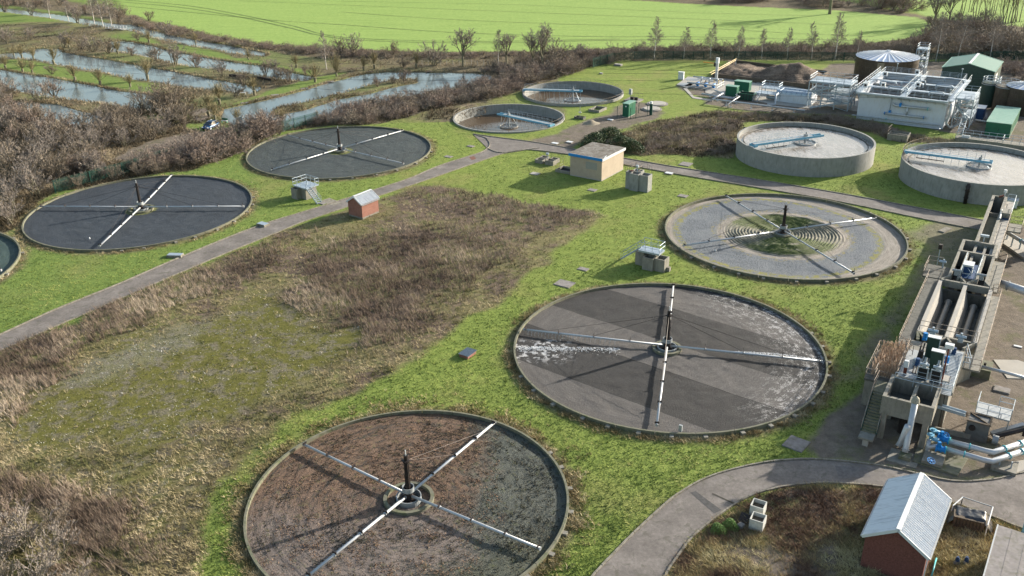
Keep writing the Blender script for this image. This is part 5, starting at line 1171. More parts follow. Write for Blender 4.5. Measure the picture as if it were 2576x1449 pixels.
chamber(c7, [(0, 1.2, 0, 2.2, .45)], 'conc_dark'); MB().cyl((.6, 1.1, 0), (.6, 1.1, 2.6), .06, 8).cyl((.6, 1.1, 1.3), (.6, 1.1, 1.4), .35, 10).build('spindle', M['galv_dull'], c7)
c8 = site('twin_barrel_unit', 'grey frame with twin dark barrels behind the tall green kiosk', 'equipment', t2(2175, 765), rz=GA)
MB().box(-.5, 2.5, -2.2, 1.2, -.05, .3).build('plinth', M['slab'], c8)
for y in (-.3, -1.3): MB().cyl((.6, y, .3), (.6, y, .95), .42, 14).build('barrel', M['black'], c8)
MB().box(.9, 1.5, .1, .7, 1.3, 2.5).build('cabinet', M['galv_dull'], c8); MB().cyl((1.2, .4, 0), (1.2, .4, 1.3), .06, 6).build('cabinet_post', M['galv'], c8); railing(c8, [(2.4, 1.1, .3), (2.4, -2.1, .3)], 1.2, 1.1, 'rustrail')
for q, r0, z, lb in ((t2(2385, 785), 2.35, .25, 'pale round concrete cover farther back beside the green kiosk'), (t2(2342, 825), 2.2, .3, 'pale round concrete cover nearer the green posts')):
    g0 = at(*q); o = thing('tank_cover', lb, 'cover', (g0.x, g0.y, 0)); MB().cyl((0, 0, -.05), (0, 0, z * .5), r0, 36).build('ring_beam', M['slab'], o); MB().cyl((0, 0, z * .5 + .001), (0, 0, z), r0 - .45, 36).build('lid', M['concrete_pale'], o)
for k, (x, y) in enumerate(((2081, 885), (2180, 900), (2222, 893), (2243, 855), (2308, 877), (2338, 865))):
    g0 = at(*t2(x, y)); o = solo(MB().cyl((0, 0, 0), (0, 0, 2.4), .06, 6), 'fence_post', M['fencegreen'], ['thin dark post left of the tall green kiosk', 'thin dark post before the lit side of the green kiosk, left of its twin', 'thin dark post before the lit side of the green kiosk, right of its twin', 'thin dark post against the back corner of the green kiosk', 'thin dark green post left of the instrument stand', 'dark green instrument post with a white top before the round covers'][k], 'post', 'dark posts round the green kiosk', loc=(g0.x, g0.y, 0))
g0 = at(*t2(2335, 868)); o = thing('instrument_stand', 'dark green stand with a white box beside the round concrete covers', 'instrument', (g0.x, g0.y, 0), GA); MB().box(-.1, .1, -.3, .3, .0, 2.4).build('stand', M['fencegreen'], o); MB().box(-.2, .2, -.2, .2, 2.4, 2.9).build('box', M['white'], o)
# ---- platform with railings beside the container
pf = site('railed_platform', 'low concrete platform with steel rails in front of the green container', 'platform', t3(2405, 1110), rz=GA)
MB().box(0, 2.2, 0, 8, -.1, .75).build('base', M['concrete'], pf); MB().box(0, 2.2, -5.5, -.02, -.1, .7).build('base', M['concrete'], pf); railing(pf, [(0, 8, .75), (0, -5.5, .75)], 1.1, 1.4, r=.03); railing(pf, [(2.2, 8, .75), (2.2, -5.5, .75)], 1.1, 1.4, r=.03); railing(pf, [(0, 0, .75), (2.2, 0, .75)], 1.1, 1.1, r=.03)
MB().box(.6, 1.2, 5.6, 7, .75, 1.1).build('box', M['white'], pf); stair(pf, (2.4, 7.6, .75), (5.2, 7.6, 2.4), .9)
# ---- covers, hatches, flat slabs on the lawns
def cover(q, w, l, label, rz=GA, mat='slab', h=.08, name='manhole_cover', frame='slab', group=None, z=0.0):
    o = site(name, label, 'cover', q, 0, rz, group); MB().box(-w / 2, w / 2, -l / 2, l / 2, -.1, h).build('frame', M[frame], o); MB().box(-w / 2 + .07, w / 2 - .07, -l / 2 + .07, l / 2 - .07, h, h + .03).build('lid', M[mat], o); return o
cover((662, 567), 1.1, 1.7, 'raised hatch with a blue-grey lid on the verge nearer the brick shed', mat='galv', h=.32, frame='kerb')
cover((441, 645), 1.0, 2.1, 'raised hatch with a blue-grey lid between the blue-black bed and the road', mat='galv', h=.32, frame='kerb', rz=R(85))
cover((1420, 714), 1.9, 2.3, 'large flat mossy slab set in the turf above the striped bed', mat='slab', h=.05)
cover((1467, 677), 1.0, 1.4, 'small square slab in the turf left of the platform cells', h=.04); cover((1346, 437), 1.3, 1.6, 'pale square manhole cover left of the beige building', h=.04, mat='concrete_pale')
cover((1490, 480 - 2), 1.2, 1.4, 'dark manhole cover in the turf before the beige building', h=.04); cover((1718, 493), 1.3, 1.5, 'grey manhole cover above the mossy ring bed', h=.04); cover(t5(2275 - 1717 + 0, 0) if 0 else (2377, 579), .9, 2.4, 'pinkish flat manhole slab on the grass right of the mossy ring bed', h=.1, mat='kerb', rz=R(130))
cover((2003, 1117), 2.1, 1.9, 'square brownish steel hatch on the bare ground left of the inlet steps', h=.06, mat='slab', rz=R(50)); cover((1184, 368), 1.0, 1.4, 'small pale manhole cover inside the curve of the road fork', h=.05)
cover((1128, 394), 1.1, 1.5, 'flat grey cover on the verge right of the slate-grey bed', h=.03); cover((810, 511), 1.0, 1.3, 'dark steel hatch beside the landing slab of the steps', h=.05); cover((1725, 413), 2.2, 2.0, 'flat slab beside the road below the brown slope', h=.05)
cover((1683, 437), 1.0, 1.4, 'white topped hatch beside the road, right of the tall streaked chamber', mat='white', h=.15); cover((2557, 118 * 0 + 300), .1, .1, 'tiny cover', h=.01) if 0 else None
cover((1555, 165), 1.2, 2.0, 'pale flat slab at the edge of the hedge by the far lawn', h=.4, mat='concrete_pale'); cover((1512, 186), .6, .8, 'small white marker block by the hedge beside the far sunken tank', h=.25, mat='white'); cover((1535, 302), .9, 1.3, 'white square hatch frame on the gravel track', mat='white', h=.12); cover(t2(1612, 1081), 1.0, 1.4, 'pale square cover left of a similar one above the road', mat='white', h=.04); cover(t2(1722, 1075), 1.0, 1.3, 'ribbed pale cover above the road, nearest the leafy bush', mat='white', h=.14)
cover((1194, 375 + 24), .3, .3, 'rusty red mark in the road surface', h=.045, mat='redbrown', name='rusty_cover') if 0 else None
# brick hatch with corrugated lid in the foreground lawn
bh = site('brick_hatch', 'low red brick box with a corrugated grey lid left of the striped bed', 'hatch', (1177, 904), rz=R(57))
MB().box(0, 1.55, 0, 1.15, -.05, .34).build('brick_base', M['brick'], bh); l_ = corrug(1.75, 1.35, .0, .11, .022).build('lid', M['galv_dull'], bh, loc=(-.1, -.1, .385))
# vertical control box by bed B
vb = site('control_post', 'small green-grey control box on a post at the near rim of the striped bed', 'control box', (1711, 1092)); MB().box(-.12, .12, -.16, .16, .35, 1.0).build('box', M['galv_dull'], vb); MB().cyl((0, 0, 0), (0, 0, .35), .04, 6).build('post', M['galv_dull'], vb)
# ---------------------------------------------------------------- inlet works at the right (local x runs away from the camera along the channels, local y to the left)
iw = thing('inlet_works', 'long raised concrete inlet channels with twin grit troughs, walkways and brown rails', 'inlet works', (36.0, 71.5, 0), R(58.5))
ZT = 4.2
def cb(nm, x0, x1, w0, w1, z0, z1, mat='concrete', par=None, **k): return MB().box(x0, x1, -w1, -w0, z0, z1).build(nm, M[mat], par or iw, **k)
# front drop box on legs
cb('box_wall', -1.6, -1.3, -1.9, 2.5, 2.65, 4.5); cb('box_wall', 2.6, 2.9, -1.9, 2.5, 2.652, 4.498); cb('box_wall', -1.29, 2.59, -1.9, -1.6, 2.651, 4.499); cb('box_wall', -1.29, 2.59, 2.2, 2.5, 2.651, 4.499); cb('box_wall', -1.29, 2.59, .35, .65, 2.8, 4.3)
cb('box_floor', -1.29, 2.59, -1.59, 2.19, 2.66, 2.9, 'conc_dark')
for x, w in ((-1.3, -1.5), (-1.3, 2.05), (2.5, -1.5), (2.5, 2.05)): cb('leg', x - .25, x + .25, w - .25, w + .25, -.1, 2.64)
MB().cyl((.6, -.2, 0), (.6, -.2, 2.64), .55, 16).build('drop_pipe', M['black'], iw)
# screen deck
cb('deck_slab', 2.92, 12.0, -1.6, 3.5, 3.7, 4.0); cb('support_wall', 3.2, 11.8, -1.3, -1.0, -.1, 3.69); cb('support_wall', 3.2, 11.8, 2.9, 3.2, -.1, 3.69); cb('support_wall', 3.0, 3.3, -.95, 2.85, -.1, 3.69, 'concrete')
cb('grating', 3.0, 9.8, -1.5, .1, 4.0, 4.06, 'galv_dull'); cb('grating', 2.2, 11.6, 2.15, 3.35, 4.0, 4.07, 'galv_dull')
gm = MB().box(0, .05, -3.3, -2.2, 4.07, 4.10).mesh('grating_bar', M['galv'])
for k in range(30): inst('grating_bar', gm, iw, (2.4 + .3 * k, 0, 0))
for (x, w) in ((8.7, .1), (5.9, .85)):
    p = MB().box(0, .55, -w - 1.12, -w, 4.05, 6.3).build('screen_panel', M['greendark'], iw, loc=(x, 0, 0)); MB().box(-.04, .6, -w - 1.16, -w + .04, 6.3, 6.36).build('panel_lid', M['white'], p); MB().box(-.05, -.0, -w - 1.16, -w - 1.08, 4.1, 6.3).build('edge_strip', M['galv'], p)
for w in (.15, 1.3):
    f_ = MB().box(3.35, 3.45, -w - .95, -w - .85, 4.0, 5.7).box(3.35, 3.45, -w - .08, -w, 4.0, 5.7).box(3.35, 3.45, -w - .85, -w - .08, 5.6, 5.7).build('screen_frame', M['galv'], iw)
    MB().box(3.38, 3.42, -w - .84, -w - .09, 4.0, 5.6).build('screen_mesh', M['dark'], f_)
    for i in range(3): MB().box(3.34, 3.46, -w - .84, -w - .09, 4.3 + .4 * i, 4.34 + .4 * i).build('bar', M['galv'], f_)
    mo = MB().cyl((3.5, -w - .9, 5.95), (3.5, -w - .1, 5.95), .14, 10).box(3.3, 3.8, -w - .7, -w - .35, 5.72, 6.1).build('screen_motor', M['galv'], iw)
    MB().cyl((3.6, -w - .5, 6.1), (3.9, -w - .5, 6.5), .12, 8).build('gearbox', M['galv_dull'], mo)
for (x, w, z, c) in ((5.6, -.15, 4.8, 'navy'), (7.2, -.1, 4.9, 'black'), (9.6, -.25, 5.7, 'blue'), (7.6, 2.2, 4.7, 'blue'), (10.8, 2.5, 4.2, 'navy'), (6.4, -.4, 4.3, 'galv'), (6.9, 2.25, 4.2, 'galv')):
    MB().cyl((x, -w, z), (x, -w, z + .55), .2, 12).box(x - .25, x + .25, -w - .2, -w + .2, z - .2, z).cyl((x - .1, -w, z + .3), (x + .35, -w - .1, z + .3), .1, 8).build('gear_motor', M[c], iw)
for w in (-.35, -.1): MB().cyl((4.8, -w, 4.1), (9.0, -w, 5.4), .07, 8).build('hose', M['black'], iw)
cbx = cb('control_box', 4.0, 4.3, -1.15, -.75, 4.9, 5.6, 'white'); cb('box_stand', 4.1, 4.2, -1.1, -.8, 4.05, 4.88, 'redbrown')
lp = MB().cyl((3.6, -2.35, 4.05), (3.6, -2.35, 8.1), .07, 8).build('lamp_post', M['redbrown'], iw); MB().box(3.4, 3.9, -2.75, -2.0, 8.1, 8.5).build('lamp_box', M['white'], lp)
cb('work_table', 3.3, 4.5, 2.4, 3.0, 4.75, 4.85, 'concrete_pale')
for (x, w) in ((3.4, 2.45), (4.4, 2.45), (3.4, 2.95), (4.4, 2.95)): MB().cyl((x, -w, 4.05), (x, -w, 4.75), .03, 6).build('table_leg', M['galv'], iw)
RL = 'rustrail'
def rail(pts, z=ZT, mat=RL, r=.032, step=1.7): return railing(iw, [(x, -w, z) for (x, w) in pts], 1.1, step, mat, r)
rail([(2.2, -1.55), (2.2, 3.4), (7.5, 3.4)], 4.05, 'galv'); rail([(8.5, 3.6), (8.5, 4.2), (11.5, 3.5)], 4.05, 'galv'); rail([(3, -1.55), (9.8, -1.55)], 4.05)
# reed platform on the left of the screens
cb('platform_slab', 3.6, 10.3, -4.4, -1.65, 2.75, 2.95, 'conc_dark'); cb('platform_wall', 3.7, 10.2, -4.3, -4.1, -.1, 2.74); cb('platform_wall', 3.65, 3.9, -4.09, -1.7, -.1, 2.74, 'concrete'); cb('platform_wall', 10.0, 10.25, -4.09, -1.7, -.1, 2.74)
rail([(3.7, -1.8), (3.7, -4.35), (10.2, -4.35), (10.2, -1.7)], 2.95); rail([(3.3, -3.3), (1.9, -3.3)], 4.0)
rm = simple('dead_reed', (.52, .38, .27), .9, var=.4, scale=5)
rr = random.Random(4); mb = MB()
for k in range(1500):
    x, y = rr.uniform(4.6, 10.0), rr.uniform(1.75, 4.1); h = rr.uniform(.6, 1.7) * (1.2 if y < 3 else .9); lx, ly = rr.gauss(0, .22), rr.gauss(-.1, .22); w = rr.uniform(.012, .03); a = rr.uniform(0, PI); c, s = math.cos(a) * w, math.sin(a) * w
    mb.tri((x - c, y - s, 2.95), (x + c, y + s, 2.95), (x + lx, y + ly, 2.95 + h))
    if rr.random() < .5: w2 = .05; mb.quad((x + lx * .8 - w2, y + ly * .8, 2.95 + h * .8), (x + lx * .9, y + ly * .9 - .03, 2.95 + h * .78), (x + lx + w2, y + ly, 2.95 + h), (x + lx, y + ly + .03, 3.0 + h))
o = mb.build('reeds', rm); o.location = iw.location; o.rotation_euler = iw.rotation_euler; o['label'] = 'pinkish dead reeds growing on the railed platform beside the screens'; o['category'] = 'reeds'; o['kind'] = 'stuff'
# grit troughs
cb('trough_wall', 14.0, 28.6, -1.45, -1.05, -.1, ZT + .02, 'concrete_pale'); cb('trough_wall', 14.0, 28.6, 1.2, 1.6, -.1, ZT + .01, 'concrete_pale'); cb('trough_wall', 14.0, 28.6, 3.85, 4.25, -.1, ZT + .02, 'concrete_pale')
for w0, w1 in ((-1.04, 1.19), (1.61, 3.84)):
    wc = (w0 + w1) / 2
    cb('trough_floor', 14.1, 28.5, w0, w1, -.1, 1.8, 'conc_dark')
    MB().extr([(14.3, -w0, ZT - .35), (14.3, -w0, 1.81), (14.3, -w0 - .5, 1.81)], None, (14.0, 0, 0)).build('sloping_side', M['concrete_pale'], iw)
    MB().extr([(14.3, -w1, 1.81), (14.3, -w1, ZT - .35), (14.3, -w1 + .42, 1.81)], None, (14.0, 0, 0)).build('sloping_side', M['concrete'], iw)
    prf = [(14.3, -wc + .30 * math.cos(i * PI / 6), 2.0 + .62 * math.sin(i * PI / 6)) for i in range(7)]
    MB().extr(prf + [(14.3, -wc - .3, 1.8), (14.3, -wc + .3, 1.8)], None, (13.0, 0, 0)).build('middle_ridge', M['concrete_pale'], iw)
    MB().cyl((27.3, -wc, 2.2), (28.0, -wc, 2.2), .42, 10, .05).build('ridge_nose', M['concrete_pale'], iw)
    cb('cross_beam', 28.62, 28.95, w0 - .2, w1 + .2, 3.5, ZT + .1, 'concrete'); cb('end_wall', 28.2, 28.5, w0, w1, 1.8, 3.3, 'conc_dark'); cb('end_wall', 14.02, 14.3, w0, w1, 1.82, ZT - .1, 'concrete')
    for s in (0, 1):
        a_ = (28.95, -(w0 - .2)) if s == 0 else (28.95, -(w1 + .2)); MB().beam((a_[0], a_[1], ZT - .3), (30.6, -wc + (.5 if s == 0 else -.5), ZT - .3), .22, .8).build('tapered_wall', M['concrete'], iw)
        b_ = (13.98, -(w0 - .2)) if s == 0 else (13.98, -(w1 + .2)); MB().beam((b_[0], b_[1], ZT - 2.2), (12.3, -wc + (.45 if s == 0 else -.45), ZT - 2.2), .22, 4.4).build('tapered_wall', M['concrete_mossy' if s == 0 and w0 < 0 else 'concrete'], iw)
    x = 13.5; MB().box(x - .2, x + .2, -wc - .25, -wc + .25, ZT, ZT + .5).cyl((x, -wc - .5, ZT + .6), (x, -wc + .5, ZT + .6), .16, 10).cyl((x, -wc, ZT + .5), (x, -wc, ZT + 1.0), .12, 8).build('gate_actuator', M['galv'], iw)
    x = 31.0; MB().box(x - .2, x + .2, -wc - .25, -wc + .25, ZT, ZT + .5).cyl((x, -wc - .5, ZT + .6), (x, -wc + .5, ZT + .6), .14, 10).build('gate_actuator', M['galv_dull'], iw)
tm = MB().box(0, .06, -1.0, 1.0, 0, .25).mesh('tooth', M['timber'])
cb('left_walkway', 10.6, 29.4, -2.75, -1.46, 3.72, 3.9, 'conc_dark'); cb('right_walkway', 8.6, 27.6, 4.26, 5.15, 3.72, 3.9, 'concrete'); cb('walkway_tip', 8.6, 11.8, 3.6, 4.24, 3.722, 3.9, 'conc_dark')
MB().prism([(8.5, 1.0), (10.6, 1.5), (10.6, 2.72), (8.5, 1.5)], 3.72, 3.9).build('walkway_tip', M['conc_dark'], iw)
for k in range(9): MB().box(11.2 + 2.1 * k, 11.5 + 2.1 * k, 1.46, 2.3, 3.3, 3.71).build('bracket', M['concrete'], iw); MB().box(11.2 + 1.9 * k, 11.5 + 1.9 * k, -5.0, -4.26, 3.3, 3.71).build('bracket', M['concrete'], iw)
rail([(8.6, -1.0), (10.6, -2.7), (29.3, -2.7), (29.4, -1.3)], 3.9); rail([(27.5, 4.3), (27.5, 5.1), (8.8, 5.1), (8.7, 3.7), (11.4, 3.6)], 3.9)
rail([(14.3, -1.3), (14.3, 4.1)], ZT)
MB().extr([(12.2, 1.6, 0), (14.0, 1.5, 0), (14.0, 1.5, ZT), (12.2, 1.2, ZT - .1)], None, (0, -.3, 0)).build('mossy_flank', M['concrete_mossy'], iw)
# middle section with the white-topped cabinet
for w0, w1 in ((-.75, -.45), (.25, .55), (2.15, 2.45), (3.15, 3.45)): cb('channel_wall', 30.2, 39.0, w0, w1, -.1, ZT)
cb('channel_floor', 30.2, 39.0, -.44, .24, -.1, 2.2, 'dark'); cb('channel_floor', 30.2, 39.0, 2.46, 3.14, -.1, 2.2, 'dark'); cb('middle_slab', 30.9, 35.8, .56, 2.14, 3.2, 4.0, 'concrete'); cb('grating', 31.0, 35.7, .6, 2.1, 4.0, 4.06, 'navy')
kb_ = cb('cabinet_body', 32.2, 33.3, .55, 1.6, 4.06, 5.2, 'white'); cb('cabinet_front', 32.15, 32.19, .65, 1.5, 4.2, 5.0, 'navy', kb_); cb('cabinet_hood', 32.0, 33.4, .5, 1.65, 5.2, 5.3, 'white', kb_)
for (x0, w0) in ((30.8, 1.9), (31.1, 1.2), (31.6, 1.5)): MB().tube([(x0, -w0, 4.1), (x0 + .3, -w0 - .3, 4.7), (x0 + .9, -w0 + .1, 4.9)], .04, 6).build('bent_bar', M['galv'], iw)
rail([(30.3, .5), (36.5, .5)], 4.1, 'galv'); rail([(30.3, 2.2), (36.5, 2.2)], 4.1, 'galv')
cb('side_platform', 30.0, 34.0, -3.4, -.76, 3.6, 3.78, 'conc_dark'); rail([(30, -3.4), (34, -3.4), (34, -1.8)], 3.78); MB().cyl((33.5, 1.7, 3.8), (33.5, 1.7, 4.9), .1, 8).cyl((33.5, 1.4, 4.6), (33.5, 2.2, 4.6), .16, 8).build('gate_actuator', M['galv'], iw)
cb('side_platform', 29.0, 38.8, 3.46, 4.7, 3.6, 3.78, 'concrete'); rail([(28.4, 4.2), (29, 4.7), (38.8, 4.7)], 3.78)
MB().cyl((36.5, 2.6, -.0), (36.5, 2.6, 5.0), .05, 8).build('mast', M['galv'], iw); MB().cyl((36.5, 2.6, 5.0), (36.5, 2.6, 5.6), .25, 10).build('lamp_head', M['black'], iw)
# junction box
cb('junction_wall', 39.1, 39.45, -.75, 3.35, -.1, ZT + .05); cb('junction_wall', 43.1, 43.45, -.75, 3.35, -.1, ZT + .05); cb('junction_wall', 39.46, 43.09, -.75, -.4, -.1, ZT + .04); cb('junction_wall', 39.46, 43.09, 3.0, 3.35, -.1, ZT + .04); cb('junction_divider', 36.0, 43.08, .8, 1.1, 1.9, ZT - .3, 'concrete'); cb('junction_divider', 36.0, 43.08, 1.9, 2.2, 1.9, ZT - .3, 'concrete')
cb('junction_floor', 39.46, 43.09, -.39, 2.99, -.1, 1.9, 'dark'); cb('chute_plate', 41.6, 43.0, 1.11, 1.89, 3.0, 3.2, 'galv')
# long channel
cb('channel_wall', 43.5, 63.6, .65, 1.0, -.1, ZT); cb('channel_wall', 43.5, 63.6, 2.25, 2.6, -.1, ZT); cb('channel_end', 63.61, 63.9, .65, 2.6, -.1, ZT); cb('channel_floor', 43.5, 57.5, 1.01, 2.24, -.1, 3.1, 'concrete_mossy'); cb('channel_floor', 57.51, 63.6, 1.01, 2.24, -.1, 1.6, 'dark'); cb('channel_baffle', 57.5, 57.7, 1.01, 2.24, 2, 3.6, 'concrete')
cb('walkway', 40.0, 55.0, 2.61, 3.7, 3.55, 3.75, 'concrete_pale'); cb('walkway', 55.6, 63.3, 2.61, 3.7, 3.55, 3.75, 'concrete_pale'); cb('hatch', 55.3, 57.4, 2.62, 3.7, 3.76, 4.6, 'concrete'); cb('hatch_grate', 55.0, 55.28, 2.7, 3.6, 3.2, 3.9, 'navy')
for k in range(8): cb('walkway_leg', 41.0 + 2.9 * k, 41.3 + 2.9 * k, 3.3, 3.6, -.1, 3.54, 'concrete')
rail([(39.2, 3.7), (55.0, 3.7)], 3.75); rail([(56, 3.7), (63.3, 3.7), (63.3, 2.7)], 3.75, 'galv'); cb('side_landing', 51.5, 54.6, 3.72, 5.4, 3.3, 3.5, 'concrete'); rail([(51.5, 3.8), (51.5, 5.4), (54.6, 5.4), (54.6, 3.8)], 3.5)
MB().cyl((44.3, -1.6, 3.4), (44.3, -1.6, 4.7), .07, 8).box(44.1, 44.5, -2.1, -1.1, 4.7, 4.95).build('gate_actuator', M['galv'], iw); MB().cyl((63.7, -2.2, 4.2), (63.7, -2.2, 4.9), .06, 8).cyl((63.7, -2.2, 4.9), (63.7, -2.2, 5.3), .22, 10).build('lamp', M['white'], iw); MB().cyl((63.2, -1.6, 4.3), (63.7, -2.1, 4.4), .15, 8).build('gate_wheel', M['redbrown'], iw)
MB().tube([(57.6, -2.45, 4.2), (55.5, -2.5, 4.4), (53.5, -2.55, 4.3)], .13, 8).build('silver_duct', M['pipe'], iw)
# stairs at the front left
def p5(x, y): return ((3100 + x / 3.481) / 1.4907, (1400 + y / 3.481) / 1.4907)
def f4(x, y): return (2307.6 + x / 4, 644 + y / 4)
def p8(x, y): return ((3500 + x / 3.294) / 1.4907, (560 + y / 3.294) / 1.4907)
stp = thing('concrete_stairs', 'dark mossy stairs with green sides climbing to the front of the inlet works', 'stairs', (36.0, 71.5, 0), R(58.5))
t0, t1 = loc(stp, p5(545, 770), .9), loc(stp, p5(700, 250), 3.6)
s0, s1 = Vector((t0[0], t0[1], .9)), Vector((t1[0], t1[1], 3.6)); d = s1 - s0; hd = Vector((d.x, d.y, 0)).normalized(); sd = Vector((-hd.y, hd.x, 0)); a = math.atan2(hd.y, hd.x)
tm = MB().box(-.16, .16, -.62, .62, -.16, .03).mesh('step', M['concrete_mossy'])
for k in range(14): inst('step', tm, stp, s0.lerp(s1, (k + .5) / 14), (0, 0, a))
for s in (-.68, .68):
    MB().beam(s0 + sd * s, s1 + sd * s, .08, .3).build('side_beam', M['fencegreen'], stp); railing(stp, [s0 + sd * s, s1 + sd * s], 1.0, 1.3, RL, .025)
c_ = s0 - hd * .6; MB().box(-.6, .6, -.65, .65, .72, .9).build('landing', M['concrete'], stp, loc=(c_.x, c_.y, 0), rot=(0, 0, a)); MB().box(-.2, .2, -.25, .25, -.1, .71).build('landing_leg', M['concrete_pale'], stp, loc=(c_.x - hd.x * .2, c_.y, 0), rot=(0, 0, a))
tl = s1 + hd * 1.0; MB().box(-1.0, 1.2, -.75, .75, 3.5, 3.62).build('top_landing', M['concrete_mossy'], stp, loc=(tl.x, tl.y, 0), rot=(0, 0, a)); railing(stp, [s1 + sd * .7, s1 + sd * .7 + hd * 2.2], 1.1, 1.1, RL, .025)
# pipes at the front
def line(label, pts, r, mat='pipe', fl=(), flm='teal', name='pipe', group=None, elbow=None):
    P = [at(q[0], q[1], z) for (q, z) in pts]; o = thing(name, label, 'pipe', (P[0].x, P[0].y, 0), 0, group); O = Vector((P[0].x, P[0].y, 0)); L = [p - O for p in P]
    MB().pipe(L, r, 16).build('tube', M[mat], o, True)
    for (i, f) in fl:
        a_, b_ = L[i], L[i + 1]; q = a_.lerp(b_, f); d = (b_ - a_).normalized() * .035; MB().cyl(q - d, q + d, r * 1.28, 16).build('flange', M[flm], o)
    return o
ppo = line('tall slanting grey pipe standing in front of the concrete drop box', [(p5(1020, 1030), .45), (p5(1030, 990), .7), (p5(1150, 400), 5.0)], .27, fl=((0, .9),), flm='galv_dull')
hd_ = at(*p5(1158, 370), 5.1); MB().lathe([(.30, -.45), (.36, -.1), (.3, .25), (.05, .5)], 12).build('canvas_hood', simple('canvas', (.33, .31, .25), .95, var=.35), ppo, True, loc=(hd_.x - ppo.location.x, hd_.y - ppo.location.y, 5.2)); 
line('second pale pipe leaning behind the slanting grey pipe', [(p5(930, 950), .35), (p5(965, 900), .7), (p5(1055, 690), 3.2)], .26)
g0 = at(*p5(1010, 1110)); blk = thing('pipe_plinth', 'mossy concrete block at the foot of the slanting pipe, on a flat slab', 'plinth', (g0.x, g0.y, 0), R(58)); MB().box(-.45, .45, -.55, .45, 0, .42).build('block', M['concrete_mossy'], blk); MB().box(-1.1, 1.1, -1.2, 1.3, -.05, .05).build('slab', M['concrete'], blk)
# blue valves on their slab
vs = thing('valve_slab', 'greenish concrete slab carrying the bright blue valves', 'slab', (0, 0, 0)); P = poly_at([p5(1255, 700), p5(1125, 1140), p5(1710, 1330), p5(1860, 1085)], .15); MB().prism(P, -.05, .15).build('slab', M['concrete_mossy'], vs)
q = at(*p5(1400, 1130), .15); MB().box(-1.0, .9, -.8, .9, .15, .42).build('raised_block', M['concrete'], vs, loc=(q.x, q.y, 0), rot=(0, 0, R(58)))
vv = site('valve_set', 'two bright blue gate valves with handwheels on pale risers', 'valves', p5(1310, 1040), .15, 0)
def L3(q, z): g = at(q[0], q[1], z); return Vector((g.x - vv.location.x, g.y - vv.location.y, z - vv.location.z))
r0 = L3(p5(1310, 1010), .3); r1 = L3(p5(1340, 860), 1.25)
MB().pipe([r0, r1], .2, 14).build('riser', M['pipe'], vv, True); MB().pipe([L3(p5(1310, 985), .45), L3(p5(1350, 960), .7), L3(p5(1420, 950), .95), L3(p5(1450, 955), .95)], .19, 14).build('elbow', M['pipe'], vv, True)
def wheel(c, r, tilt=(0, 0, 0), nm='handwheel'):
    m_ = MB()
    for i in range(20):
        a0, a1 = 2 * PI * i / 20, 2 * PI * (i + 1) / 20; m_.cyl((r * math.cos(a0), r * math.sin(a0), 0), (r * math.cos(a1), r * math.sin(a1), 0), .03, 6, cap=False)
    for i in range(6): a0 = PI * i / 3; m_.beam((0, 0, 0), (r * math.cos(a0), r * math.sin(a0), 0), .045, .03)
    m_.cyl((0, 0, -.05), (0, 0, .05), .08, 8); return m_.build(nm, M['blue'], vv, loc=c, rot=tilt)
for (qa, qb, z) in ((p5(1450, 830), p5(1600, 880), 1.25), (p5(1420, 975), p5(1550, 1000), .95)):
    a_, b_ = L3(qa, z), L3(qb, z); d = (b_ - a_); MB().cyl(a_, a_ + d * .12, .33, 16).cyl(a_ + d * .12, a_ + d * .5, .24, 16).cyl(a_ + d * .5, a_ + d * .6, .33, 16).cyl(a_ + d * .6, b_ - d * .1, .25, 16).cyl(b_ - d * .1, b_, .34, 16).box(a_.x + d.x * .3 - .13, a_.x + d.x * .3 + .13, a_.y + d.y * .3 - .13, a_.y + d.y * .3 + .13, z, z + .55).build('valve_body', M['blue'], vv)
    MB().ring(.24, .35, -.03, .03, 20).build('turquoise_flange', M['teal'], vv, loc=b_ + d * .02, rot=(0, PI / 2, math.atan2(d.y, d.x)))
for q, z, r in ((p5(1395, 735), 1.9, .33), (p5(1360, 795), 1.75, .33)):
    c = L3(q, z); MB().cyl(c - Vector((0, 0, .9)), c, .1, 10).cyl(c - Vector((0, 0, .05)), c, r, 18).cyl(c, c + Vector((0, 0, .12)), .15, 10).build('actuator_disc', M['lightblue'], vv)
for qa, qb in ((p5(1420, 760), p5(1510, 790)), (p5(1380, 850), p5(1450, 870))): a_, b_ = L3(qa, 1.5), L3(qb, 1.3); MB().cyl(a_, b_, .2, 12).build('valve_body', M['lightblue'], vv)
wheel(L3(p5(1555, 805), 1.75), .3, (R(25), 0, 0)); wheel(L3(p5(1365, 1140), .62), .34, (R(20), R(10), 0)); MB().cyl(L3(p5(1365, 1150), .3), L3(p5(1365, 1140), .6), .05, 8).build('spindle', M['blue'], vv)
g0 = at(*p5(1280, 810), .15); bd = solo(MB().box(-.5, .5, -.02, .02, .1, 1.0), 'yellow_board', simple('faded_yellow', (.45, .42, .16), .8), 'faded yellow board leaning beside the blue valves', 'board', loc=(g0.x, g0.y, .1), rz=R(50))
line('upper of two thick silvery pipes running from the blue valves off the right edge', [(p5(1600, 885), 1.25), (p5(2090, 1015), 1.25), (p5(2175, 1030), 1.25), (p5(2250, 1005), 1.25), (p5(2700, 860), 1.25)], .245, 'pipe', ((0, .55), (3, .15), (3, .6)))
line('lower of two thick silvery pipes, nearest the road', [(p5(1550, 985), .95), (p5(2050, 1130), .95), (p5(2160, 1150), .95), (p5(2260, 1115), .95), (p5(2720, 960), .95)], .245, 'pipe', ((0, .5), (3, .25), (3, .6)))
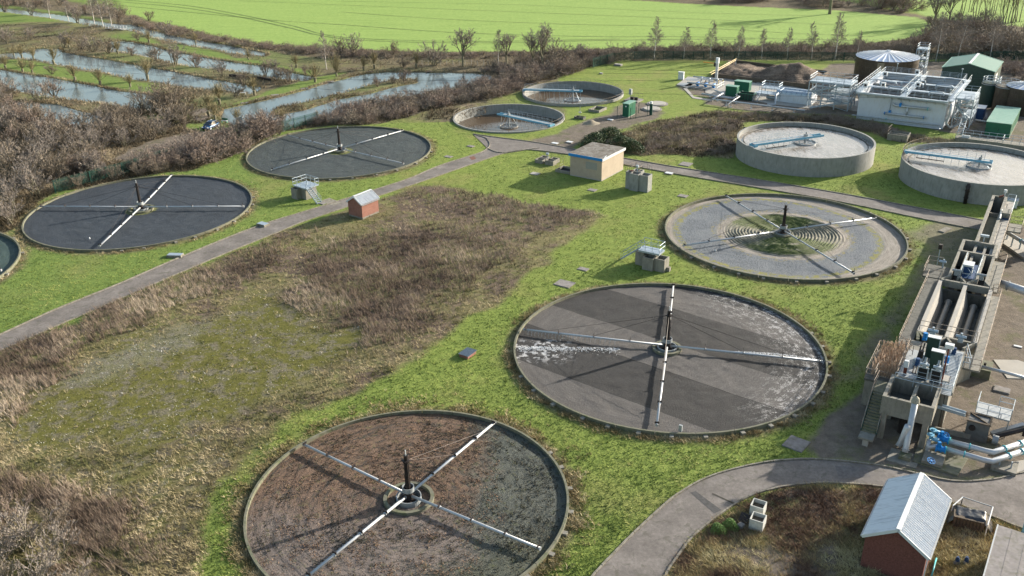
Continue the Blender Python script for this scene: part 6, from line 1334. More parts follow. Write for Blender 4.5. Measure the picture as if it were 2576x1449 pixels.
g0 = at(*p5(2420, 1240)); pb_ = thing('pipe_plinth', 'concrete plinth with two steel legs under the silvery pipes', 'plinth', (g0.x, g0.y, 0), R(57)); MB().box(-1.2, .5, -.4, 1.6, -.05, .32).build('block', M['concrete'], pb_)
for y in (.1, 1.0): MB().beam((-.5, y, .3), (-.5, y, .95), .12).build('leg', M['galv'], pb_)
pad([p5(2280, 1180), p5(2440, 1310), p5(2576, 1270), p5(2700, 1200), p5(2600, 1130)], 0, 'pale concrete apron under the plinth at the road edge', h=.04)
# grit classifier
gc = site('grit_classifier', 'dark grey steel grit classifier with a railed platform and black screw tube', 'machine', p5(2080, 920), 0, R(57))
l = lambda q, z: Vector((*loc(gc, q, z), z))
MB().prism([(0, 0), (1.5, 0.1), (1.5, 1.9), (0, 1.9)], 0, 1.9).build('hopper', simple('grey_steel', (.13, .13, .125), .55, .2, var=.2), gc); MB().box(-.08, 1.58, -.08, .12, 1.9, 2.0).box(-.08, 1.58, 1.85, 2.0, 1.9, 2.0).box(-.08, .1, .12, 1.85, 1.9, 2.0).box(1.45, 1.58, .12, 1.85, 1.9, 2.0).beam((0, 0, 1.97), (1.5, 1.9, 1.97), .1).build('rim', M['timber'], gc)
MB().cyl((-.03, 1.4, 1.3), (-.15, 1.4, 1.3), .28, 14).build('port', M['black'], gc); MB().beam((1.4, -.2, .3), (3.0, -2.6, 1.2), .45).build('screw_trough', M['galv_dull'], gc)
MB().cyl((.9, -.7, .55), (2.2, -2.7, 1.25), .2, 12).build('screw_tube', M['black'], gc); MB().box(2.0, 2.6, -3.2, -2.6, .6, 1.5).build('discharge_chute', M['black'], gc); MB().cyl((.6, -.9, .3), (.6, -.4, .3), .45, 14).build('drive_housing', M['galv_dull'], gc)
pf2 = MB().box(1.9, 4.1, -1.4, 1.5, 1.75, 1.9).build('platform', M['galv_dull'], gc); railing(gc, [(1.9, -1.4, 1.9), (1.9, 1.5, 1.9), (4.1, 1.5, 1.9)], 1.1, 1.1, 'galv', .03); railing(gc, [(1.9, -1.4, 1.9), (4.1, -1.4, 1.9), (4.1, -.2, 1.9)], 1.1, 1.1, 'galv', .03)
for (x, y) in ((2, -1.3), (4, -1.3), (4, 1.4), (2, 1.4)): MB().beam((x, y, 0), (x, y, 1.75), .09).build('leg', M['galv_dull'], gc)
ch = MB().beam((.6, 2.2, 2.0), (.4, 5.2, 2.3), .5, .08).beam((.35, 2.2, 2.15), (.15, 5.2, 2.45), .05, .3).beam((.85, 2.2, 2.15), (.65, 5.2, 2.45), .05, .3).build('chute', M['galv'], gc); MB().beam((.3, 5.1, 2.2), (-.9, 5.6, 1.4), .5, .25).build('chute_bend', M['galv'], gc); MB().beam((.5, 4.0, 0), (.5, 4.0, 2.1), .1).build('prop', M['timber'], gc)
MB().beam((-.4, 5.2, .25), (.2, .6, .25), .2, .5).build('low_wall', M['concrete'], gc)
g0 = at(*f4(560, 1180)); tq = thing('screenings_press', 'turquoise screenings press on a mossy block beside the deck', 'machine', (g0.x, g0.y, 0), R(58)); MB().box(-.7, 1.6, -1.6, 1.0, -.1, 1.0).build('block', M['concrete_mossy'], tq)
MB().box(-.3, .5, -.2, .5, 1.3, 2.6).build('press_body', M['teal'], tq); MB().box(-.34, -.3, -.1, .4, 1.5, 2.4).build('press_front', M['dark'], tq); MB().box(.9, 1.5, -.2, .4, 1.8, 2.7).build('hopper', M['teal'], tq)
for (x, y) in ((-.2, -.1), (.4, -.1), (-.2, .4), (.4, .4)): MB().beam((x, y, 1.0), (x, y, 1.3), .06).build('leg', M['teal'], tq)
MB().cyl((0, -.9, 1.0), (0, -.9, 1.5), .12, 8).build('stub_pipe', M['black'], tq)
line('thick silver lagged pipe leaving the grit troughs to the right', [(f4(795, 262), 2.8), (f4(1200, 390), 2.8)], .48, 'pipe', ((0, .3),), 'galv_dull')
line('long thin silver pipe crossing the gravel yard to the right edge', [(f4(560, 1092), 2.3), (f4(860, 1165), 2.3), (f4(1200, 1255), 2.3)], .16, 'pipe', ((0, .9),), 'galv')
pl = line('pale pipe on steel legs over a concrete plinth at the right edge', [(p8(885, 1010), 1.6), (p8(1050, 1110), 1.6), (p8(1250, 1230), 1.6)], .26, 'pipe', ((1, .2),))
pad([p8(835, 1060), p8(810, 1150), p8(1110, 1360), p8(1250, 1400), p8(1250, 1240), p8(900, 1080)], 0, 'long pale concrete plinth under the pipe legs at the right edge', h=.28)
for k, q in enumerate((p8(905, 1110), p8(960, 1200), p8(1060, 1230))): g0 = at(*q, .28); MB().beam((g0.x - pl.location.x, g0.y - pl.location.y, .28), (g0.x - pl.location.x + .1, g0.y - pl.location.y + .1, 1.5), .14).build('leg', M['galv'], pl)
pad([f4(765, 1045), f4(1012, 1050), f4(1100, 1080), f4(1200, 1240), f4(905, 1232)], 0, 'pale triangular concrete slab on the gravel yard', h=.05)
cover(f4(1010, 912), .5, .9, 'small white rectangular plate on the gravel yard', mat='white', h=.05); cover(f4(850, 1350), 1.2, 1.5, 'dark square hatch in the gravel behind the grit classifier', mat='slab', h=.1)
# yard column at the right edge (a big pale vertical pipe)
g0 = at(*p8(1165, 1290)); o = thing('vent_column', 'wide pale vertical column rising at the right edge beside the pipe', 'column', (g0.x + .9, g0.y, 0)); MB().cyl((0, 0, 0), (0, 0, 5.2), .75, 24).build('shaft', M['concrete_pale'], o); MB().cyl((0, 0, 1.2), (0, 0, 1.35), .82, 24).build('collar', M['teal'], o)
# ---------------------------------------------------------------- small things, bottom right
def planter(q, label):
    o = site('planter_box', label, 'planter', q, 0, R(60), 'pale planter boxes'); s = .55; h = 1.0
    mt = M['white']; w = simple('weathered_planter_' + str(len(label)), (.42, .42, .39), .8, var=.2, scale=4, dirt=(.3, .29, .26))
    for (x0, x1, y0, y1) in ((-s, -s + .07, -s, s), (s - .07, s, -s, s), (-s + .07, s - .07, -s, -s + .07), (-s + .07, s - .07, s - .07, s)): MB().box(x0, x1, y0, y1, 0, h).build('side_panel', w, o)
    MB().box(-s + .08, s - .08, -s + .08, s - .08, .1, h - .35).build('soil', M['timber'], o); return o
planter(t5(565, 975), 'pale square planter box farther from the camera with a white ring on its rim')
planter(t5(562, 1078), 'pale square planter box nearer the camera with soil inside')
g0 = at(*t5(470, 1025)); tr = thing('tray', 'black flat tray tipped beside the planters', 'tray', (g0.x, g0.y, .12), R(60)); o = MB().box(-.5, .5, -.45, .45, 0, .05).box(-.5, .5, -.45, -.4, .05, .12).build('base', M['black'], tr, rot=(R(8), R(-12), 0))
g0 = at(*t5(438, 1083)); bk = thing('tub', 'small grey square tub on the ground by the planters', 'tub', (g0.x, g0.y, 0), R(40)); MB().box(-.22, .22, -.2, .2, 0, .3).build('body', M['galv_dull'], bk); MB().box(-.24, .24, -.22, .22, .3, .34).build('lid', M['slab'], bk)
# sheeted pallets inside a white tube frame
fr2 = site('tube_frame', 'tall white tube barrier frame round the sheeted heap behind the brick building', 'barrier', t5(2060, 1010), 0, 0)
A0, A1, A2, A3 = [at(*q) for q in (t5(2020, 1000), t5(2095, 935), t5(2320, 1010), t5(2280, 1150))]
A0, A1, A2, A3 = [a - Vector((fr2.location.x, fr2.location.y, 0)) for a in (A0, A1, A2, A3)]
for i, (a_, b_, m_) in enumerate(((A0, A1, 'white'), (A1, A2, 'galv_dull'), (A2, A3, 'white'))):
    MB().tube([a_ + Vector((0, 0, 1.1)), b_ + Vector((0, 0, 1.1))], .05, 6).build('top_rail', M[m_], fr2)
    for p in (a_, b_): MB().cyl(p, p + Vector((0, 0, 1.1)), .045, 6).build('post', M['white' if i != 1 else 'galv_dull'], fr2)
hp = site('sheeted_heap', 'heap of grey slatted pallets half covered by shiny black sheeting', 'heap', t5(2160, 1070), 0, R(-25))
for k in range(9): MB().box(-1.2 + k * .24, -1.05 + k * .24, -.62, -.55, .05, 1.0).build('slat', M['timber'], hp)
MB().box(-1.25, 1.0, -.54, .5, .05, .95).build('pallet_core', M['timber'], hp)
gxx, gyy = np.meshgrid(np.linspace(-1.7, 1.7, 40), np.linspace(-.9, .9, 24)); zz = 1.05 - .9 * np.clip(np.abs(gxx) - 1.0, 0, 1) ** 1.3 * 1.6 + .16 * fbm(gxx, gyy, .5, 70) - .5 * np.clip(np.abs(gyy) - .5, 0, 1)
i = np.arange(24 * 40).reshape(24, 40); Fq = np.stack([i[:-1, :-1], i[:-1, 1:], i[1:, 1:], i[1:, :-1]], -1).reshape(-1, 4); inst('sheeting', np_mesh('sheeting', np.stack([gxx.ravel(), gyy.ravel() + .35, np.maximum(zz.ravel(), .05)], 1), Fq, M['blackcloth'], None, True), hp)
for k, (q, lb) in enumerate(((t5(2068, 1352), 'small blue-black pump lying in the grass, left of its twin'), (t5(2137, 1352), 'small blue-black pump lying in the grass, right of its twin'))):
    o = site('pump', lb, 'pump', q, 0, R(30 + 10 * k), 'discarded pumps'); MB().cyl((0, 0, 0), (0, 0, .5), .2, 12, .15).cyl((0, 0, .5), (0, 0, .62), .1, 10).build('body', M['navy'], o); MB().cyl((-.3, 0, .15), (0, 0, .15), .12, 10).build('outlet', M['galv_dull'], o); MB().box(-.22, .22, -.16, .16, -.02, .05).build('foot', M['galv_dull'], o)
line('thin pale green pipe lying beside the brick building wall', [(t5(1875, 1460), .2), (t5(1915, 1315), .25)], .06, 'teal', (), name='loose_pipe')
g0 = at(2572, 1345); o = thing('barrier_post', 'blue post just inside the right edge beside the grey roof', 'post', (g0.x, g0.y, 0)); MB().cyl((0, 0, 0), (0, 0, 1.6), .12, 10).build('shaft', M['lightblue'], o); MB().cyl((0, 0, 1.6), (0, 0, 1.7), .15, 10).build('cap', M['blue'], o)
# ---------------------------------------------------------------- plants
def vmat(name, stops, rough=0.9, trans=0.0):
    """colour from the per-clump tint"""
    m, t, b = nt(name); f = N(t, 'Attribute', attribute_name='tint').outputs['Fac']
    t.links.new(ramp(t, f, stops), b.inputs['Base Color']); b.inputs['Roughness'].default_value = rough; b.inputs['Specular IOR Level'].default_value = 0.15
    return m
def bark(name, c, var=.35): return simple(name, c, .9, var=var, scale=4)
M['twig'] = bark('brown_twigs', (.23, .19, .145)); M['twig_grey'] = bark('grey_twigs', (.25, .215, .185)); M['twig_red'] = bark('reddish_twigs', (.245, .192, .155)); M['twig_olive'] = bark('olive_twigs', (.24, .205, .115))
M['bark'] = bark('dark_bark', (.12, .10, .075)); M['bark_green'] = bark('lichened_bark', (.18, .165, .11)); M['leafbright'] = simple('bright_leaves', (.13, .22, .05), .6, var=.5, scale=5); M['birchbark'] = simple('birch_bark', (.62, .57, .52), .8, var=.12, scale=6, dirt=(.12, .10, .09), dirt_amt=.5)
M['leaf'] = simple('dark_leaves', (.055, .085, .03), .6, var=.5, scale=2.5)
class Rib:
    def __init__(s): s.v = []; s.f = []
    def seg(s, a, b, w0, w1, rg):
        d = b - a; r = Vector((rg.uniform(-1, 1), rg.uniform(-1, 1), rg.uniform(-1, 1))); n = d.cross(r)
        if n.length < 1e-5: n = Vector((1, 0, 0))
        n.normalize(); k = len(s.v); s.v += [tuple(a - n * w0), tuple(a + n * w0), tuple(b + n * w1), tuple(b - n * w1)]; s.f.append((k, k + 1, k + 2, k + 3))
def rdir(rg, d, spread):
    v = Vector((rg.gauss(0, 1), rg.gauss(0, 1), rg.gauss(0, 1))); v = v - d * v.dot(d); v.normalize() if v.length > 1e-5 else None
    return (d * math.cos(spread) + v * math.sin(spread)).normalized()
def grow(tk, cr, rg, p, d, L, r, lv, P):
    """recursive branching: thick wood goes to tk (tubes), twigs to cr (ribbons)"""
    n = 3 if lv < P['lv'] else 2; q = p; dd = d; pts = [p]
    for i in range(n):
        dd = rdir(rg, dd, rg.uniform(.05, P['wob'])); dd = (dd + Vector((0, 0, P['up'][min(lv, len(P['up']) - 1)]))).normalized(); q = q + dd * (L / n); pts.append(q)
    for i in range(n):
        r0 = r * (1 - .55 * i / n); r1 = r * (1 - .55 * (i + 1) / n)
        if r0 > P['thick']: tk.cyl(pts[i], pts[i + 1], r0, 5, r1, cap=False)
        else: cr.seg(pts[i], pts[i + 1], max(r0, P['minw']), max(r1 * .8, P['minw'] * .6), rg)
    if lv >= P['lv']: return
    k = P['n'][lv]
    for i in range(k):
        f = rg.uniform(P['from'][lv], 1.0); j = min(n - 1, int(f * n)); c = pts[j].lerp(pts[j + 1], f * n - j); base = (pts[j + 1] - pts[j]).normalized()
        grow(tk, cr, rg, c, rdir(rg, base, rg.uniform(*P['ang'])), L * rg.uniform(*P['len']) * (1 - .35 * f), r * .5, lv + 1, P)
def make_plant(kind, seed, H):
    rg = random.Random(seed); tk = MB(); cr = Rib()
    if kind == 'shrub':
        P = dict(lv=3, n=(5, 4, 5), wob=.22, up=(.08, .10, .12, .1), thick=.03, minw=.016, ang=(.25, .75), len=(.45, .75), **{'from': (.2, .15, .1)})
        for i in range(9):
            a = rg.uniform(0, 2 * PI); t_ = rg.uniform(.1, .75); d = Vector((math.cos(a) * math.sin(t_), math.sin(a) * math.sin(t_), math.cos(t_))); grow(tk, cr, rg, Vector((rg.gauss(0, .15), rg.gauss(0, .15), -.1)), d, H * rg.uniform(.45, .62), .055, 0, P)
    elif kind == 'thicket':
        P = dict(lv=2, n=(7, 6), wob=.3, up=(.0, -.02, .0), thick=.05, minw=.015, ang=(.3, 1.0), len=(.4, .7), **{'from': (.1, .05)})
        for i in range(26):
            a = rg.uniform(0, 2 * PI); t_ = rg.uniform(.2, 1.2); d = Vector((math.cos(a) * math.sin(t_), math.sin(a) * math.sin(t_), math.cos(t_))); grow(tk, cr, rg, Vector((rg.gauss(0, .5), rg.gauss(0, .5), -.1)), d, H * rg.uniform(.6, .95), .03, 0, P)
    elif kind == 'pollard':
        tk.cyl((0, 0, -.2), (rg.gauss(0, .1), rg.gauss(0, .1), H * .28), .20, 8, .25)
        P = dict(lv=1, n=(6,), wob=.12, up=(.08, .06), thick=.04, minw=.018, ang=(.1, .35), len=(.3, .6), **{'from': (.2,)})
        for i in range(60):
            a = rg.uniform(0, 2 * PI); t_ = abs(rg.gauss(0, .5)); d = Vector((math.cos(a) * math.sin(t_), math.sin(a) * math.sin(t_), math.cos(t_))); grow(tk, cr, rg, Vector((0, 0, H * .27)) + d * .15, d, H * rg.uniform(.45, .75), .025, 0, P)
    elif kind == 'birch':
        pts = [Vector((0, 0, -.2))]; d = Vector((rg.gauss(0, .04), rg.gauss(0, .04), 1)).normalized()
        for i in range(8): d = rdir(rg, d, rg.uniform(0, .07)); d = (d + Vector((0, 0, .1))).normalized(); pts.append(pts[-1] + d * H / 8)
        for i in range(8): tk.cyl(pts[i], pts[i + 1], .13 * (1 - i / 8.6), 6, .13 * (1 - (i + 1) / 8.6), cap=False)
        P = dict(lv=2, n=(7, 8), wob=.2, up=(.12, -.06, -.22), thick=.05, minw=.018, ang=(.35, .8), len=(.4, .65), **{'from': (.15, .1)})
        for i in range(42):
            f = rg.uniform(.2, .98) * 8; j = min(7, int(f)); c = pts[j].lerp(pts[j + 1], f - j); a = rg.uniform(0, 2 * PI); t_ = rg.uniform(.5, .9); dd = Vector((math.cos(a) * math.sin(t_), math.sin(a) * math.sin(t_), math.cos(t_))); grow(tk, cr, rg, c, dd, H * .30 * (1.12 - f / 8) + .3, .028, 0, P)
    elif kind == 'tree':
        P = dict(lv=4, n=(5, 4, 4, 5), wob=.2, up=(.05, .08, .08, .06, .05), thick=.05, minw=.016, ang=(.3, .8), len=(.5, .8), **{'from': (.35, .25, .2, .1)})
        tk.cyl((0, 0, -.3), (0, 0, H * .22), H * .026, 8, H * .02)
        for i in range(7):
            a = 2 * PI * i / 7 + rg.uniform(-.3, .3); t_ = rg.uniform(.15, .8); d = Vector((math.cos(a) * math.sin(t_), math.sin(a) * math.sin(t_), math.cos(t_))); grow(tk, cr, rg, Vector((0, 0, H * rg.uniform(.16, .24))), d, H * rg.uniform(.32, .42), H * .013, 0, P)
    elif kind == 'poplar':
        for s_ in range(3):
            p = Vector((rg.gauss(0, .5), rg.gauss(0, .5), -.2)); d = Vector((rg.gauss(0, .07), rg.gauss(0, .07), 1)).normalized(); pts = [p]
            for i in range(6): d = rdir(rg, d, .05); pts.append(pts[-1] + d * H / 6)
            for i in range(6): tk.cyl(pts[i], pts[i + 1], .14 * (1 - i / 7), 6, .14 * (1 - (i + 1) / 7), cap=False)
            P = dict(lv=1, n=(6,), wob=.2, up=(.3, .2), thick=.05, minw=.02, ang=(.3, .7), len=(.4, .6), **{'from': (.2,)})
            for i in range(22):
                f = rg.uniform(.3, .98) * 6; j = min(5, int(f)); c = pts[j].lerp(pts[j + 1], f - j); a = rg.uniform(0, 2 * PI); grow(tk, cr, rg, c, Vector((math.cos(a) * .6, math.sin(a) * .6, .8)), H * .16, .02, 0, P)
    elif kind == 'leafy':
        P = dict(lv=2, n=(5, 5), wob=.3, up=(.05, .02, .0), thick=.04, minw=.02, ang=(.3, .9), len=(.4, .7), **{'from': (.1, .05)})
        for i in range(14):
            a = rg.uniform(0, 2 * PI); t_ = rg.uniform(.1, 1.2); d = Vector((math.cos(a) * math.sin(t_), math.sin(a) * math.sin(t_), math.cos(t_))); grow(tk, cr, rg, Vector((rg.gauss(0, .5), rg.gauss(0, .5), -.1)), d, H * rg.uniform(.6, .95), .03, 0, P)
    lf = Rib()
    if kind == 'leafy':
        for q in range(2600):
            a = rg.uniform(0, 2 * PI); z = rg.random(); rr = math.sqrt(1 - z * z) * rg.uniform(.75, 1.05) * (1 + .22 * math.sin(a * 3 + seed)); c = Vector((rr * math.cos(a) * H * .85, rr * math.sin(a) * H * .85, z * H * rg.uniform(.8, 1.0))); e = Vector((rg.gauss(0, 1), rg.gauss(0, 1), rg.gauss(0, .6))).normalized(); lf.seg(c, c + e * .17, .05, .03, rg)
    def mk(V_, F_, nm, mt):
        me = D.meshes.new(nm); me.from_pydata(V_, [], F_); me.materials.append(mt); me.update(); return me
    return tk, cr, lf, mk
def variants(kind, seeds, H, tkm, crm):
    out = []
    for s in seeds:
        tk, cr, lf, mk = make_plant(kind, s, H); tn = 'trunk' if kind in ('tree', 'birch', 'pollard', 'poplar') else 'stems'
        out.append((H, tn, mk(tk.v, tk.f, tn, M[tkm]) if tk.v else None, 'crown', mk(cr.v, cr.f, 'crown', M[crm]), mk(lf.v, lf.f, 'leaves', M['leaf']) if lf.v else None))
    return out
VAR = {
 'shrub': variants('shrub', (1, 2, 3, 4), 4.0, 'bark', 'twig'), 'shrub_grey': variants('shrub', (5, 6, 7), 4.0, 'bark_green', 'twig_grey'), 'shrub_red': variants('shrub', (8, 9), 4.0, 'bark', 'twig_red'),
 'thicket': variants('thicket', (11, 12, 13), 2.2, 'bark', 'twig_red'), 'thicket_brown': variants('thicket', (14, 15), 2.2, 'bark', 'twig'), 'pollard': variants('pollard', (21, 22, 23), 3.4, 'bark_green', 'twig_olive'),
 'birch': variants('birch', (31, 32, 33, 34, 35, 36), 10.0, 'birchbark', 'twig_grey'), 'tree': variants('tree', (41, 42, 43), 11.0, 'bark_green', 'twig_grey'), 'poplar': variants('poplar', (51, 52), 12.0, 'bark_green', 'twig_olive'), 'leafy': variants('leafy', (61, 62), 2.2, 'bark', 'twig'),
}
NAME = dict(shrub='bare_shrub', shrub_grey='bare_shrub', shrub_red='bare_shrub', thicket='bramble_thicket', thicket_brown='bramble_thicket', pollard='pollard_willow', birch='birch_tree', tree='bare_tree', poplar='bare_tree', leafy='leafy_bush')
CATN = dict(bare_shrub='shrub', bramble_thicket='thicket', pollard_willow='tree', birch_tree='tree', bare_tree='tree', leafy_bush='bush')
_vc = [0]
def plant(kind, x, y, h, label, group, wide=1.0, z=-.05):
    V_ = VAR[kind]; v = V_[rnd.randrange(len(V_))]; s = h / v[0]; nm = NAME[kind]
    o = thing(nm, label, CATN[nm], (x, y, z), rnd.uniform(0, 2 * PI), group); o.scale = (s * wide, s * wide, s)
    if v[2]: inst(v[1], v[2], o)
    inst(v[3], v[4], o)
    if v[5]: inst('leaves', v[5], o)
    return o
def plant_at(kind, q, h, label, group=None, wide=1.0):
    g = at(*q); return plant(kind, g.x, g.y, h, label, group, wide)
LMK = [((525, 328), 'the blue car'), ((505, 288), 'the clay path'), ((347, 520), 'the blue-black bed'), ((853, 376), 'the slate-grey bed'), ((150, 285), 'the lowest pond'), ((1440, 235), 'the far sunken tank'), ((1280, 300), 'the nearer sunken tank'), ((283, 72), 'the footbridge'), ((822, 173), 'the lone thin birch'), ((2440, 190), 'the green shed'), ((1364, 170), 'the biggest bare tree'), ((2028, 360), 'the milky tank'), ((2350, 62), 'the spreading top-right tree'), ((2087, 33), 'the great dark trunk'), ((2230, 190), 'the big ribbed tank'), ((1165, 167), 'the tall tree by the field'), ((340, 385), 'the dirt track'), ((720, 330), 'the palisade corner'), ((70, 540), 'the rim of the blue-black bed'), ((860, 285), 'the near shore of the pond'), ((1060, 205), 'the island tip'), ((1230, 195), 'the right end of the pond'), ((440, 160), 'the largest pond tree'), ((1645, 147), 'the leftmost row birch'), ((2100, 147), 'the tallest row birch'), ((1850, 147), 'the middle of the birch row'), ((600, 105), 'the river bend'), ((2560, 110), 'the right picture edge'), ((0, 420), 'the left picture edge'), ((1500, 362), 'the leafy bushes'), ((1740, 340), 'the middle of the brown slope')]
LMW = [(at(*q), n) for q, n in LMK]
def where(x, y, kind, h, lo, hi):
    g = Vector((x, y, 0)); best = sorted(LMW, key=lambda w: (w[0] - g).length)
    for (L_, n) in best[:7]:
        s_ = _where(g, L_, n, kind, h, lo, hi)
        if s_ not in USED: break
    else:
        for (L2_, n2) in best[1:6]:
            s_ = _where(g, *best[0], kind, h, lo, hi) + ', towards ' + n2
            if s_ not in USED: break
    USED.add(s_); return s_
USED = set()
def _where(g, L_, n, kind, h, lo, hi):
    d = g - L_
    dr = ('right of' if d.x > 0 else 'left of') if abs(d.x) > abs(d.y) else ('behind' if d.y > 0 else 'in front of')
    nearq = 'close ' if d.length < 9 else ('well ' if d.length > 22 else '')
    f = (h - lo) / max(.01, hi - lo); sz = ('small', 'low', 'middling', 'tall', 'very tall')[min(4, int(f * 5))]; tone = dict(shrub='brown bare shrub', shrub_grey='pale grey bare shrub', shrub_red='reddish bare shrub', thicket='reddish bramble mound', thicket_brown='brown bramble mound', pollard='olive pollard willow')[kind]
    return f'{sz} {tone} {nearq}{dr} {n}'
# pollards and bushes along the ponds, each read off the photograph
pl_lab = {'pollard': 'twiggy pollard willow on the grassy bank between the long ponds', 'shrub': 'bare brown shrub on the bank between the long ponds', 'shrub_red': 'reddish bare shrub on the bank between the long ponds', 'shrub_grey': 'pale grey bare shrub on the bank between the long ponds'}
for (u, v, h, k) in ((35, 140, 2.4, 'pollard'), (55, 145, 3.2, 'pollard'), (85, 150, 3.0, 'pollard'), (58, 182, 3.2, 'pollard'), (82, 184, 3.0, 'pollard'), (15, 173, 3.4, 'pollard'), (188, 204, 3.6, 'pollard'), (252, 214, 3.6, 'pollard'), (297, 135, 3.4, 'pollard'), (328, 219, 2.8, 'pollard'), (375, 108, 3.4, 'pollard'), (347, 101, 3.6, 'shrub_red'), (492, 108, 2.8, 'pollard'), (333, 140, 4.2, 'shrub_red'), (132, 186, 3.6, 'shrub_red'), (393, 152, 5.5, 'shrub'), (493, 168, 5.2, 'shrub_red'), (560, 192, 6.0, 'shrub_grey'), (233, 130, 6.0, 'shrub_grey'), (273, 134, 6, 'shrub'), (205, 124, 5, 'shrub'), (163, 119, 6.5, 'shrub_grey'), (80, 100, 5, 'shrub_grey'), (20, 110, 6.5, 'shrub_grey'), (175, 120, 3, 'pollard'), (667, 188, 4.6, 'shrub'), (703, 201, 4.6, 'shrub_grey'), (728, 204, 5, 'shrub'), (690, 176, 4, 'shrub_grey'), (745, 170, 3, 'pollard'), (626, 150, 2.5, 'pollard'), (770, 186, 3.2, 'shrub_red'), (845, 185, 4, 'pollard'), (640, 240, 4, 'pollard'), (612, 215, 4.5, 'shrub')):
    g = at(u, v); plant(k, g.x, g.y, h * 1.1, where(g.x, g.y, k, h, 2.4, 6.5) , 'bare willows and shrubs between the ponds', 1.15)
for (u, v, h, k, lb) in ((137, 161, 4.4, 'pollard', 'slim upright willow standing in the water margin of the second pond from the left'), (372, 201, 5, 'pollard', 'lone spiky willow at the tip of the grass bank in the middle pond'), (440, 163, 8.2, 'shrub_grey', 'largest rounded bare tree standing between the ponds'), (137, 243, 6.5, 'shrub_red', 'reddish bare tree beside the left end of the lowest pond'), (105, 254, 6.8, 'shrub_grey', 'grey rounded bush overhanging the left end of the lowest pond'), (360, 271, 6.5, 'shrub_grey', 'pale bare bush in front of the short right end of the pond'),
    (443, 284, 9.5, 'shrub', 'tall dense bare tree left of the clay path'), (405, 276, 8, 'shrub_red', 'reddish bare tree just left of the tall dense one by the clay path'), (593, 243, 4.6, 'shrub', 'brown bush with a white sign at its foot beside the pond path'), (553, 262, 4.6, 'pollard', 'olive willow on the clay path right of the clearing'), (527, 292, 4.5, 'pollard', 'leaning willow behind the blue car'), (541, 300, 3.4, 'pollard', 'small olive willow between the blue car and the large pond'), (599, 312, 3.2, 'pollard', 'small twiggy shrub at the near shore right of the blue car'), (628, 314, 3.4, 'shrub_grey', 'pale twiggy shrub beside the small white hut by the near shore'), (660, 322, 3.0, 'shrub_red', 'reddish little shrub on the near shore of the large pond'), (710, 322, 3.6, 'pollard', 'olive shrub on the near shore behind the palisade corner'),
    (793, 207, 4.4, 'pollard', 'round willow on the grass path between the large pond and the long pond'), (847, 192, 3.4, 'pollard', 'small willow at the far end of the grass path by the pond'), (915, 176, 3.4, 'pollard', 'leftmost of four small willows on the far bank of the large pond'), (942, 173, 4.2, 'pollard', 'second of four small willows on the far bank of the large pond'), (1015, 169, 4.6, 'shrub', 'dark bare shrub on the far bank of the large pond'), (1049, 170, 4.0, 'pollard', 'rightmost round willow on the far bank of the large pond'), (1018, 205, 4.2, 'shrub_red', 'reddish bush at the far tip of the island'), (950, 218, 3.4, 'shrub_red', 'smaller reddish bush in the middle of the island'), (990, 210, 2.8, 'shrub', 'low brown bush on the island between two reddish ones')):
    plant_at(k, (u, v), h, lb, None, 1.1)
# taller trees of the pond side
for (u, v, h, k, lb) in ((127, 45, 9, 'birch', 'birch at the top left, leftmost of those with white trunks by the river'), (173, 52, 10, 'birch', 'birch with a leaning white trunk left of the footbridge'), (260, 68, 12, 'birch', 'tall birch just left of the white footbridge'), (283, 76, 12.5, 'birch', 'tall birch rising from the white footbridge'), (237, 58, 11, 'birch', 'birch behind the tall ones by the footbridge'), (12, 28, 8, 'shrub_red', 'bare tree in the top left corner beside the river'), (78, 36, 6, 'shrub_grey', 'grey bush on the river bank at the top left'), (195, 56, 8, 'shrub_grey', 'broad greyish tree behind the leaning birch'), (300, 62, 7.5, 'shrub', 'broad bare tree right of the footbridge'), (822, 175, 10, 'birch', 'lone thin birch with a white trunk right of the long pond'), (375, 52, 5, 'shrub', 'round bush on the field side of the river'), (420, 86, 6, 'shrub_grey', 'bare tree at the bend of the river'),
    (1165, 167, 13, 'tree', 'tall bare tree in front of the bright field, left of the biggest one'), (1092, 166, 8.5, 'shrub_grey', 'dense grey bare tree on the far pond bank before the field'), (1254, 160, 9, 'birch', 'slim pale-trunked tree left of its twin before the field'), (1274, 160, 10.5, 'tree', 'slim bare tree right of its twin before the field'), (1364, 172, 14.5, 'tree', 'biggest spreading bare tree behind the far sunken tank'), (1342, 170, 11, 'tree', 'bare tree close to the left of the biggest spreading one'), (1400, 165, 9, 'shrub_grey', 'broad grey bush right of the biggest spreading tree'), (1459, 152, 6.5, 'shrub_grey', 'grey bush at the edge of the field above the far lawn'), (889, 140, 8, 'shrub_grey', 'grey bare tree on the hedge line at the field edge, left of centre'), (858, 138, 6.5, 'shrub', 'brown bare tree on the hedge line near the long pond'), (989, 138, 5, 'shrub', 'small bare bush breaking the hedge line at the field edge')):
    plant_at(k, (u, v), h, lb, None, 1.0 if k in ('birch', 'tree') else 1.1)
for i, (u, v, h) in enumerate(((1645, 147, 11.0), (1720, 148, 8.6), (1787, 148, 10), (1856, 150, 8.8), (1916, 148, 8.2), (1980, 148, 8.4), (2042, 146, 9.4), (2100, 148, 12.0), (2157, 140, 6.8))):
    od = ('leftmost', 'second from the left', 'third from the left', 'fourth from the left', 'fifth from the left', 'fourth from the right', 'third from the right', 'tallest', 'thin rightmost')[i]
    plant_at('birch', (u, v), h, f'{od} birch in the row along the green fence', 'birches along the green fence', 1.0)
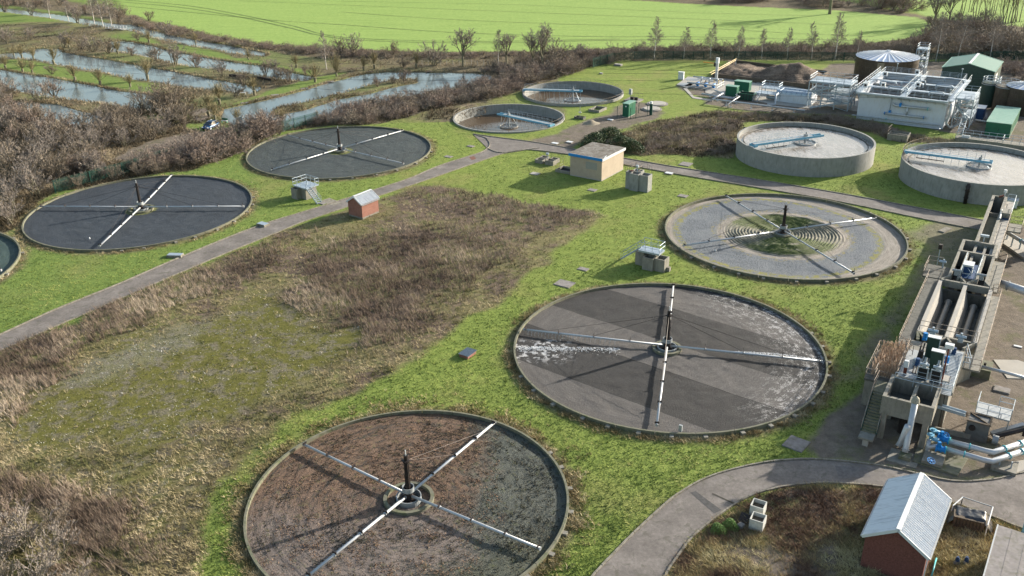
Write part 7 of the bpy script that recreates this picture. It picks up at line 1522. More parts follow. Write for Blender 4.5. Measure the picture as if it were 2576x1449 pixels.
for (u, v, h, k, lb) in ((2354, 154, 12.5, 'birch', 'white-trunked birch left of the green shed'), (2409, 150, 11.5, 'birch', 'white-trunked birch behind the ridge of the green shed'), (2490, 150, 11, 'birch', 'pale birch behind the right half of the green shed'), (2305, 132, 8, 'shrub_red', 'reddish bare tree behind the big ribbed tank'), (2330, 120, 8, 'shrub', 'dark bare tree in the wood edge right of the field'), (2350, 62, 16, 'tree', 'large spreading bare tree at the top right end of the field'), (2388, 52, 12, 'tree', 'bare tree behind the large spreading one, top right'), (2087, 35, 22, 'tree', 'thick dark trunk of a great tree at the top edge, its crown cut off'), (2277, 26, 10, 'poplar', 'thin bare tree at the top edge left of the spreading tree'), (2217, 22, 10, 'shrub', 'dark round bush at the top edge above the field')):
    plant_at(k, (u, v), h, lb, None, 1.0)
for (u, v, h, k) in ((200, 436, 4.5, 'shrub'), (214, 434, 4.8, 'shrub_grey'), (232, 428, 4.2, 'shrub'), (185, 440, 5, 'shrub_red'), (222, 426, 3.5, 'thicket')):
    g = at(u, v); plant(k, g.x, g.y, h, where(g.x, g.y, k, h, 2.4, 5.2), 'shrubs before the hidden white vehicle', 1.1)
for (u, v) in ((2454, 50), (2484, 52), (2517, 57), (2530, 60), (2547, 58), (2560, 55), (2420, 42), (2440, 30), (2500, 40), (2580, 70), (2600, 50)):
    plant_at('poplar', (u, v), rnd.uniform(11, 15), {2454: 'leftmost clump of thin tall stems', 2484: 'thin tall clump just right of the leftmost one', 2517: 'thin tall clump in the middle, nearest the dark bank', 2530: 'thin tall clump touching its right-hand neighbour', 2547: 'thin tall clump second from the right edge', 2560: 'thin tall clump cut by the right edge', 2420: 'thin clump beside the crown of the spreading tree', 2440: 'thin clump farther back behind the leftmost ones', 2500: 'thin clump farther back in the middle', 2580: 'thin clump outside the right edge, nearer', 2600: 'thin clump outside the right edge, farther'}[u] + ', trees at the top right', 'thin bare trees at the top right', 1.0)
# scrub and hedges, filled by area
def fill(polys, n, mind, kinds, hr, label, group, avoid=(), wide=1.15, seed=1):
    rg = random.Random(seed); P = [poly_at(p) for p in polys]; AV = [poly_at(p) for p in avoid]; done = []; tries = 0
    xs = [q[0] for p in P for q in p]; ys = [q[1] for p in P for q in p]
    while len(done) < n and tries < n * 60:
        tries += 1; x = rg.uniform(min(xs), max(xs)); y = rg.uniform(min(ys), max(ys)); X_ = np.array([x]); Y_ = np.array([y])
        if not any(sdist(X_, Y_, p)[0] > .3 for p in P): continue
        if any(sdist(X_, Y_, p)[0] > -.8 for p in AV): continue
        if any(math.hypot(x - cx, y - cy) < r + 1.6 for (cx, cy, r) in list(BEDS.values()) + list(HOLES.values()) + list(TANKS.values())): continue
        if any((x - a) ** 2 + (y - b) ** 2 < mind ** 2 for a, b in done): continue
        done.append((x, y)); k = rg.choice(kinds); h_ = rg.uniform(*hr); plant(k, x, y, h_, where(x, y, k, h_, *hr), group, wide)
trk = [Z['track'], Z['clay'], PONDS['lowest'], PONDS['large'], PONDS['second'], PONDS['third'], PONDS['fourth'], [(495, 336), (505, 300), (570, 296), (578, 330)]]
fill([[(-40, 330), (60, 300), (150, 320), (260, 330), (330, 330), (280, 395), (300, 420), (240, 450), (140, 470), (60, 525), (50, 565), (-40, 600)]], 50, 3.1, ['shrub', 'shrub', 'shrub_grey', 'shrub_red', 'shrub_grey'], (4.6, 7.0), 'tall bare shrub in the dense thicket left of the blue-black bed', 'shrubs of the thicket at the left', trk, 1.15, 3)
fill([[(-40, 225), (30, 232), (60, 262), (120, 300), (60, 330), (-40, 340)]], 18, 3.2, ['shrub_red', 'shrub', 'shrub_grey'], (4.5, 7.0), 'bare shrub at the left edge beside the lowest pond', 'shrubs by the lowest pond', trk, 1.15, 4)
fill([[(250, 330), (270, 300), (420, 275), (480, 310), (470, 335), (380, 355), (320, 375), (290, 385)]], 22, 3.2, ['shrub', 'shrub_grey', 'shrub'], (4.5, 7), 'bare shrub between the ponds and the dirt track', 'shrubs along the dirt track', trk, 1.15, 5)
fill([[(420, 398), (480, 372), (560, 345), (600, 330), (700, 325), (720, 340), (640, 372), (618, 392), (560, 402), (480, 425), (400, 440)]], 44, 2.5, ['shrub', 'shrub_grey', 'thicket', 'thicket', 'shrub_red'], (2.6, 4.8), {'bare_shrub': 'bare shrub in the scrub between the blue car and the slate-grey bed', 'bramble_thicket': 'low reddish bramble in the scrub between the blue car and the slate-grey bed'}, 'scrub between the car and the slate-grey bed', trk, 1.1, 6)
fill([[(300, 440), (400, 398), (430, 410), (400, 440), (300, 470), (150, 490), (150, 470)]], 26, 2.5, ['shrub', 'thicket', 'shrub_grey'], (2.4, 4.2), {'bare_shrub': 'bare shrub on the palisade fence line behind the blue-black bed', 'bramble_thicket': 'low bramble on the palisade fence line behind the blue-black bed'}, 'growth on the palisade line', trk, 1.1, 7)
fill([[(770, 312), (800, 295), (900, 268), (1000, 254), (1090, 238), (1150, 222), (1200, 214), (1250, 205), (1310, 205), (1318, 226), (1250, 243), (1130, 266), (950, 308), (850, 316)]], 105, 1.9, ['thicket', 'thicket', 'thicket_brown', 'shrub_grey', 'thicket', 'shrub_grey'], (1.9, 3.3), {'bare_shrub': 'greyish shrub in the long hedge between the large pond and the lawn', 'bramble_thicket': 'reddish brown bramble in the long hedge between the large pond and the lawn'}, 'the long hedge beside the large pond', [PONDS['large']], 1.15, 8)
fill([[(1150, 205), (1240, 175), (1330, 165), (1450, 150), (1560, 140), (1545, 158), (1480, 172), (1400, 195), (1330, 210), (1260, 212)]], 54, 2.6, ['shrub', 'shrub_grey', 'thicket_brown', 'thicket'], (2.4, 4.6), {'bare_shrub': 'dark bare shrub in the hedge behind the far sunken tank', 'bramble_thicket': 'low brown bramble in the hedge behind the far sunken tank'}, 'hedge behind the far sunken tank', [PONDS['large']], 1.1, 9)
fill([[(330, 40), (450, 72), (560, 96), (650, 110), (830, 124), (1000, 132), (1100, 135), (1400, 132), (1560, 124), (1560, 138), (1400, 146), (1100, 150), (850, 146), (700, 134), (560, 116), (440, 94), (330, 62)]], 80, 2.6, ['thicket_brown', 'thicket', 'thicket', 'thicket_brown'], (1.2, 2.5), {'bare_shrub': 'low bare shrub on the river bank below the bright field', 'bramble_thicket': 'low brown bramble on the river bank below the bright field'}, 'river bank scrub below the field', [PONDS['river']], 1.4, 10)
fill([[(1560, 124), (1800, 122), (2160, 118), (2280, 110), (2300, 140), (2150, 140), (1560, 142)]], 50, 2.8, ['thicket_brown', 'thicket', 'thicket_brown'], (1.8, 3.0), {'bare_shrub': 'low bare shrub behind the green fence and the birch row', 'bramble_thicket': 'low brown bramble behind the green fence and the birch row'}, 'hedge behind the green fence', [], 1.3, 11)
fill([[(2320, 60), (2450, 62), (2620, 90), (2660, 150), (2520, 145), (2300, 142), (2280, 115), (2330, 95)]], 44, 3.8, ['shrub', 'shrub_red', 'shrub_grey', 'thicket_brown'], (3.5, 7.5), {'bare_shrub': 'bare shrub in the wood edge behind the green shed', 'bramble_thicket': 'dark bramble in the wood edge behind the green shed'}, 'wood edge behind the green shed', [], 1.15, 12)
fill([[(2510, 165), (2640, 170), (2640, 215), (2530, 205)]], 14, 2.5, ['thicket', 'shrub_red'], (2.5, 4.0), {'bare_shrub': 'reddish bare shrub right of the green shed', 'bramble_thicket': 'reddish bramble right of the green shed'}, 'scrub right of the green shed', [], 1.3, 13)
fill([[(1540, 0), (1720, -12), (2080, -20), (2300, -10), (2320, 28), (2280, 38), (2100, 20), (1900, 10), (1720, 2)]], 40, 3.8, ['thicket_brown', 'shrub', 'thicket', 'shrub_grey'], (2.5, 6.5), {'bare_shrub': 'bare shrub in the brown scrub along the top edge above the field', 'bramble_thicket': 'dark bramble in the brown scrub along the top edge above the field'}, 'scrub along the top edge', [], 1.3, 14)
fill([[(-60, 5), (60, 15), (200, 34), (320, 52), (310, 38), (210, 18), (60, -6), (-60, -14)]], 26, 3.2, ['shrub', 'shrub_red', 'thicket_brown'], (2.5, 5), {'bare_shrub': 'bare shrub along the river at the top left', 'bramble_thicket': 'bramble along the river at the top left'}, 'scrub along the river, top left', [PONDS['river']], 1.2, 15)
fill([[(1610, 345), (1700, 310), (1800, 285), (1990, 288), (2100, 298), (2230, 322), (2180, 332), (2000, 305), (1870, 300), (1845, 345), (1845, 395), (1700, 385), (1620, 388)]], 60, 1.7, ['thicket', 'thicket_brown'], (.7, 1.3), 'low dead bramble on the brown slope around the milky tank', 'low brambles of the slope', [], 1.5, 16)
fill([[(2060, 292), (2180, 312), (2270, 335), (2250, 345), (2150, 325), (2040, 305)]], 16, 1.6, ['thicket_brown', 'thicket'], (1.2, 1.9), 'brown bramble at the foot of the pale block wall', 'brambles at the foot of the pale block', [], 1.4, 17)
for (u, v, h) in ((1500, 362, 2.3), (1535, 352, 2.6), (1565, 372, 2.4), (1590, 388 - 8, 2.2), (1480, 370, 1.6)):
    plant_at('leafy', (u, v), h, {1500: 'dark leafy bush nearest the left roof corner', 1535: 'highest dark leafy bush above the roof middle', 1565: 'dark leafy bush beside the right roof corner', 1590: 'rightmost dark leafy bush, towards the brown slope', 1480: 'small leftmost leafy bush by the gravel track'}[u] + ' of the beige building', 'leafy bushes behind the beige building', 1.25)
for (u, v, h, k, lb) in ((-10, 1420, 5.0, 'shrub_grey', 'large pale bare shrub at the bottom left corner'), (70, 1380, 4.6, 'shrub_grey', 'pale bare shrub right of the one in the bottom left corner'), (150, 1410, 4.4, 'shrub_grey', 'pale bare shrub nearest the sunken kerb at the bottom left'), (30, 1330, 4.0, 'shrub_red', 'reddish bare shrub topmost of the clump at the bottom left'), (150, 1335, 3.2, 'shrub', 'brown bare shrub at the right of the bottom left clump'), (-40, 1360, 5, 'shrub', 'bare shrub cut by the left edge near the bottom'), (90, 1490, 4.4, 'shrub_grey', 'bare shrub cut by the bottom edge at the left'), (0, 1510, 4.4, 'shrub', 'bare shrub cut by the bottom left corner'), (190, 1490, 3.6, 'shrub_grey', 'low bare shrub at the bottom edge left of the kerb')):
    plant_at(k, (u, v), h, lb, None, 1.2)
VAR['clump'] = [(H_, a, None, 'leaves', me2, None) for (H_, a, b_, c_, d_, me2) in variants('leafy', (71, 72), 2.2, 'bark', 'twig')]
for v_ in VAR['clump']: v_[4].materials.clear(); v_[4].materials.append(M['leafbright'])
NAME['clump'] = 'leafy_plant'; CATN['leafy_plant'] = 'plant'
for (u, v, h, lb) in ((t5(355, 1080)[0], t5(355, 1080)[1], .8, 'bright green leafy clump left of the planters'), (t5(265, 1110)[0], t5(265, 1110)[1], .75, 'yellow-green leafy clump nearer the road than its neighbour')):
    o = plant_at('clump', (u, v), h, lb, None, 1.0)
# ---------------------------------------------------------------- grass and weeds as stuff
def clumps(name, pts, blades, hr, w, lean, stops, label, cat, tint, seed=1, flat=.35, zoff=-.03):
    """pts (n,2), tint (n,); each clump is a spray of narrow blades"""
    rs = np.random.RandomState(seed); n = len(pts); k = blades; m = n * k
    a = rs.uniform(0, 2 * PI, m); rad = np.abs(rs.normal(0, .10, m)) + .02; hh = rs.uniform(hr[0], hr[1], m) * np.repeat(rs.uniform(.7, 1.25, n), k)
    bx = np.repeat(pts[:, 0], k) + rad * np.cos(a); by = np.repeat(pts[:, 1], k) + rad * np.sin(a)
    tx = bx + np.cos(a) * hh * flat * rs.uniform(.3, 1.5, m) + lean[0] * hh; ty = by + np.sin(a) * hh * flat * rs.uniform(.3, 1.5, m) + lean[1] * hh
    b2 = rs.uniform(0, PI, m); ww = w * rs.uniform(.6, 1.4, m); dx, dy = np.cos(b2) * ww, np.sin(b2) * ww; zb = np.full(m, zoff)
    V_ = np.empty((m, 3, 3)); V_[:, 0] = np.stack([bx - dx, by - dy, zb], 1); V_[:, 1] = np.stack([bx + dx, by + dy, zb], 1); V_[:, 2] = np.stack([tx, ty, zb + hh], 1)
    F_ = np.arange(m * 3).reshape(m, 3); tt = np.repeat(np.clip(np.repeat(tint, k) + rs.normal(0, .10, m), 0, 1), 3)
    o = D.objects.new(name, np_mesh(name, V_.reshape(-1, 3), F_, vmat(name + '_colour', stops), {'tint': tt})); link(o); o['label'] = label; o['category'] = cat; o['kind'] = 'stuff'; return o
RS = np.random.RandomState(5)
def screen_pts(n, u0, u1, v0, v1, z=0.0):
    """points over the part of the site between these bearings, denser where it is nearer"""
    u = RS.uniform(u0, u1, n); v = RS.uniform(v0, v1, n); Xp = u - 1288; Yp = 724.5 - v; cr, sr = math.cos(ROLL), math.sin(ROLL); x = Xp * cr + Yp * sr; y = -Xp * sr + Yp * cr; c, s = math.cos(PITCH), math.sin(PITCH)
    dx, dy, dz = x / FPX, c + s * y / FPX, -s + c * y / FPX; t = (z - CH) / dz; return np.stack([dx * t, dy * t], 1)
def clear(p, extra=.15):
    ok = np.ones(len(p), bool)
    for (cx, cy, r) in list(BEDS.values()) + list(HOLES.values()) + list(TANKS.values()): ok &= np.hypot(p[:, 0] - cx, p[:, 1] - cy) > r + extra
    for rp in ROADS: ok &= sdist(p[:, 0], p[:, 1], rp) < -.12
    for o in D.objects:
        if o.parent is None and o.get('category') in ('building', 'shed', 'cover', 'hatch', 'slab', 'chamber', 'kiosk', 'container'):
            pass
    return ok
ROADS = [poly_at(a + b[::-1]) for a, b in ROADPX]
fld_t = lambda p, sc, sd: np.clip(.5 + fbm(p[:, 0], p[:, 1], sc, sd), 0, 1)
# tall dead weeds of the abandoned bed
p = screen_pts(150000, -120, 1560, 440, 1500); p = p[clear(p)]; mk_ = masks(p[:, 0], p[:, 1])
T_ = [[(760, 640), (900, 580), (1040, 548), (1160, 556), (1300, 600), (1290, 650), (1180, 700), (1120, 770), (1000, 850), (880, 880), (820, 800), (700, 740)], [(1050, 480), (1200, 490), (1400, 520), (1510, 545), (1440, 575), (1300, 560), (1150, 520)], [(40, 870), (300, 765), (500, 680), (680, 600), (780, 590), (700, 680), (520, 740), (380, 800), (260, 860), (100, 930)], [(0, 900), (120, 900), (160, 960), (40, 1060), (-60, 1060)], [(0, 1200), (200, 1220), (350, 1260), (420, 1400), (300, 1449), (200, 1300), (0, 1260)]]
tall = np.zeros(len(p))
for q in T_: tall = np.maximum(tall, mask('t', 5, 5, 5, 77, p[:, 0], p[:, 1], q))
rgh = mk_['rough'] * (1 - mk_['moss'] * .93) * (1 - mk_['dirt']) * (1 - mk_['scrub'])
sel = (RS.rand(len(p)) < tall * .55 * (rgh > .3)); pt = p[sel][:34000]
clumps('dry_weeds', pt, 7, (.35, .95), .020, (-.22, -.05), [(.0, (.085, .064, .050)), (.35, (.185, .140, .108)), (.7, (.29, .23, .18)), (1.0, (.42, .35, .27))], 'tall purplish-brown dead weeds standing over the abandoned ground in the middle', 'weeds', fld_t(pt, 5, 81), 2)
sel = (RS.rand(len(p)) < rgh * .40 * (1 - tall * .7)); pt = p[sel][:52000]
clumps('dry_grass', pt, 6, (.15, .40), .024, (-.35, -.08), [(.0, (.075, .085, .028)), (.3, (.14, .13, .055)), (.6, (.27, .225, .125)), (1.0, (.44, .37, .235))], 'pale straw-coloured tussock grass covering the rough ground round the mossy patch', 'grass', fld_t(pt, 2.5, 82), 3, flat=.7)
# moss patch stones and twigs
sel = (RS.rand(len(p)) < mk_['moss'] * .16); pt = p[sel][:14000]
clumps('ground_litter', pt, 4, (.05, .16), .030, (0, 0), [(.0, (.06, .06, .02)), (.5, (.17, .15, .09)), (.8, (.36, .34, .28)), (1.0, (.5, .5, .45))], 'sparse low stalks and pale stony litter over the mossy patch', 'litter', RS.rand(len(pt)), 4, flat=1.2)
sel = (RS.rand(len(p)) < mk_['stony'] * .15); pt = p[sel][:3000]
clumps('gravel_litter', pt, 4, (.03, .10), .035, (0, 0), [(.0, (.12, .11, .08)), (.5, (.3, .29, .25)), (1.0, (.6, .6, .56))], 'band of pale rubble and stalks between the mossy patch and the road', 'rubble', RS.rand(len(pt)), 5, flat=1.5)
# slope and corner patches
p = np.concatenate([screen_pts(40000, 1440, 2480, 275, 405), screen_pts(26000, 1620, 2640, 1205, 1500)]); p = p[clear(p)]; mk_ = masks(p[:, 0], p[:, 1]); hx = p[:, 0]; hy = p[:, 1]
inb = np.zeros(len(p), bool)
for (o, a_, b_) in ((hut, 7.9, 4.6), (fr_, 20, 20)):
    an = o.rotation_euler[2]; lx = (hx - o.location.x) * math.cos(an) + (hy - o.location.y) * math.sin(an); ly = -(hx - o.location.x) * math.sin(an) + (hy - o.location.y) * math.cos(an)
    inb |= (lx > (-.2 if o is hut else -12)) & (lx < (a_ if o is hut else FQ[0])) & (ly > (-.2 if o is hut else -8)) & (ly < (b_ if o is hut else FQ[1]))
sel = (RS.rand(len(p)) < mk_['rough'] * (1 - mk_['dirt']) * .6) & ~inb; pt = p[sel]; nr_ = pt[:, 1] < 100
clumps('rough_grass', pt[~nr_][:16000], 5, (.25, .7), .035, (-.2, 0), [(.0, (.055, .045, .03)), (.4, (.14, .11, .07)), (.75, (.28, .235, .15)), (1.0, (.42, .36, .24))], 'rough dead grass on the slope left of and above the milky tank', 'grass', fld_t(pt[~nr_][:16000], 5, 83), 6)
clumps('rough_grass', pt[nr_][:15000], 7, (.12, .5), .018, (-.25, -.1), [(.0, (.070, .042, .030)), (.35, (.175, .110, .078)), (.5, (.26, .19, .11)), (.7, (.42, .35, .17)), (1.0, (.52, .46, .28))], 'red-brown and straw grass on the corner plot round the brick building', 'grass', fld_t(pt[nr_][:15000], 3.2, 84), 7, flat=.8)
# lawn blades
p = screen_pts(170000, -60, 2640, 300, 1500); p = p[clear(p, .05)]; mk_ = masks(p[:, 0], p[:, 1])
lw = (1 - mk_['rough']) * (1 - mk_['scrub']) * (1 - mk_['dirt']) * (1 - mk_['moss']) * (mk_['field'] < .3)
sel = RS.rand(len(p)) < lw * .9; pt = p[sel][:70000]
clumps('lawn_grass', pt, 3, (.06, .17), .034, (-.3, -.05), [(.0, (.055, .085, .018)), (.35, (.130, .172, .038)), (.65, (.210, .252, .060)), (1.0, (.32, .31, .12))], 'green turf blades of the lawns round the beds', 'grass', fld_t(pt, 2.2, 85), 8, flat=1.0, zoff=-.02)
# growth on the brown bed
cx, cy, r_A = BEDS['A']; n = 15000; t_ = RS.uniform(0, 2 * PI, n); rr_ = np.sqrt(RS.uniform(5.2, (r_A - .5) ** 2, n)); pt = np.stack([cx + rr_ * np.cos(t_), cy + rr_ * np.sin(t_)], 1); q_ = np.clip(.42 + .9 * fbm(pt[:, 0], pt[:, 1], 2.0, 94) + .25 * np.cos(2 * PI * rr_ / .42), 0, 1); kp = (RS.rand(n) < q_ + .1)
q2_ = np.clip(.45 + .7 * fbm(pt[:, 0], pt[:, 1], 1.1, 95), 0, 1) * np.where(pt[:, 0] - cx + 5 * fbm(pt[:, 0], pt[:, 1], 5, 96) > 7.5, .35, 1)
clumps('moss_growth', pt[kp], 4, (.03, .11), .040, (0, 0), [(.0, (.018, .018, .014)), (.3, (.055, .048, .026)), (.55, (.15, .090, .055)), (.8, (.23, .15, .10)), (1.0, (.33, .26, .19))], 'dark and rusty clumps of moss and slime on the brown foreground bed', 'moss', q2_[kp], 12, flat=1.2, zoff=.08)
# ragged dead grass at the bed walls, reeds at the pond margins
L_ = []
for kk, (cx, cy, r) in BEDS.items():
    n = {'A': 5200, 'B': 4200, 'C': 1500, 'D': 1200, 'E': 900, 'F': 300}[kk]; t_ = RS.uniform(0, 2 * PI, n); d_ = np.abs(RS.normal(0, .55, n)) * (1 + .8 * (kk == 'A')) * (.5 + np.clip(.5 + fbm(np.cos(t_) * r, np.sin(t_) * r, 4, 90), 0, 1.5)); L_.append(np.stack([cx + (r + .1 + d_) * np.cos(t_), cy + (r + .1 + d_) * np.sin(t_)], 1))
pt = np.concatenate(L_); pt = pt[clear(pt, .05)]; tn = fld_t(pt, 1.6, 91)
kp = tn > .34; pt, tn = pt[kp], tn[kp]
clumps('dead_grass_fringe', pt, 6, (.12, .36), .028, (-.1, -.1), [(.0, (.07, .06, .025)), (.45, (.22, .17, .085)), (.75, (.38, .30, .17)), (1.0, (.52, .44, .28))], 'ragged ring of straw-coloured grass round the walls of the filter beds', 'grass', tn, 9, flat=1.0)
p = np.stack([RS.uniform(-230, 12, 150000), RS.uniform(180, 330, 150000)], 1); mk_ = masks(p[:, 0], p[:, 1]); e_ = mk_['pond']; sel = (e_ > -1.5) & (e_ < -.25) & (RS.rand(len(p)) < .8); pt = p[sel][:15000]
clumps('bank_reeds', pt, 5, (.25, .75), .04, (-.1, 0), [(.0, (.085, .065, .035)), (.4, (.20, .15, .085)), (.75, (.32, .25, .15)), (1.0, (.42, .35, .22))], 'tan dead reeds and grass fringing the banks of the ponds', 'reeds', fld_t(pt, 5, 92), 10)
sel = (mk_['scrub'] > .35) & (e_ < -2.2) & (RS.rand(len(p)) < .35); pt = p[sel][:13000]
p2 = np.concatenate([screen_pts(60000, -60, 1330, 195, 600), screen_pts(30000, 1300, 2620, 95, 215)]); p2 = p2[clear(p2, 1.0)]; m2 = masks(p2[:, 0], p2[:, 1]); p2 = p2[(m2['scrub'] > .5) & (m2['pond'] < -.8) & (m2['dirt'] < .3)][:24000]; pt = np.concatenate([pt, p2])
clumps('scrub_undergrowth', pt, 5, (.2, .75), .045, (0, 0), [(.0, (.045, .038, .022)), (.4, (.130, .100, .062)), (.7, (.22, .175, .115)), (1.0, (.36, .30, .20))], 'tangled brown undergrowth beneath the shrubs round the ponds and hedges', 'undergrowth', fld_t(pt, 6, 93), 11, flat=.9)
# ---------------------------------------------------------------- fences, car, pond-side things, wires
def palisade(pts, h, label, gap=.16, broken=0):
    P = [at(*q) for q in pts]; t = thing('palisade_fence', label, 'fence', (P[0].x, P[0].y, 0), 0, 'green palisade fences'); O = Vector((P[0].x, P[0].y, 0)); P = [p - O for p in P]; pal = MB(); pm = MB().box(-.05, .05, -.05, .05, -.1, h - .1).mesh('post', M['fencegreen'])
    for i in range(len(P) - 1):
        a_, b_ = P[i], P[i + 1]; d = b_ - a_; L = d.length; d.normalize(); n = max(1, round(L / 2.75)); nr = Vector((-d.y, d.x, 0)) * .06
        for k in range(n + (1 if i == len(P) - 2 else 0)): inst('post', pm, t, a_.lerp(b_, k / n), (0, 0, math.atan2(d.y, d.x)))
        for z in (.45, h - .45): MB().beam(a_ + Vector((0, 0, z)) + nr, b_ + Vector((0, 0, z)) + nr, .05, .06).build('rail', M['fencegreen'], t)
        s = 0
        while s < L:
            p = a_ + d * s + nr * 1.8; w = d * .035; k = len(pal.v)
            pal.v += [tuple(p - w + Vector((0, 0, .05))), tuple(p + w + Vector((0, 0, .05))), tuple(p + w + Vector((0, 0, h - .1))), tuple(p + Vector((0, 0, h))), tuple(p - w + Vector((0, 0, h - .1)))]; pal.f.append((k, k + 1, k + 2, k + 3, k + 4)); s += gap
    pal.build('pales', M['fencegreen'], t, kind='stuff'); return t
palisade([(140, 486), (230, 462), (310, 440), (372, 420), (440, 398)], 2.3, 'green palisade fence half hidden by shrubs behind the blue-black bed')
palisade([(712, 332), (770, 316), (800, 308)], 2.3, 'short stretch of green palisade fence behind the slate-grey bed')
palisade([(1492, 170), (1545, 156), (1620, 150), (1717, 151), (1900, 152), (2150, 155), (2360, 158), (2520, 152), (2640, 152)], 2.5, 'long green palisade fence below the row of birches', .15)
pw = thing('post_and_wire_fence', 'row of small pale fence posts along the far bank below the hedge', 'fence', tuple(at(1060, 160))[:2] + (0,)); O = pw.location.copy(); pm = MB().cyl((0, 0, 0), (0, 0, 1.3), .06, 5).mesh('post', M['concrete_pale']); prev = None
for k in range(11):
    g = at(1062 + k * 15.5, 164 + (k % 2) * .4) - O; inst('post', pm, pw, (g.x, g.y, 0))
    if prev is not None: MB().beam((prev.x, prev.y, 1.1), (g.x, g.y, 1.1), .02).build('wire', M['galv_dull'], pw)
    prev = g
# cars
def car(q0, q1, label, paint, roof=True):
    """q0 front wheel, q1 rear wheel as they touch the ground on the near side"""
    f, r = at(*q0), at(*q1); d = (f - r).normalized(); a = math.atan2(d.y, d.x); n = Vector((-d.y, d.x, 0)); mid = (f + r) / 2 + n * .75 * (1 if n.y > 0 else -1)
    t = thing('parked_car', label, 'car', (mid.x, mid.y, 0), a)
    st = [(-2.12, .42, .72, .80, .62), (-2.05, .34, .95, .86, .70), (-1.5, .26, 1.02, .90, .80), (-.5, .24, .98, .91, .82), (.6, .24, .96, .91, .82), (1.1, .24, .94, .90, .80), (1.75, .27, .82, .86, .72), (2.08, .34, .70, .74, .60), (2.16, .42, .60, .62, .5)]
    mb = MB()
    for (x, z0, z1, w0, w1) in st: mb.v += [(x, -w0 * .93, z0), (x, -w0, (z0 + z1) * .5), (x, -w1, z1), (x, w1, z1), (x, w0, (z0 + z1) * .5), (x, w0 * .93, z0)]
    for i in range(len(st) - 1):
        for j in range(6): k = i * 6; q = (j + 1) % 6; mb.f.append((k + j, k + q, k + 6 + q, k + 6 + j))
    mb.f.append(tuple(range(6))[::-1]); mb.f.append(tuple(len(mb.v) - 6 + i for i in range(6)))
    b = mb.build('body', paint, t, True)
    g = MB(); gs_ = [(-1.95, .96, 1.0, .72, .70), (-1.45, .98, 1.42, .78, .60), (-.6, .97, 1.50, .80, .62), (.2, .95, 1.47, .80, .62), (1.15, .93, .95, .78, .72)]
    for (x, z0, z1, w0, w1) in gs_: g.v += [(x, -w0, z0), (x, -w1, z1), (x, w1, z1), (x, w0, z0)]
    for i in range(4):
        for j in range(4): k = i * 4; q = (j + 1) % 4; g.f.append((k + j, k + q, k + 4 + q, k + 4 + j))
    g.build('windows', M['glass'], t)
    rf = MB(); 
    for (x, z, w) in ((-1.5, 1.43, .60), (-.6, 1.52, .61), (.25, 1.49, .60)): rf.v += [(x, -w, z), (x, w, z), (x, w, z + .02), (x, -w, z + .02)]
    for i in range(2):
        for j in range(4): k = i * 4; q = (j + 1) % 4; rf.f.append((k + j, k + q, k + 4 + q, k + 4 + j))
    rf.f += [(3, 2, 1, 0), (8, 9, 10, 11)]; rf.build('roof', paint, t)
    for s in (-1, 1):
        MB().beam((-1.4, s * .63, 1.5), (.2, s * .63, 1.52), .04).build('roof_rail', M['white'], t)
        for x0, z0, x1, z1 in ((.28, 1.48, 1.12, .95), (-.55, .96, -.6, 1.5), (-1.5, 1.42, -1.9, 1.0)): MB().beam((x0, s * (.63 if z0 > 1.3 else .8), z0), (x1, s * (.63 if z1 > 1.3 else .79), z1), .07).build('pillar', paint, t)
        MB().box(1.85, 2.1, s * .62 - .14, s * .62 + .14, .62, .76).build('headlight', M['white'], t); MB().box(-2.14, -2.0, s * .66 - .1, s * .66 + .1, .68, .92).build('tail_light', M['redbrown'], t); MB().box(.85, 1.05, s * .95 - .09, s * .95 + .09, .95, 1.08).build('mirror', paint, t)
        for x in (-1.32, 1.32):
            w = MB().cyl((x, s * .72, .33), (x, s * .92, .33), .33, 18).build('wheel', M['tyre'], t); MB().cyl((x, s * .90, .33), (x, s * .935, .33), .21, 12).build('rim', M['white'], w)
    MB().box(2.1, 2.18, -.45, .45, .42, .58).build('grille', M['black'], t); return t
cp = simple('metallic_blue_paint', (.012, .07, .16), .25, .4, var=.05, spec=.8)
car((525.1, 329.8), (553.3, 318.0), 'dark blue hatchback parked on the track by the pond', cp)
car((196, 424), (226, 414), 'white vehicle mostly hidden behind the shrubs left of the palisade', simple('white_car_paint', (.6, .6, .6), .3, var=.03))
# green pond hut, footbridge, jetties
fb = site('footbridge', 'small white footbridge with rails over the river at the top left', 'footbridge', (276, 74), 0, R(-20)); MB().box(-1, 6.5, -.6, .6, .3, .45).build('deck', M['concrete_pale'], fb); railing(fb, [(-1, .6, .45), (6.5, .6, .45)], 1.0, 1.2, 'white', .07); railing(fb, [(-1, -.6, .45), (6.5, -.6, .45)], 1.0, 1.2, 'white', .07); MB().beam((0, -.6, 1.4), (8, -2.5, .6), .12).build('lock_beam', M['white'], fb)
for k, (u, v) in enumerate(((615, 257), (690, 237), (765, 221), (829, 204), (928 - 0, 179), (1078, 178))):
    o = site('fishing_platform', ['wooden fishing platform nearest the clay path', 'second wooden fishing platform from the clay path', 'third wooden fishing platform along the reedy bank', 'fishing platform at the far end of the reedy bank', 'small dark fishing platform on the far shore, left', 'small dark fishing platform on the far shore, right'][k], 'platform', (u, v), 0, R(20), 'fishing platforms of the large pond')
    pk = MB().box(-.9, .9, -.11, .11, -.02, .04).mesh('plank', M['timber'] if k > 3 else M['slab'])
    for j in range(5): inst('plank', pk, o, (0, -1.3 + .25 * j, .0))
    for sx in (-.8, .8): MB().cyl((sx, -1.2, -1.4), (sx, -1.2, 0), .06, 6).build('leg', M['timber'], o)
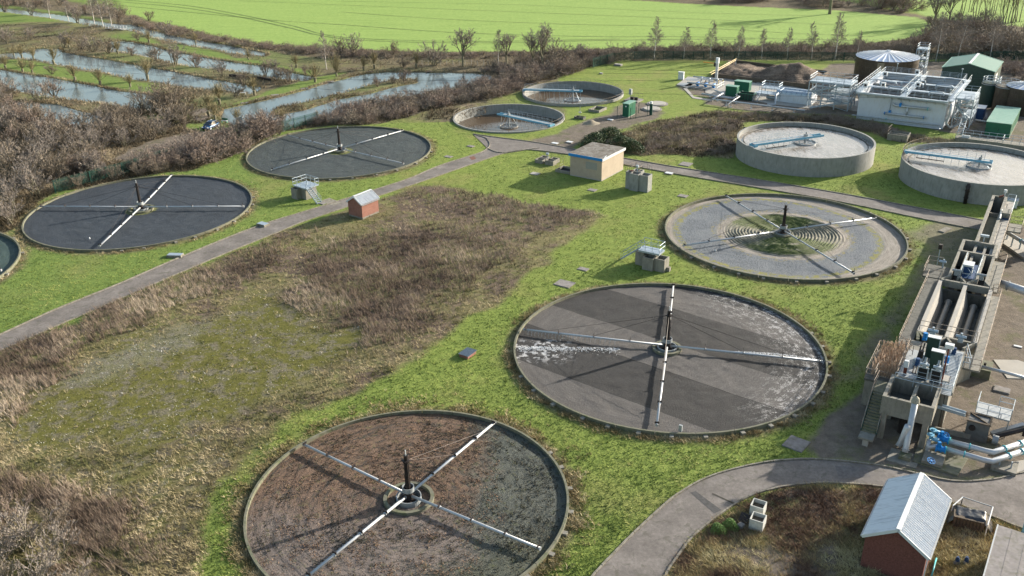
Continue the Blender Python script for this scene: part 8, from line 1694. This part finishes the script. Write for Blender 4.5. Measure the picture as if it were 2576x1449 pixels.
hb = site('notice_board', 'small pale board beside the small shrubs on the near shore', 'board', (603, 313), 0, R(10)); MB().box(-.7, .7, -.04, .04, .5, 1.6).build('panel', M['galv'], hb); MB().cyl((-.6, 0, 0), (-.6, 0, .5), .04, 6).build('leg', M['timber'], hb); MB().cyl((.6, 0, 0), (.6, 0, .5), .04, 6).build('leg', M['timber'], hb)
hb = site('bench', 'small green and white bench behind the blue car', 'bench', (565, 309), 0, R(-15)); MB().box(-.7, .7, -.2, .2, .42, .48).build('seat', M['white'], hb); MB().box(-.7, .7, .2, .25, .55, .95).build('backrest', M['green'], hb)
for sx in (-.6, .6): MB().box(sx - .04, sx + .04, -.18, .2, 0, .42).build('leg', M['green'], hb)
bn = site('bench', 'white bench under the brown bush beside the pond path', 'bench', (608, 238), 0, R(10)); MB().box(-.9, .9, -.2, .2, .42, .5).build('seat', M['white'], bn)
for sx in (-.8, .8): MB().box(sx - .05, sx + .05, -.18, .18, 0, .42).build('leg', M['white'], bn)
rv = thing('timber_revetment', 'dark timber revetment with pale posts on the bank of the long pond', 'revetment', tuple(at(577, 192))[:2] + (0,)); O = rv.location.copy(); prev = Vector((0, 0, 0))
for k, q in enumerate(((577, 192), (595, 193), (612, 195), (630, 197), (648, 198), (664, 200), (682, 204))):
    g = at(*q) - O; g.z = 0
    if k: MB().beam(prev + Vector((0, 0, -.1)), g + Vector((0, 0, -.1)), .25, 1.3).build('board', M['black'], rv)
    for f in (0, .5): MB().cyl((g.x + 1.4 * f, g.y - .2, -.8), (g.x + 1.4 * f, g.y - .2, .1), .07, 5).build('post', M['concrete_pale'], rv)
    prev = g
# sunken kerb at the bottom left
kbm = thing('timber_edging', 'dark straight edging board running to the bottom edge at the lower left', 'edging', tuple(at(228, 1382))[:2] + (0,)); a_, b_ = Vector((0, 0, .08)), at(360, 1470) - kbm.location + Vector((0, 0, .08)); n = 6
for k in range(n): MB().beam(a_.lerp(b_, k / n), a_.lerp(b_, (k + .98) / n), .12, .3).build('board', M['timber'], kbm)
# overhead wires
wm = simple('wire', (.03, .03, .035), .5)
for (pts, z, lb) in (([(-80, 70), (859, 160), (1717, 178), (2700, 205)], 15, 'uppermost overhead cable crossing the whole view'), ([(-80, 98), (859, 178), (1717, 186), (2700, 215)], 14, 'second overhead cable crossing the whole view'), ([(-80, 140), (500, 186), (859, 200), (1400, 205), (1717, 201), (2300, 199), (2700, 196)], 13, 'third overhead cable crossing above the ponds'), ([(-80, 150), (859, 228), (1717, 237), (2177, 245), (2700, 252)], 12, 'lowest overhead cable passing before the pale block')):
    P = [at(q[0], q[1], z) for q in pts]; R_ = []
    for i in range(len(P) - 1):
        for k in range(8): R_.append(P[i].lerp(P[i + 1], k / 8))
    R_.append(P[-1]); o = thing('overhead_cable', lb, 'cable', (P[0].x, P[0].y, 0)); MB().pipe([p - Vector((P[0].x, P[0].y, 0)) for p in R_], .018, 4).build('wire', wm, o)
# gulls on the beds
for k, (u, v, key) in enumerate(((1145, 905, 0), (227, 605, 0))): pass
gw_ = simple('gull_white', (.7, .7, .7), .7, var=.05)
for (u, v, lb) in ((338, 661 - 4, 'small white bird on the grass left of the hatch') if 0 else (226, 602, 'small white gull standing on the blue-black bed'), (1800 + 0, 632 + 0, 'small white gull on the grey stones of the mossy ring bed')):
    o = site('gull', lb, 'bird', (u, v), .15, rnd.uniform(0, 6)); MB().lathe([(.0, -.0), (.09, .05), (.11, .12), (.07, .2), (.05, .26), (.06, .31), (.0, .36)], 8).build('body', gw_, o, True); MB().tri((-.05, 0, .1), (-.05, .05, .12), (-.3, 0, .1)).build('tail', M['galv_dull'], o)
mh = site('manure_mound', 'small pale soil mound on the gravel track beside the sunken tank', 'mound', t2(1885, 930), 0, 0); n = 24; gxx, gyy = np.meshgrid(np.linspace(-2.2, 2.2, n), np.linspace(-2.2, 2.2, n)); zz = .75 * np.exp(-(gxx ** 2 + gyy ** 2) / 1.3) + .06 * fbm(gxx, gyy, .6, 88) - .08; i = np.arange(n * n).reshape(n, n)
inst('soil', np_mesh('soil', np.stack([gxx.ravel(), gyy.ravel(), zz.ravel()], 1), np.stack([i[:-1, :-1], i[:-1, 1:], i[1:, 1:], i[1:, :-1]], -1).reshape(-1, 4), simple('pale_soil', (.24, .205, .15), .95, var=.25, scale=4), None, True), mh); mh.name = 'soil_mound'
